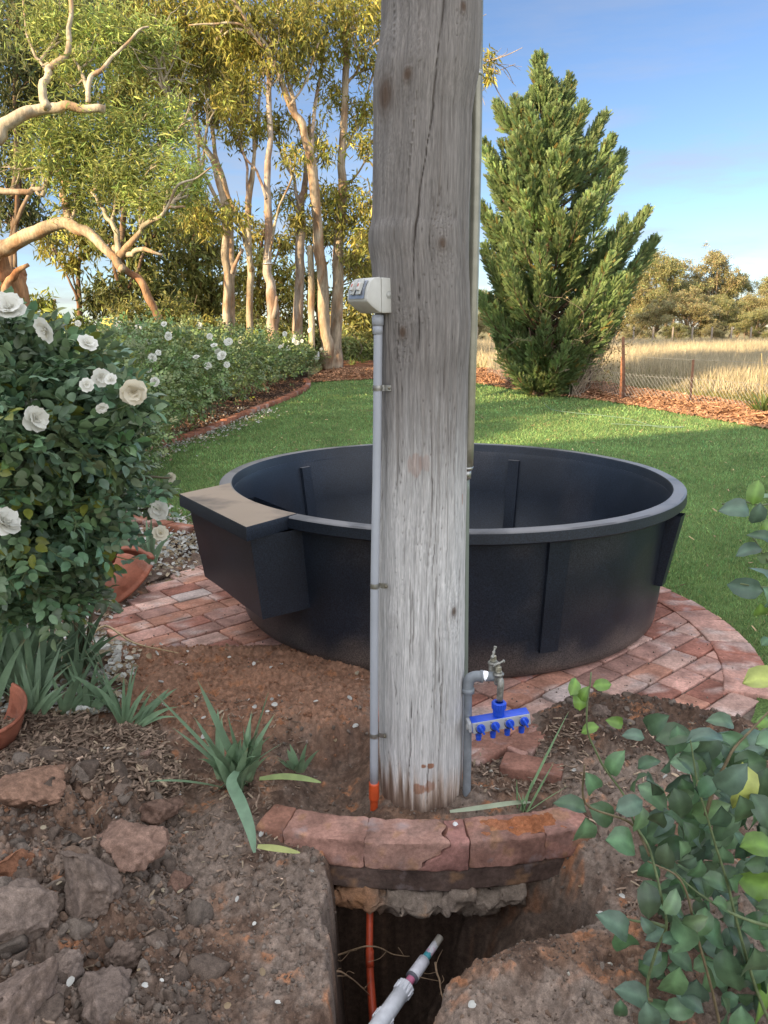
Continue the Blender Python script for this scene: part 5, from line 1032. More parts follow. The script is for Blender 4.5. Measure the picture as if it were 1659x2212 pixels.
for s in np.arange(s0, s1, .075):
    for sg in (-1, 1):
        q = np.array([fpt(np.clip(s+sg*z*.8, s0, s1), .03+z) for z in np.linspace(0, hz, 5)]); q[:, 1] += sg*.003; dx = np.array([.0016, 0, .0016]); Vn.append(np.concatenate([q-dx, q+dx])); Fn.append(grid_faces(2, 5)+k); k += 10
mb.add(np.concatenate(Vn), np.concatenate(Fn)); mb.build('netting', M_wire, fn, smooth=False)
# second line of fence far away
fn2 = thing('paddock_fence', 'old post and wire fence far behind the conifer', 'fence', GT(1050, 765)); mb = MB()
for u in range(1030, 1700, 42):
    b = P(u, 760, 36); b[2] = float(terr(0, 36)); mb = MB(); mb.add(*tube([b, b+np.array([0, 0, 1.0])], .04, 5), c=(.3, .24, .18)); mb.build('post', M_stem, fn2)
# ================================================================== ROSES
def rose_flower(rg, r=.045, detail=True):
    """petal layers, built round the origin facing +Z"""
    V = []; F = []; k = 0; lay = [(5, 1.0, 12), (5, .95, 32), (4, .72, 52), (4, .48, 68)] if detail else [(5, 1.0, 12), (5, .7, 42), (3, .42, 65)]
    nu, nv2 = (6, 6) if detail else (3, 3)
    for li, (n, s, tilt) in enumerate(lay):
        for i in range(n):
            a = 2*math.pi*(i+.5*(li % 2))/n+rg.normal()*.14; tl = R(tilt+rg.normal()*9); u, v = np.meshgrid(np.linspace(0, 1, nu), np.linspace(-1, 1, nv2), indexing='ij')
            w = .62*s*np.sin(np.pi*np.clip(u*.80+.06, 0, 1))**.7*(1.0); L = s*u; curl = -.18*s*np.clip(u-.7, 0, 1)**2*9*rg.uniform(.3, 1.3)
            x = L*math.cos(tl)-.28*s*np.sin(u*2.2)*math.sin(tl)*0; z = L*math.sin(tl)+curl*.5+.10*s*(v**2)*u+.035*s*np.sin(v*5+rg.random()*6)*u; y = v*w
            x2 = x*math.cos(a)-y*math.sin(a); y2 = x*math.sin(a)+y*math.cos(a); V.append(np.stack([x2, y2, z+.05*li*s], -1).reshape(-1, 3)*r); F.append(grid_faces(nu, nv2)+k); k += nu*nv2
    return np.concatenate(V), np.concatenate(F)
FLV = [rose_flower(np.random.default_rng(60+i)) for i in range(4)]; FLs = [rose_flower(np.random.default_rng(70+i), detail=False) for i in range(3)]
def place_fl(mb, proto, c, n_, s, spin=0, col=(.80, .79, .72)):
    V, F = proto; V = V*s; q = rotz(spin); V = V @ q.T @ frame(n_).T+c; d = np.linalg.norm(V-c, axis=1)[:, None]/(.045*s); cc = np.array(col)*(.90+.10*np.clip(d, 0, 1)); mb.add(V, F, cc*np.array([1, .985, .93+.0]))
G_rose = np.array([.145, .225, .12]); 
def rose_bush(label, stems, vols, nleaf, Lf, blooms, rg, group=None, tmpl=None, gcol=G_rose, spur=True):
    """stems: list of 3-D polylines; vols: (centre, radii, weight); blooms: (centre, normal, size)"""
    t = thing('rose_bush', label, 'rose bush', stems[0][0], group); mb = MB()
    for s in stems: sp = smooth_path(s, 5, .01, int(rg.integers(99))); V, F = tube(sp, np.linspace(.011, .004, len(sp)), 6); mb.add(V, F, (.14, .12, .07))
    tot = sum(v[2] for v in vols); lf = MB(); tm = tmpl or T_oval()
    for (c, rad, wgt) in vols:
        n = int(nleaf*wgt/tot); c = np.array(c); rad = np.array(rad); nsp = n//5     # sprays of five leaflets
        d = nrm(rg.normal(size=(nsp, 3))); rr = rg.uniform(.25, 1.15, nsp)**.6; lump = 1+.38*vn(d[:, 0]*3, d[:, 1]*3, d[:, 2]*3, int(rg.integers(99)))
        C = c+d*rad*(rr*lump)[:, None]; ax = nrm(d*.8+rg.normal(size=(nsp, 3))*.6+np.array([0, 0, .15])); sd = nrm(np.cross(ax, rg.normal(size=(nsp, 3))*.6+np.array([0, 0, 1])))
        tone = np.exp(rg.normal(size=(nsp, 1))*.2); col = gcol*tone*(1+rg.normal(size=(nsp, 3))*[.10, .05, .12]); yl = rg.random(nsp) < .035; col[yl] = [.20, .22, .04]; col = np.clip(col, .01, .9)
        for (al, sdd) in ((1.6, 0), (.85, 1), (.85, -1), (.1, 1), (.1, -1)):
            cc = C+ax*(al*Lf*.75)+sd*(sdd*Lf*.16); D = ax*(1.0 if sdd == 0 else .45)+sd*sdd*.9; U = np.cross(ax, sd)*np.sign(np.cross(ax, sd)[:, 2:3]+1e-6)+rg.normal(size=(nsp, 3))*.28
            leaves(lf, tm, cc, D, Lf*rg.uniform(.75, 1.15, nsp), Lf*.62*rg.uniform(.85, 1.1, nsp), col*(1+rg.normal(size=(nsp, 1))*.06), U)
        for j in range(0, nsp, 6):
            a = C[j]; b = C[j]+ax[j]*Lf*1.2; V, F = tube([a-ax[j]*Lf*.8-d[j]*rad*.12, a, b], [.003, .0022, .0012], 4, False); mb.add(V, F, (.15, .19, .08))
    mb.build('stem', M_stem, t); lf.build('foliage', M_rose, t, smooth=True)
    for (c, n_, s) in blooms:
        m = MB(); place_fl(m, FLV[rg.integers(4)] if s > .9 and c[1] < 6 else FLs[rg.integers(3)], np.array(c), n_, s, rg.random()*6, (.82, .82, .79) if rg.random() > .06 else (.80, .75, .64)); m.build('rose_flower', M_petal, t)
    return t
rg = np.random.default_rng(40)
def st(bx, by, n, cx_, cz, spread, z0=0):
    out = []
    for _ in range(n): 
        e = np.array([cx_+rg.normal()*spread, by+rg.normal()*spread*.6, cz+rg.normal()*.2]); b = np.array([bx+rg.normal()*.07, by+rg.normal()*.07, z0]); out.append([b, (b+e)/2+rg.normal(size=3)*.06, e])
    return out
tocam = lambda c, k=.5: nrm(np.array([0, 0, HC])-c+np.array([0, 0, k]))+rg.normal(size=3)*.45
def bl(L, y): 
    o = []
    for (u, v, s) in L: c = P(u, v, y+rg.normal()*.08); o.append((c, tocam(c), s))
    return o
# the big bush at the left edge
Y1 = 2.75
nb = rose_bush('big rose bush with large white blooms filling the left edge of the photo', st(-1.85, 3.35, 9, -1.35, 1.2, .25),
    [(P(50, 870, 2.8), (.32, .38, .22), 3), (P(10, 950, 2.75), (.34, .35, .28), 3), (P(150, 930, 2.75), (.22, .3, .20), 2.2), (P(60, 1080, 2.8), (.36, .3, .24), 3), (P(-40, 830, 2.8), (.3, .4, .22), 2), (P(215, 870, 3.0), (.12, .2, .10), 1.0), (P(60, 745, 2.75), (.14, .15, .05), .35), (P(150, 775, 2.75), (.12, .15, .05), .3), (P(270, 860, 2.6), (.05, .08, .03), .12), (P(100, 1180, 3.0), (.30, .22, .14), 1.6), (P(230, 1000, 2.9), (.12, .15, .09), .6), (P(5, 700, 2.7), (.10, .2, .05), .35), (P(240, 900, 2.9), (.12, .14, .12), .8), (P(20, 1190, 2.95), (.3, .25, .17), 2.4), (P(190, 1080, 3.0), (.15, .2, .12), 1.2), (P(70, 1290, 3.0), (.24, .2, .08), .9), (P(110, 1270, 3.1), (.22, .2, .07), .7)], 15500, .050,
    bl([(100, 712, .9), (188, 742, .7), (74, 905, .95), (68, 875, .6), (218, 815, .7), (287, 846, .95), (8, 1130, 1.15), (18, 668, 1.15), (220, 880, .45), (240, 820, .45), (187, 832, .5)], 2.45), rg)
rose_bush('small arching rose sprigs with open white blooms beside the tank ledge', [[np.array([-1.45, 3.4, 0]), P(200, 1100, 3.2), P(300, 1040, 3.1), P(368, 1032, 3.1)], [np.array([-1.45, 3.4, 0]), P(240, 1150, 3.2), P(335, 1095, 3.1)], [np.array([-1.45, 3.4, 0]), P(170, 1180, 3.2), P(345, 1150, 3.2)], [np.array([-1.45, 3.4, 0]), P(150, 1230, 3.1), P(235, 1245, 3.0)]],
    [(P(290, 1060, 3.15), (.16, .12, .05), 1), (P(150, 1190, 3.1), (.16, .15, .10), 1.5), (P(330, 1075, 3.15), (.07, .07, .05), .4), (P(150, 1150, 3.15), (.16, .15, .14), 1.5)], 800, .042, bl([(343, 1102, .95), (370, 1032, .5), (346, 1152, .75), (222, 1182, .6), (180, 1010, .5)], 3.1), rg)
# the hedge, near to far
bh = 'white rose bushes in the hedge along the brick edging'
HB = [(215, 980, 800, 7.0, 'rose bush just right of the big near bush, first of the hedge'), (285, 960, 752, 8.6, 'dense rose bush at the near end of the hedge'), (350, 948, 728, 9.9, 'tall rose bush with bare lower stems, third in the hedge'), (420, 926, 716, 11.2, 'rose bush with two blooms facing the lawn, fourth in the hedge'), (480, 905, 718, 12.8, 'rose bush in the middle of the hedge'), (535, 880, 722, 14.8, 'rose bush below the second trunk'), (580, 862, 728, 16.5, 'rose bush below the feeder tree'), (620, 842, 738, 18.3, 'rose bush last but one in the hedge'), (645, 826, 752, 20.0, 'small rose bush at the far end of the hedge')]
for i, (u, vb, vt, y, lb) in enumerate(HB):
    b = P(u, vb, y); b[2] = float(terr(0, y)); top = P(u, vt, y)[2]; x = b[0]-.16; h_ = (top-b[2])*1.10; w_ = .70
    vols = [((x, y, b[2]+h_*.56), (w_, .85, h_*.40), 4), ((x+rg.normal()*.2, y-.3, b[2]+h_*.8), (w_*.6, .5, h_*.22), 1.3), ((x+.2, y+.4, b[2]+h_*.5), (w_*.7, .5, h_*.3), 1.2), ((x-.8, y+.3, b[2]+h_*.65), (w_, .8, h_*.35), 1.8)]
    lf_ = .045 if y < 10 else .055 if y < 14 else .07; n = int(10500 if y < 10 else 8000 if y < 14 else 5200)
    blm = []
    for q in range(8 if i < 6 else 5):
        c = np.array([x+rg.normal()*.6, y-.45+rg.normal()*.3, b[2]+h_*rg.uniform(.72, 1.02)]); blm.append((c, tocam(c), rg.uniform(.8, 1.2)))
    if i == 3: blm += [(P(424, 772, y-.7), tocam(P(424, 772, y-.7)), 1.1), (P(480, 769, y-.6), tocam(P(480, 769, y)), 1.6), (P(449, 790, y-.6), tocam(P(449, 790, y)), 1.2), (P(490, 788, y-.6), tocam(P(480, 769, y)), 1.0)]
    rose_bush(lb, st(x, y, 7, x, b[2]+h_*.6, .3, b[2]), vols, n, lf_, blm, rg, bh, T_oval() if y < 12 else T_rhomb(), G_rose*np.array([1.30, 1.12, .80]))
for i, (u, v, y, lb) in enumerate([(150, 728, 12, 'sunlit rose bush behind the near hedge at the left'), (215, 738, 14, 'yellowish sunlit rose bush behind the hedge'), (290, 733, 15.5, 'rose bush with many tiny blooms in the back row'), (350, 728, 17, 'back row rose bush under the olive shrubs'), (420, 728, 19, 'farthest rose bush of the back row')]):
    z = float(terr(0, y)); p = P(u, v, y); h_ = p[2]-z; rose_bush(lb, st(p[0], y, 5, p[0], z+h_*.6, .3, z), [((p[0], y, z+h_*.62), (.95, .7, h_*.38), 1), ((p[0]-.8, y, z+h_*.55), (.8, .7, h_*.35), .8)], 3200, .065, [((p[0]+rg.normal()*.7, y-.4, z+h_*rg.uniform(.85, 1.1)), tocam(p), 1.1) for _ in range(9)], rg, 'back row of white rose bushes', T_rhomb(), np.array([.12, .16, .035]))
# ---- the rose shrub at the right, close to the camera
Y2 = 1.42
def big_leafs(lf, L, y, rng):
    """(u, v, length px, direction deg (0 right, 90 up), yellow)"""
    for (u, v, l, a, yl) in L:
        yy_ = y+rng.normal()*.05; c = P(u, v, yy_); s = yy_/FPX*1.08; A = R(a); D = np.array([math.cos(A), rng.normal()*.35, math.sin(A)]); Nn = nrm(np.array([0, -.72, .75]))+rng.normal(size=3)*.34
        base = np.array([.092, .160, .080])*rng.uniform(.65, 1.5)*(1+rng.normal(size=3)*.06)
        if yl == 1: base = np.array([.42, .46, .12])
        if yl == 2: base = np.array([.15, .26, .05])
        if yl == 3: base = np.array([.10, .16, .11])
        leaves(lf, T_big(), (c-D*l*s*.5)[None], D[None], l*s*1.06, l*s*.80, base, Nn[None])
rg2 = np.random.default_rng(12)
rs = thing('rose_bush', 'rose shrub with big dark oval leaves close up at the lower right', 'rose bush', P(1600, 2212, 1.45))
stems = [[(1405, 2400), (1408, 2212), (1398, 2140), (1420, 2050), (1440, 2000), (1425, 1930), (1405, 1840), (1370, 1780), (1350, 1720), (1290, 1630), (1268, 1560), (1275, 1450)], [(1560, 2500), (1560, 2250), (1500, 2000), (1470, 1900), (1400, 1860)], [(1700, 2010), (1610, 1985), (1540, 1950), (1500, 1920), (1455, 1885)], [(1405, 1850), (1380, 1800), (1350, 1770), (1265, 1735), (1262, 1650)], [(1700, 2300), (1620, 2100), (1570, 1900), (1520, 1750), (1490, 1600)], [(1520, 1760), (1560, 1660), (1600, 1600), (1680, 1520)], [(1440, 2000), (1380, 1990), (1320, 1975)], [(1408, 2160), (1360, 2140)]]
mb = MB(); lf = MB()
for i, s in enumerate(stems):
    p = np.array([P(u, v, Y2+.03*math.sin(i*2+j)) for j, (u, v) in enumerate(s)]); sp = smooth_path(p, 5, .003, i); V, F = tube(sp, np.linspace(.0042, .0016, len(sp)), 8, True, .2, i); MB().add(V, F, (.17, .13, .07) if i % 2 else (.14, .18, .08)).build('stem', M_stem, rs)
LL = [(1232, 1740, 70, 165, 0), (1300, 1758, 78, -35, 0), (1258, 1795, 84, -95, 0), (1345, 1820, 95, -20, 0), (1380, 1690, 60, 80, 0), (1330, 1650, 62, 75, 0), (1410, 1698, 75, -50, 0), (1278, 1692, 64, 110, 0), (1440, 1640, 78, -75, 0), (1500, 1670, 82, -60, 0), (1455, 1590, 80, 20, 0), (1420, 1560, 66, 70, 0), (1530, 1600, 95, 10, 3), (1400, 1650, 50, 30, 0), (1470, 1720, 60, 10, 0), (1360, 1740, 70, 15, 3), (1580, 1680, 88, 60, 3), (1620, 1650, 80, 20, 0), (1600, 1750, 80, -80, 0), (1540, 1770, 95, -100, 0), (1650, 1760, 80, -60, 0), (1640, 1830, 90, 0, 2), (1650, 1910, 110, 170, 2), (1560, 1850, 70, -80, 0), (1490, 1870, 64, -10, 0), (1440, 1850, 68, -90, 0), (1400, 1880, 74, -95, 0), (1400, 1950, 80, -85, 0), (1450, 1950, 60, 60, 0), (1470, 2020, 110, -80, 0), (1500, 1990, 60, 20, 0), (1560, 1960, 60, -30, 0), (1590, 1990, 60, -80, 0), (1540, 2020, 95, -30, 0), (1520, 2100, 100, -70, 0), (1580, 2100, 100, -80, 0), (1450, 2120, 95, -110, 0), (1500, 2140, 95, -85, 3), (1560, 2190, 90, -85, 0), (1620, 2080, 110, -90, 0), (1640, 2170, 120, -80, 2), (1370, 2150, 84, 150, 3), (1400, 2195, 84, -80, 3), (1340, 2180, 50, -90, 0), (1330, 2000, 90, 135, 3), (1350, 2030, 90, -60, 0), (1420, 2020, 60, 170, 3), (1400, 2000, 45, 130, 3), (1450, 2030, 50, 0, 0), (1600, 1700, 100, -100, 1), (1655, 1470, 90, 20, 1), (1650, 1560, 40, 20, 2), (1250, 1510, 50, 95, 2), (1240, 1480, 42, 60, 2), (1262, 1500, 36, 80, 2), (1300, 1480, 40, 10, 2), (1275, 1575, 40, 200, 2), (1560, 1560, 60, 160, 0), (1600, 1830, 70, 100, 0), (1380, 1770, 60, -100, 0), (1330, 1560, 40, 160, 2), (1640, 2000, 90, 10, 0), (1600, 2050, 80, -60, 0), (1490, 1800, 60, 110, 0), (1650, 1690, 70, -100, 0), (1590, 1600, 60, -20, 0), (1530, 1700, 60, -130, 0), (1370, 1590, 46, 170, 3), (1460, 1780, 70, -40, 0), (1420, 1770, 60, -100, 0), (1600, 2210, 90, -90, 0), (1655, 1990, 70, -90, 0)]
big_leafs(lf, LL, Y2, rg2)
# deeper leaves behind, filling the corner
for q in range(260):
    v = rg2.uniform(1600, 2240); u = rg2.uniform(1400 if v > 1700 else 1460, 1720); LLb = [(u, v, rg2.uniform(48, 84), rg2.uniform(-160, 40), 3 if rg2.random() < .2 else 0)]; big_leafs(lf, LLb, Y2+.05+rg2.random()*.3, rg2)
lf.build('foliage', M_rose, rs)
tag(rs, None, None, None)
up = thing('rose_sprig', 'rose sprig with a few leaves hanging in from the right edge above the bricks', 'rose sprig', P(1700, 1250, 1.35)); mb = MB(); lf = MB()
for s in ([(1720, 1080), (1650, 1090), (1600, 1085), (1560, 1090)], [(1720, 1250), (1660, 1210), (1625, 1160)], [(1720, 1270), (1640, 1268), (1600, 1262)], [(1720, 1330), (1660, 1300)]):
    V, F = tube(smooth_path([P(u, v, 1.38) for u, v in s], 5, .002), .0018, 6); MB().add(V, F, (.14, .17, .08)).build('stem', M_stem, up)
big_leafs(lf, [(1590, 1100, 62, 175, 3), (1632, 1065, 50, 80, 2), (1635, 1110, 50, -95, 3), (1655, 1080, 56, 10, 0), (1650, 1165, 60, 150, 0), (1620, 1190, 50, 190, 3), (1655, 1200, 46, 0, 0), (1610, 1270, 66, 175, 3), (1650, 1245, 66, 125, 3), (1655, 1290, 56, -60, 0), (1640, 1320, 44, -80, 2), (1655, 1140, 40, 60, 2), (1655, 1385, 30, 30, 0)], 1.38, rg2)
lf.build('foliage', M_rose, up)
# ================================================================== IRIS CLUMPS
def blade(mb, base, d0, L, w, bend, rng, col, side=None):
    """one strap leaf: starts along d0, bends over; folded keel"""
    k = 9; d = nrm(np.array(d0, float)); sd = nrm(np.cross(d, [0, 0, 1.])+rng.normal(size=3)*.12) if side is None else nrm(side); p = np.array(base, float); V = []; 
    fold = rng.uniform(-.5, .5) if rng.random() < .35 else 0
    for i in range(k):
        t = i/(k-1); ww = w*(.75+.5*t if t < .35 else .93*(1-((t-.35)/.65)**1.9)); ww = max(ww, .0006); n_ = nrm(np.cross(sd, d)); tw = sd*math.cos(fold*t)+n_*math.sin(fold*t)
        V += [p-tw*ww/2, p+n_*ww*.12, p+tw*ww/2]
        p = p+d*L/(k-1); d = nrm(d+np.array([0, 0, -1.])*bend*(.3+t)/(k-1)*2.2)
    V = np.array(V); T_ = np.repeat(np.linspace(0, 1, k), 3)[:, None]; c = np.array(col)*(1+.05*rng.normal()); cc = c*(1-.0*T_); bs = sstep(.2, 0, T_); cc = cc*(1-bs*.5)+np.array([.34, .38, .20])*bs*.5
    if rng.random() < .4: tp = sstep(.93, 1, T_); cc = cc*(1-tp)+np.array([.30, .20, .10])*tp
    mb.add(V, grid_faces(k, 3), cc)
def iris(label, c, n, L, w, rng, spread=.08, lean=.5, extra=(), col=(.125, .215, .13), group='iris clumps in the dug bed'):
    c = np.array(c, float); t = thing('iris_plant', label, 'plant', c, group); lf = MB(); fans = max(1, n//6)
    for f in range(fans):
        b = c+np.array([rng.normal()*spread, rng.normal()*spread*.7, -.01]); a = rng.random()*6.3; fd = np.array([math.cos(a), math.sin(a)*.6, 0]); ln = np.array([rng.normal()*lean*.6, rng.normal()*lean*.4, 1.0]); m_ = n//fans; sdv = nrm(np.cross(fd, ln)) 
        for i in range(m_):
            q = (i-(m_-1)/2)/max(1, m_/2); d = nrm(ln+fd*q*.75+rng.normal(size=3)*.10); blade(lf, b+fd*q*.018, d, L*rng.uniform(.6, 1.1)*(1-.25*abs(q)), w*rng.uniform(.8, 1.15), rng.uniform(.05, .55)+abs(q)*.3, rng, np.array(col)*rng.uniform(.8, 1.25), side=fd+rng.normal(size=3)*.2)
    for (b, d, L_, w_, bend, cl) in extra: blade(lf, b, d, L_, w_, bend, rng, cl)
    o = lf.build('iris_leaf', M_iris, t); o.name = 'leaves'; return t
gi = np.random.default_rng(77); zz_ = lambda p: np.array([p[0], p[1], float(soil_z(p[0], p[1]))])
IB = P(515, 1640, 2.50); IB[2] = float(soil_z(IB[0], IB[1]))+.0
GI = np.array([.19, .285, .165])
def toward(a, u, v, Y): q = P(u, v, Y)-np.array(a); return q, float(np.linalg.norm(q))
ex = []
for (u, v, Y, w_, bend) in [(345, 1508, 2.45, .030, .05), (425, 1488, 2.55, .034, .02), (380, 1672, 2.35, .030, .25), (572, 1515, 2.45, .036, .0), (480, 1555, 2.45, .034, .0), (640, 1600, 2.4, .030, .1), (440, 1560, 2.6, .03, .1), (535, 1570, 2.6, .03, .05), (400, 1590, 2.5, .028, .15), (600, 1560, 2.6, .03, .0), (545, 1600, 2.35, .034, .1), (460, 1600, 2.35, .034, .2)]:
    d, L_ = toward(IB, u, v, Y); ex.append((IB+gi.normal(size=3)*[.03, .03, 0], d+np.array([0, 0, bend*.35*L_]), L_*1.12, w_*1.15, bend, GI*gi.uniform(.8, 1.15)))
iris('largest iris clump, spreading its grey green leaves left of the orange coupling', IB, 30, .30, .036, gi, .06, .6, ex, GI)
b2 = P(507, 1700, 2.32); t_ib = thing('iris_leaf', 'long single iris leaf bent down over the left end of the brick wall', 'leaf', P(510, 1670, 2.36)); lf = MB(); path = [P(512, 1665, 2.38), P(500, 1690, 2.30), P(520, 1735, 2.19), P(540, 1790, 2.12), P(550, 1842, 2.08)]
def ribbon(mb, path, w, col, k=5):
    sp = smooth_path(path, k); T = nrm(np.gradient(sp, axis=0)); sd = nrm(np.cross(T, np.array([0, -.6, .8]))); t = np.linspace(0, 1, len(sp))[:, None]; ww = w*np.clip(np.sin(np.pi*(t*.86+.12))**.6, .03, 1); nn = np.cross(sd, T)
    V = np.stack([sp-sd*ww/2, sp-nn*ww*.14, sp+sd*ww/2], 1).reshape(-1, 3); mb.add(V, grid_faces(len(sp), 3), col)
ribbon(lf, path, .040, (.17, .27, .17)); lf.build('blade', M_iris, t_ib)
for pth, w_, c_, lb in [([P(560, 1682, 2.36), P(610, 1677, 2.33), P(655, 1681, 2.30), P(693, 1690, 2.27)], .022, (.24, .30, .11), 'yellowing iris leaf lying across the soil left of the post'), ([P(556, 1828, 2.08), P(600, 1833, 2.07), P(648, 1842, 2.06)], .020, (.38, .40, .14), 'short yellow green leaf piece lying below the left end of the wall'),
    ([P(972, 1753, 2.32), P(1040, 1744, 2.33), P(1110, 1734, 2.36), P(1150, 1733, 2.38)], .017, (.34, .38, .26), 'long pale iris leaf lying flat at the foot of the post')]:
    m = MB(); ribbon(m, pth, w_, c_); tag(m.build('fallen_leaf', M_iris), lb, 'leaf', 'single strap leaves on the ground')
iris('small iris plant between the largest clump and the post', zz_(P(637, 1650, 2.62)), 8, .17, .024, gi, .02, .35, [(zz_(P(637, 1650, 2.62)), toward(zz_(P(637, 1650, 2.62)), 672, 1605, 2.55)[0], .13, .03, .3, GI*1.05)], GI)
ib = zz_(P(1135, 1728, 2.36)); ex = []
for (u, v, Y, w_) in [(1192, 1645, 2.4, .016), (1110, 1700, 2.36, .022), (1132, 1690, 2.36, .022), (1222, 1695, 2.3, .02), (1236, 1540, 2.5, .011), (1155, 1685, 2.4, .02)]:
    d, L_ = toward(ib, u, v, Y); ex.append((ib+gi.normal(size=3)*[.012, .01, 0], d, L_*1.02, w_, .08, GI*np.array([1.15, 1.2, 1.0])))
iris('small cut back iris at the foot of the post beside the manifold', ib, 1, .08, .018, gi, .01, .3, ex, GI*1.2)
for i, (u, v, Y, n, L, w, sp, lb, cm) in enumerate([(285, 1570, 2.85, 22, .28, .032, .09, 'iris clump leaning right at the edge of the chip mulch', 1), (215, 1540, 2.95, 22, .32, .032, .09, 'iris clump left of the one leaning right', .95), (120, 1490, 3.1, 26, .32, .032, .12, 'iris clump above the broken terracotta at the left edge', .8), (40, 1300, 3.15, 54, .58, .038, .18, 'tall dense iris clump under the big rose bush', .75), (-20, 1380, 3.0, 44, .56, .038, .16, 'iris clump cut by the left edge of the photo', .75), (115, 1330, 3.3, 26, .42, .034, .12, 'iris clump right of the tall dense one', .8), (348, 1195, 5.0, 22, .42, .032, .12, 'tall narrow iris clump behind the terracotta bowl', .9), (270, 1275, 4.2, 8, .18, .022, .05, 'few iris leaves in front of the terracotta bowl', .85)]):
    p = P(u, v, Y); p[2] = float(soil_z(p[0], p[1])) if Y < 4.5 else .03; iris(lb, p, n, L, w, gi, sp, .45, (), GI*cm)
# ================================================================== SMALL THINGS ON THE SOIL
def chunk(rng, sub=3, flat=.75, cuts=7):
    import bmesh
    bm = bmesh.new(); bmesh.ops.create_icosphere(bm, subdivisions=sub, radius=1); V = np.array([v.co[:] for v in bm.verts]); F = np.array([[v.index for v in f.verts] for f in bm.faces]); bm.free()
    for _ in range(cuts):
        n = nrm(rng.normal(size=3)); d = rng.uniform(.32, .75); h = V @ n; V = V-np.clip(h-d, 0, None)[:, None]*n*.92
    s = rng.integers(1, 99); dsp = .10*fbm(V[:, 0]*2.5, V[:, 1]*2.5, V[:, 2]*2.5, 4, s)+.05*vn(V[:, 0]*9, V[:, 1]*9, V[:, 2]*9, s)
    V = V*(1+dsp)[:, None]*np.array([1, rng.uniform(.7, .95), flat]); return V, F
def rrot(rng, n):
    q = nrm(rng.normal(size=(n, 4))); a, b, c, d = q.T
    return np.stack([np.stack([a*a+b*b-c*c-d*d, 2*(b*c-a*d), 2*(b*d+a*c)], -1), np.stack([2*(b*c+a*d), a*a-b*b+c*c-d*d, 2*(c*d-a*b)], -1), np.stack([2*(b*d-a*c), 2*(c*d+a*b), a*a-b*b-c*c+d*d], -1)], 1)
def scatter(mb, protos, C, S, cols, rng, Rm=None):
    n = len(C); Rm = rrot(rng, n) if Rm is None else Rm; pid = rng.integers(0, len(protos), n)
    for k, (V, F) in enumerate(protos):
        m = pid == k; q = int(m.sum())
        if not q: continue
        VV = np.einsum('nij,vj->nvi', Rm[m], V)*S[m][:, None, None]+C[m][:, None]; FF = (F[None]+(np.arange(q)*len(V))[:, None, None]).reshape(-1, F.shape[1]); mb.add(VV.reshape(-1, 3), FF, np.repeat(cols[m], len(V), 0))
rc = np.random.default_rng(88)
BIG = [chunk(rc, 5, .8, 14) for _ in range(6)]; MID = [chunk(rc, 3, .85, 13) for _ in range(8)]; SML = [chunk(rc, 2, .85, 10) for _ in range(6)]; TINY = [chunk(rc, 1, .9, 5) for _ in range(5)]
def in_zone(poly, n, rng, marg=0.0, maxt=60):
    q = np.array([p[:2] for p in poly]); a, b = q.min(0), q.max(0); out = np.zeros((0, 2))
    for _ in range(maxt):
        p = rng.uniform(a, b, (n, 2)); p = p[sdf(p[:, 0], p[:, 1], poly) < marg]; out = np.concatenate([out, p])
        if len(out) >= n: break
    return out[:n]
def seen(p): return np.abs(p[:, 0]) < .62*p[:, 1]+.35
dk, gy, rd = np.array([.115, .086, .068]), np.array([.155, .124, .101]), np.array([.18, .122, .088])
def soil_cols(n, rng, wd=.4, wg=.35):
    r = rng.random(n)[:, None]; c = np.where(r < wd, dk, np.where(r < wd+wg, gy, rd)); return c*np.exp(rng.normal(size=(n, 1))*.15)
gb = 'large clods of the dug soil heap'
BC = [((268, 1855), .125, (.24, .165, .13), 'biggest reddish clod with a smooth rounded top in the heap', 1.0), ((195, 1950), .13, (.19, .155, .13), 'big grey brown clod left below the reddish one', 1.0), ((85, 1760), .14, (.25, .16, .115), 'wide flat topped reddish slab at the upper left of the heap', .55), ((335, 1745), .10, (.17, .115, .09), 'crumbly brown clod at the top of the heap', .7), ((75, 2030), .105, (.20, .165, .14), 'pale grey clod at the left edge of the heap', .8), ((60, 2185), .13, (.20, .16, .135), 'grey clod in the lower left corner', .9), ((230, 2175), .09, (.17, .14, .12), 'rugged dark clod at the bottom of the heap', .9), ((30, 1900), .085, (.27, .14, .085), 'orange brown clod at the left edge', .8), ((310, 1640), .035, (.24, .17, .14), 'small rounded clod on top of the chip mulch', .8), ((140, 2100), .07, (.21, .175, .15), 'grey clod between the lower ones', .9), ((255, 2035), .07, (.15, .12, .10), 'dark clod in the middle of the heap', 1.0), ((1290, 1545), .055, (.13, .105, .09), 'dark clod on the brick paving right of the taps', .8), ((1350, 1560), .050, (.12, .10, .085), 'dark clod behind the rose leaves on the paving', .8), ((380, 1870), .055, (.17, .11, .085), 'small brown clod right of the biggest one', .8)]
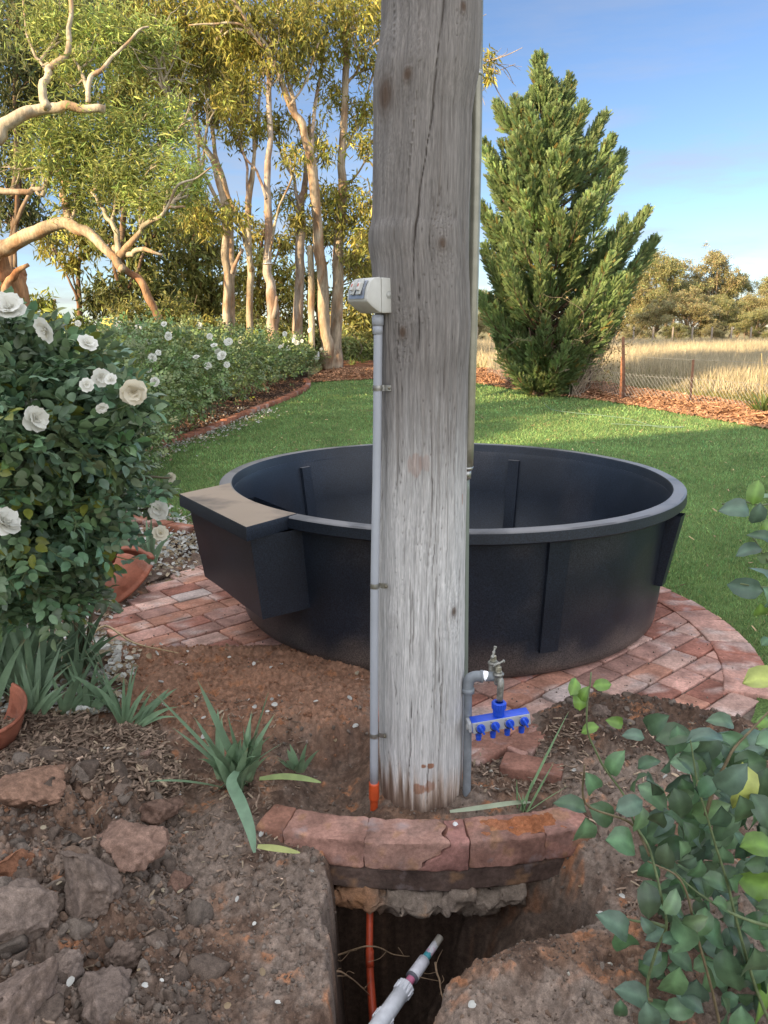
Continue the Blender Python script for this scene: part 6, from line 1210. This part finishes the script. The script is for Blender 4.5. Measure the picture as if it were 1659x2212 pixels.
for i, ((u, v), r, c, lb, fl) in enumerate(BC):
    r *= 1.15 if i < 10 else 1; p = G(u, v, .03); z = float(soil_z(p[0], p[1])); V, F = BIG[i % 6]; Rm = rotz(rc.random()*6.3) @ np.array([[1, 0, .12], [0, 1, -.15], [-.12, .15, 1]]); V = (V*[1, 1, fl]) @ Rm.T
    nn = fbm(V[:, 0]*5+i, V[:, 1]*5, V[:, 2]*5, 5, i); V = V*(1+.10*nn+.045*np.abs(fbm(V[:, 0]*11, V[:, 1]*11, V[:, 2]*11, 4, i))+.02*fbm(V[:, 0]*30, V[:, 1]*30, V[:, 2]*30, 2, i))[:, None]
    c_ = np.array(c)*np.array([.98, .90, .86])*(1+.18*nn[:, None]+.10*fbm(V[:, 0]*16, V[:, 1]*16, V[:, 2]*16, 2, i+9)[:, None]); o = MB().add(V*r+np.array([p[0], p[1], z+r*fl*.16]), F, c_).build('soil_clod', M_soil); tag(o, lb, 'clod', gb if i not in (11, 12) else 'dark clods on the brick paving')
# rubble of all sizes: countless
mb = MB()
for zone, n, lo, hi, pr, w_ in [(Z_HEAP, 420, .018, .070, MID, .6), (Z_HEAP, 2200, .006, .018, SML, .4), (Z_HEAP, 6000, .002, .006, TINY, .4), (Z_CLOD, 110, .012, .032, MID, .85), (Z_CLOD, 420, .005, .014, SML, .9), (Z_RED, 90, .010, .024, MID, .0), (Z_RED, 900, .003, .010, SML, .1), (Z_RED, 2500, .0015, .004, TINY, .2), (Z_RBED, 60, .012, .03, MID, .7), (Z_RBED, 600, .004, .012, SML, .7), (Z_LUMP, 60, .008, .022, MID, .2), (Z_LUMP, 500, .003, .009, SML, .3), (Z_LUMP, 2500, .001, .004, TINY, .3)]:
    p = in_zone(zone, n, rc, .02); p = p[seen(p)]; S = lo*(hi/lo)**(rc.random(len(p))**1.8); C = np.column_stack([p, soil_z(p[:, 0], p[:, 1])+S*np.where(S > .016, -.12, .10)]); cols = soil_cols(len(p), rc, w_, .3)
    if zone is Z_RED: cols = np.array([.27, .135, .08])*np.exp(rc.normal(size=(len(p), 1))*.2)
    scatter(mb, pr, C, S, cols, rc)
for (x0, x1, y0, y1, n, lo, hi, pr) in [(-.9, -.15, 1.3, 2.25, 2600, .0015, .007, TINY), (-.9, -.18, 1.3, 2.25, 800, .004, .016, SML), (.15, 1.3, 1.5, 2.5, 1900, .0015, .006, TINY), (.2, 1.2, 1.8, 2.3, 380, .004, .014, SML), (-.55, .95, 2.3, 3.0, 1500, .0015, .006, TINY), (-.5, .9, 2.35, 3.0, 160, .005, .014, SML), (-1.6, 1.7, 3.0, 4.3, 900, .0015, .006, TINY)]:
    p = np.column_stack([rc.uniform(x0, x1, n), rc.uniform(y0, y1, n)]); z = soil_z(p[:, 0], p[:, 1]); k = z > (-.25 if y1 < 3.5 else -9); p = p[k]; z = z[k]
    if y1 > 3.5: z = np.maximum(z, .003)
    S = lo*(hi/lo)**(rc.random(len(p))**1.8); scatter(mb, pr, np.column_stack([p, z+S*.15]), S*1.1, soil_cols(len(p), rc, .15, .7)*1.1, rc)
tag(mb.build('soil_crumbs', M_soil), 'loose crumbs and small lumps of earth strewn over heap and bricks', 'soil crumbs', None, 'stuff')
# bark chips
mb = MB(); cp = []
for q in range(8):
    V, F = rbox((1.0, rc.uniform(.16, .45), rc.uniform(.06, .14)), (0, 0, 0), None, .03, 3); V = V+.07*np.stack([fbm(V[:, 0]*3+q*5, V[:, 1]*7+g, V[:, 2]*7, 2, q) for g in range(3)], 1); V[:, 1] *= 1-.5*np.abs(V[:, 0]); cp.append((V, F))
def flat_rot(n, rng, tilt=.35):
    a = rng.random(n)*2*np.pi; t1 = rng.normal(size=n)*tilt; t2 = rng.normal(size=n)*tilt; X_ = np.stack([np.cos(a), np.sin(a), t1], -1); X_ = nrm(X_); Z_ = np.stack([-t1*np.cos(a)+t2*np.sin(a), -t1*np.sin(a)-t2*np.cos(a), np.ones(n)], -1); Z_ = nrm(Z_-X_*(X_*Z_).sum(1)[:, None]); return np.stack([X_, np.cross(Z_, X_), Z_], -1)
for zone, n, lo, hi in [(Z_MUL, 4200, .014, .05), (W([(1030, 1640), (1240, 1600), (1250, 1730), (1020, 1730)]), 420, .01, .035), (Z_RBED, 800, .010, .035), (W([(420, 1700), (560, 1740), (650, 1900), (600, 1980), (400, 1800)], -.07), 300, .008, .03), (Z_PET, 350, .010, .03), (Z_HEAP, 300, .01, .035), (W([(230, 1540), (640, 1560), (640, 1720), (380, 1700)]), 500, .008, .026)]:
    p = in_zone(zone, n, rc, .03); p = p[seen(p)]; S = rc.uniform(lo, hi, len(p)); C = np.column_stack([p, soil_z(p[:, 0], p[:, 1])+.004+rc.random(len(p))*.010]); c = np.array([.21, .15, .11])*np.exp(rc.normal(size=(len(p), 1))*.38); lt = rc.random(len(p)) < .10; c[lt] = np.array([.34, .26, .18])*np.exp(rc.normal(size=(lt.sum(), 1))*.15)
    scatter(mb, cp, C, S, c, rc, flat_rot(len(p), rc))
tag(mb.build('bark_chips', M_chip), 'brown bark chips spread over the garden bed', 'bark chips', None, 'stuff')
# orange bark on the far bed and brown litter under the roses
mb = MB(); rb2 = np.random.default_rng(91); n = 9000; s = rb2.random(n); mi = np.array(MUL); k = s*(len(mi)-1); i = k.astype(int).clip(0, len(mi)-2); fr = (k-i)[:, None]; base_ = mi[i]*(1-fr)+mi[i+1]*fr; off = rb2.uniform(-.18, 2.2, n)**1.0; p = base_+np.column_stack([off*.25, off]); z = bark_z(p[:, 0], p[:, 1])
S = rb2.uniform(.05, .12, n); scatter(mb, cp, np.column_stack([p, z+.01]), S, np.array([.34, .185, .105])*np.exp(rb2.normal(size=(n, 1))*.35), rb2, flat_rot(n, rb2, .4))
n = 7000; s = rb2.random(n); mi = EDG[EDG[:, 1] > 5.5]; k = s*(len(mi)-1); i = k.astype(int).clip(0, len(mi)-2); fr = (k-i)[:, None]; base_ = mi[i]*(1-fr)+mi[i+1]*fr; p = base_-np.column_stack([rb2.uniform(.15, 1.5, n), rb2.normal(size=n)*.1]); S = rb2.uniform(.03, .08, n)
scatter(mb, cp, np.column_stack([p, terr(p[:, 0], p[:, 1])+.035+.01*rb2.random(n)]), S, np.array([.17, .10, .07])*np.exp(rb2.normal(size=(n, 1))*.4), rb2, flat_rot(n, rb2, .4))
n = 520; p = np.column_stack([rb2.uniform(-1.5, 5.5, n), rb2.uniform(3.0, 13, n)]); k = (np.hypot(p[:, 0]-TX, p[:, 1]-TY) > 1.36) & (sdf(p[:, 0], p[:, 1], lw) < 0); p = p[k]; n = len(p)
dl = MB(); scatter(dl, cp, np.column_stack([p, terr(p[:, 0], p[:, 1])+.016]), rb2.uniform(.02, .05, n), np.array([.36, .26, .15])*np.exp(rb2.normal(size=(n, 1))*.4), rb2, flat_rot(n, rb2, .4)); tag(dl.build('fallen_leaves', M_chip), 'small dry brown leaves scattered over lawn and bricks', 'fallen leaves', None, 'stuff')
tag(mb.build('bark_mulch', M_chip), 'coarse bark mulch on the beds along lawn and hedge', 'mulch', None, 'stuff')
# fallen white petals
def petal_proto(rng):
    u, v = np.meshgrid(np.linspace(0, 1, 5), np.linspace(-1, 1, 5), indexing='ij'); w = .42*np.sin(np.pi*np.clip(u*.8+.12, 0, 1))**.7; return np.stack([u-.5, v*w, .22*v*v*w/.4+.25*(u-.5)**2*rng.uniform(.3, 2)+.03*np.sin(v*4+u*5)], -1).reshape(-1, 3), grid_faces(5, 5)
pp = [petal_proto(rc) for _ in range(5)]; mb = MB()
def petals(p, z, lo, hi): 
    n = len(p); S = rc.uniform(lo, hi, n); c = np.where(rc.random((n, 1)) < .55, np.array([.66, .65, .60]), np.where(rc.random((n, 1)) < .5, np.array([.50, .42, .30]), np.array([.36, .27, .17])))*rc.uniform(.75, 1.1, (n, 1)); scatter(mb, pp, np.column_stack([p, z+.006+.012*rc.random(n)]), S, c, rc, flat_rot(n, rc, .55))
p = in_zone(Z_PET, 3200, rc, .04); petals(p, soil_z(p[:, 0], p[:, 1]), .018, .042)
p = in_zone(W([(0, 1380), (260, 1380), (300, 1480), (180, 1540), (0, 1540)]), 500, rc, .04); petals(p, soil_z(p[:, 0], p[:, 1]), .018, .04)
p = in_zone(Z_RED, 45, rc, .05); petals(p, soil_z(p[:, 0], p[:, 1]), .015, .032)
p = np.column_stack([rc.uniform(-.85, -.2, 24), rc.uniform(1.5, 2.3, 24)]); petals(p, soil_z(p[:, 0], p[:, 1]), .010, .022); p = in_zone(Z_HEAP, 36, rc); petals(p, soil_z(p[:, 0], p[:, 1])+.01, .008, .018)
p = np.column_stack([rc.uniform(.15, 1.2, 34), rc.uniform(1.5, 2.9, 34)]); p = p[soil_z(p[:, 0], p[:, 1]) > -.2]; petals(p, soil_z(p[:, 0], p[:, 1]), .010, .022)
s = rc.random(1500); k = s*(len(EDG)-1)*.72; i = k.astype(int); fr = (k-i)[:, None]; b_ = EDG[i]*(1-fr)+EDG[i+1]*fr; T_ = nrm(EDG[i+1]-EDG[i]); Nr = np.column_stack([T_[:, 1], -T_[:, 0]]); p = b_+Nr*np.abs(rc.normal(size=(1500, 1)))*.22; petals(p, terr(p[:, 0], p[:, 1])+.01, .020, .04)
p = b_[:700]-Nr[:700]*(.2+np.abs(rc.normal(size=(700, 1)))*.35); petals(p, terr(p[:, 0], p[:, 1])+.035, .020, .04)
p = np.column_stack([rc.uniform(-2.3, -1.2, 500), rc.uniform(4.7, 6.0, 500)]); petals(p, .03+0*p[:, 0], .018, .036)
tag(mb.build('fallen_petals', M_petal), 'hundreds of fallen white and browning rose petals on the bed', 'petals', None, 'stuff')
# ---- broken terracotta
def bowl(name, label, c, r, a0, a1, rotm, seed, h=.55):
    na_, nh = 70, 22; a = np.linspace(a0, a1, na_); hh = np.linspace(0, 1, nh); A, Hh_ = np.meshgrid(a, hh, indexing='ij'); jg = 1+.05*vn(A*5, seed, 0, 2)+.03*vn(A*16, seed, 0, 3); prof = r*(1-.62*(1-np.cos(Hh_*1.25))); zz = r*h*1.5*np.sin(Hh_*1.25)*jg
    rim = 1+.06*sstep(.10, .06, Hh_); V = np.stack([prof*rim*np.cos(A), prof*rim*np.sin(A), -zz], -1).reshape(-1, 3); Vi = V*.93+np.array([0, 0, -.0]); F = grid_faces(na_, nh); n = len(V); Vall = np.concatenate([V, Vi])
    edge = []; idx = lambda i, j: i*nh+j
    bd = [idx(i, 0) for i in range(na_)]+[idx(na_-1, j) for j in range(1, nh)]+[idx(i, nh-1) for i in range(na_-2, -1, -1)]+[idx(0, j) for j in range(nh-2, 0, -1)]; bd = np.array(bd); b2_ = np.roll(bd, -1)
    Fe = np.stack([bd, b2_, b2_+n, bd+n], 1); Vall = Vall @ np.asarray(rotm).T+np.asarray(c); cc = tint(Vall, (1.0, .95, .95), seed, .12)
    return tag(MB().add(Vall, [F, F[:, ::-1]+n, Fe], cc).build(name, M_terra), label, 'terracotta')
Rb = np.array(frame([.50, .30, -.80]))
pb = P(262, 1235, 4.55); pb[2] = .0
bowl('terracotta_bowl', 'broken pinkish terracotta bowl lying tipped over in the petals left of the tank', pb+np.array([.0, 0, .06]), .235, R(0), R(340), Rb, 4)
pb2 = P(42, 1500, 2.72); bowl('terracotta_shard', 'broken orange terracotta pot piece cut by the left edge of the photo', np.array([pb2[0]-.15, 2.72, .17]), .15, R(-150), R(60), rotz(R(10)) @ frame([.1, -.3, .95]), 6, .8)
p1_ = [P(-30, 1500, 3.1), P(40, 1500, 3.12), P(90, 1512, 3.12), P(105, 1500, 3.15), P(60, 1490, 3.2), P(-30, 1480, 3.2)]; q = np.array(p1_); q[:, 2] = [.05, .06, .05, .05, .06, .06]; mb = MB(); mb.add(*tube(smooth_path(q, 8), .010, 10), c=(.03, .03, .032)); tag(mb.build('garden_hose', M_paint), 'loop of black hose beside the terracotta piece at the left edge', 'hose')
q = [P(1110, 920, 13.5), P(1180, 905, 14), P(1230, 925, 12.5), P(1330, 918, 13), P(1480, 927, 12)]; q = np.array([GT(u, v)+np.array([0, 0, .02]) for u, v in [(1175, 872), (1190, 886), (1230, 893), (1300, 900), (1360, 908), (1420, 925), (1478, 925), (1400, 922), (1320, 918)]]); mb = MB(); mb.add(*tube(smooth_path(q, 8), .005, 6), c=(.16, .24, .17)); tag(mb.build('garden_hose', M_paint), 'thin green hose lying across the sunlit lawn', 'hose')
q = np.array([P(228, 1375, 3.75), P(290, 1392, 3.6), P(385, 1405, 3.5)]); q[:, 2] = [.09, .06, .05]; q2 = np.array([P(228, 1375, 3.75), P(180, 1410, 3.5), P(150, 1445, 3.3)]); q2[:, 2] = [.09, .08, .06]; mb = MB(); mb.add(*tube(smooth_path(np.concatenate([q2[::-1], q[1:]]), 6), [.002, .005, .006, .005, .002], 6), c=(.45, .33, .18)); tag(mb.build('dry_stalk', M_stem), 'bent straw coloured stalk lying over petals and bricks', 'stalk')
# pebbles and mineral bits: a few you can count
pbm = 'small pale stones on the dug soil'
for i, ((u, v), r, lb) in enumerate([((254, 1816), .014, 'flat tan pebble on the biggest reddish clod'), ((1318, 2088), .012, 'round whitish pebble on the right earth lump'), ((1226, 2143), .009, 'small pale pebble low on the right earth lump'), ((402, 1795), .010, 'tan pebble beside the iris leaf tip'), ((245, 1697), .010, 'white lump on the heap below the mulch'), ((388, 1710), .012, 'white chalky lump at the top right of the heap'), ((37, 2030), .011, 'cream pebble at the left edge of the heap'), ((283, 1672), .012, 'grey stone at the mulch edge'), ((982, 1806), .016, 'white splash of mortar on the cracked brick'), ((1060, 1655), .014, 'greyish stone beside the water pipe'), ((1040, 1690), .011, 'small stone at the foot of the water pipe')]):
    p = G(u, v, -.04 if v > 1780 else .0); z = float(soil_z(p[0], p[1])); z = max(z, .002) if i == 8 else z
    if i == 0: p = G(u, v, .115); z = p[2]-.012
    V, F = MID[i % 8]; fl = .35 if i == 8 else .7; tag(MB().add((V*[1, .8, fl]) @ rotz(i).T*r+np.array([p[0], p[1], z+r*.35]), F, (.50, .46, .38) if i not in (4, 5, 8) else (.75, .74, .72)).build('pebble', M_petal if False else M_white), lb, 'pebble', pbm)
# ================================================================== PLANTS ALONG THE FAR BED
def strap(label, c, n, L, w, col, rng, cat='plant', name='strap_plant', bend=.7, group=None):
    t = thing(name, label, cat, c, group); lf = MB()
    for i in range(n): a = rng.random()*6.3; blade(lf, np.array(c)+rng.normal(size=3)*[.04, .04, 0], [math.cos(a)*.6, math.sin(a)*.6, rng.uniform(.5, 1.4)], L*rng.uniform(.6, 1.1), w, rng.uniform(.3, 1)*bend, rng, np.array(col)*rng.uniform(.7, 1.25))
    lf.build('leaves', M_leaf, t); return t
c = GT(1645, 903); yc = strap('arching strap leaved plant at the right edge of the lawn', c, 46, .62, .035, (.13, .18, .05), gi); m = MB(); m.add(*tube(smooth_path([c, c+np.array([-.05, 0, .6]), c+np.array([-.12, 0, 1.05])], 4), .008, 5), c=(.3, .25, .12)); m.build('flower_stem', M_stem, yc)
sp = 'sprigs planted in the orange bark'
for i, (u, v, L, lb) in enumerate([(695, 795, .45, 'yellow green sprig right of the bare pole foot'), (760, 790, .45, 'sprig left of the tree shadow on the bark'), (783, 785, .4, 'sprig on the bark beside the conduit'), (733, 775, .6, 'tall thin sprig by the twin trunk'), (1104, 822, .4, 'thin sprig at the left foot of the conifer')]): c = GT(u, v+6); strap(lb, c, 14, L, .03, (.17, .21, .05), gi, group=sp, bend=.3)
for (u, v, nm, lb, s_) in [(232, 698, 'sign_board', 'yellow rectangular board on a stake beyond the roses at the left', .55)]:
    p = P(u, v, 22); sg = thing(nm, lb, 'board', p); mb = MB(); mb.add(*rbox((.34, .03, .28), p, None, .01, 3), c=(.62, .50, .12)); mb.build('panel', M_paint, sg); mb = MB(); mb.add(*tube([p+np.array([0, .03, .1]), p-np.array([0, -.03, 1.0])], .02, 6), c=(.3, .2, .1)); mb.build('stake', M_stem, sg)
st_ = thing('wooden_stump', 'low cut orange stump on the bark at the left foot of the conifer', 'stump', GT(1080, 832)); 
c = GT(1205, 846); V, F = MID[2]; st_.location = tuple(c); MB().add(V*.10+c+np.array([0, 0, .05]), F, (.42, .22, .11)).build('stone', M_soil, st_); st_.name = 'garden_stone'; st_['label'] = 'orange brown stone on the bark at the foot of the conifer'; st_['category'] = 'stone'
# ================================================================== GRASS
def grass(mb, X, Y, Z, L, W_, col, rng, lean=.45, tm=None):
    n = len(X); D = np.column_stack([rng.normal(size=n)*lean, rng.normal(size=n)*lean, np.ones(n)]); a = rng.random(n)*6.3; Nn = np.column_stack([np.cos(a), np.sin(a), rng.normal(size=n)*.2])
    leaves(mb, tm or T_blade(2), np.column_stack([X, Y, Z]), D, L, W_, col, Nn, rng)
gr = np.random.default_rng(55); mb = MB(); LWN = np.array(lw)
def lawn_pts(n, y0, y1):
    Y = y0+(y1-y0)*gr.random(n)**.9; X = gr.uniform(-.56, .56, n)*(Y+.4); X = np.where(gr.random(n) < .5, X, X); k = (sdf(X, Y, lw) < 0) & (np.hypot(X-CX, Y-CY) > RO+.005) & (np.hypot(X-TX, Y-TY) > 1.0); k &= ~((X < -.9) & (Y < 5.75)); 
    return X[k], Y[k]
for (n, y0, y1, L_, w_) in [(90000, 2.6, 5.2, .030, .0045), (130000, 4.8, 8.5, .034, .006), (90000, 8.0, 13, .038, .011), (60000, 12.5, 22, .045, .020)]:
    X, Y = lawn_pts(n, y0, y1); m_ = len(X); nn = vn(X*1.1, Y*1.1, 0, 5)+.6*vn(X*4, Y*4, 0, 6); c = np.array([.215, .325, .115])*np.exp(.24*nn+.28*gr.normal(size=m_))[:, None]; yl = gr.random(m_) < .05+.10*np.clip(vn(X*.8, Y*.8, 0, 9), 0, 1); c[yl] = np.array([.33, .33, .16]); c[:, 0] *= 1+.15*gr.normal(size=m_)
    grass(mb, X, Y, terr(X, Y)-.012, L_*gr.uniform(.6, 1.25, m_), w_*gr.uniform(.7, 1.3, m_), np.clip(c, .01, .9), gr)
tag(mb.build('lawn_grass', M_grass, smooth=False), 'short mown green lawn grass around the tank', 'grass', None, 'stuff')
mb = MB(); n = 120000; Y = 16+24*gr.random(n)**1.1; X = gr.uniform(.02, .62, n)*Y; fz = np.interp(X, fx[:, 0], fx[:, 1]); k = Y > fz+2.8+1.2*vn(X*.5, Y*.3, 0, 2); X, Y = X[k], Y[k]; fz = fz[k]; m_ = len(X); tall = sstep(3, 6.5, Y-fz+1.2*vn(X*.6, Y*.6, 0, 8))
c = np.array([.50, .42, .27])*np.exp(.22*gr.normal(size=m_)+.2*vn(X*.4, Y*.4, 0, 3))[:, None]; g_ = gr.random(m_) < .25*(1-tall); c[g_] = np.array([.18, .20, .06])
grass(mb, X, Y, terr(X, Y)-.02, (.10+.42*tall)*gr.uniform(.7, 1.2, m_), .022*gr.uniform(.6, 1.4, m_), c, gr, .25)
n = 26000; s = gr.random(n); X = gr.uniform(2.0, 9.5, n); fz = np.interp(X, fx[:, 0], fx[:, 1]); Y = fz+.2+gr.random(n)*4; c = np.array([.20, .19, .06])*np.exp(.25*gr.normal(size=n))[:, None]; c[gr.random(n) < .3] = [.36, .28, .13]; grass(mb, X, Y, terr(X, Y)-.02, .09*gr.uniform(.6, 1.6, n), .018, c, gr, .4)
tag(mb.build('dry_grass', M_grass, smooth=False), 'tall straw coloured dry grass of the paddock', 'grass', None, 'stuff')
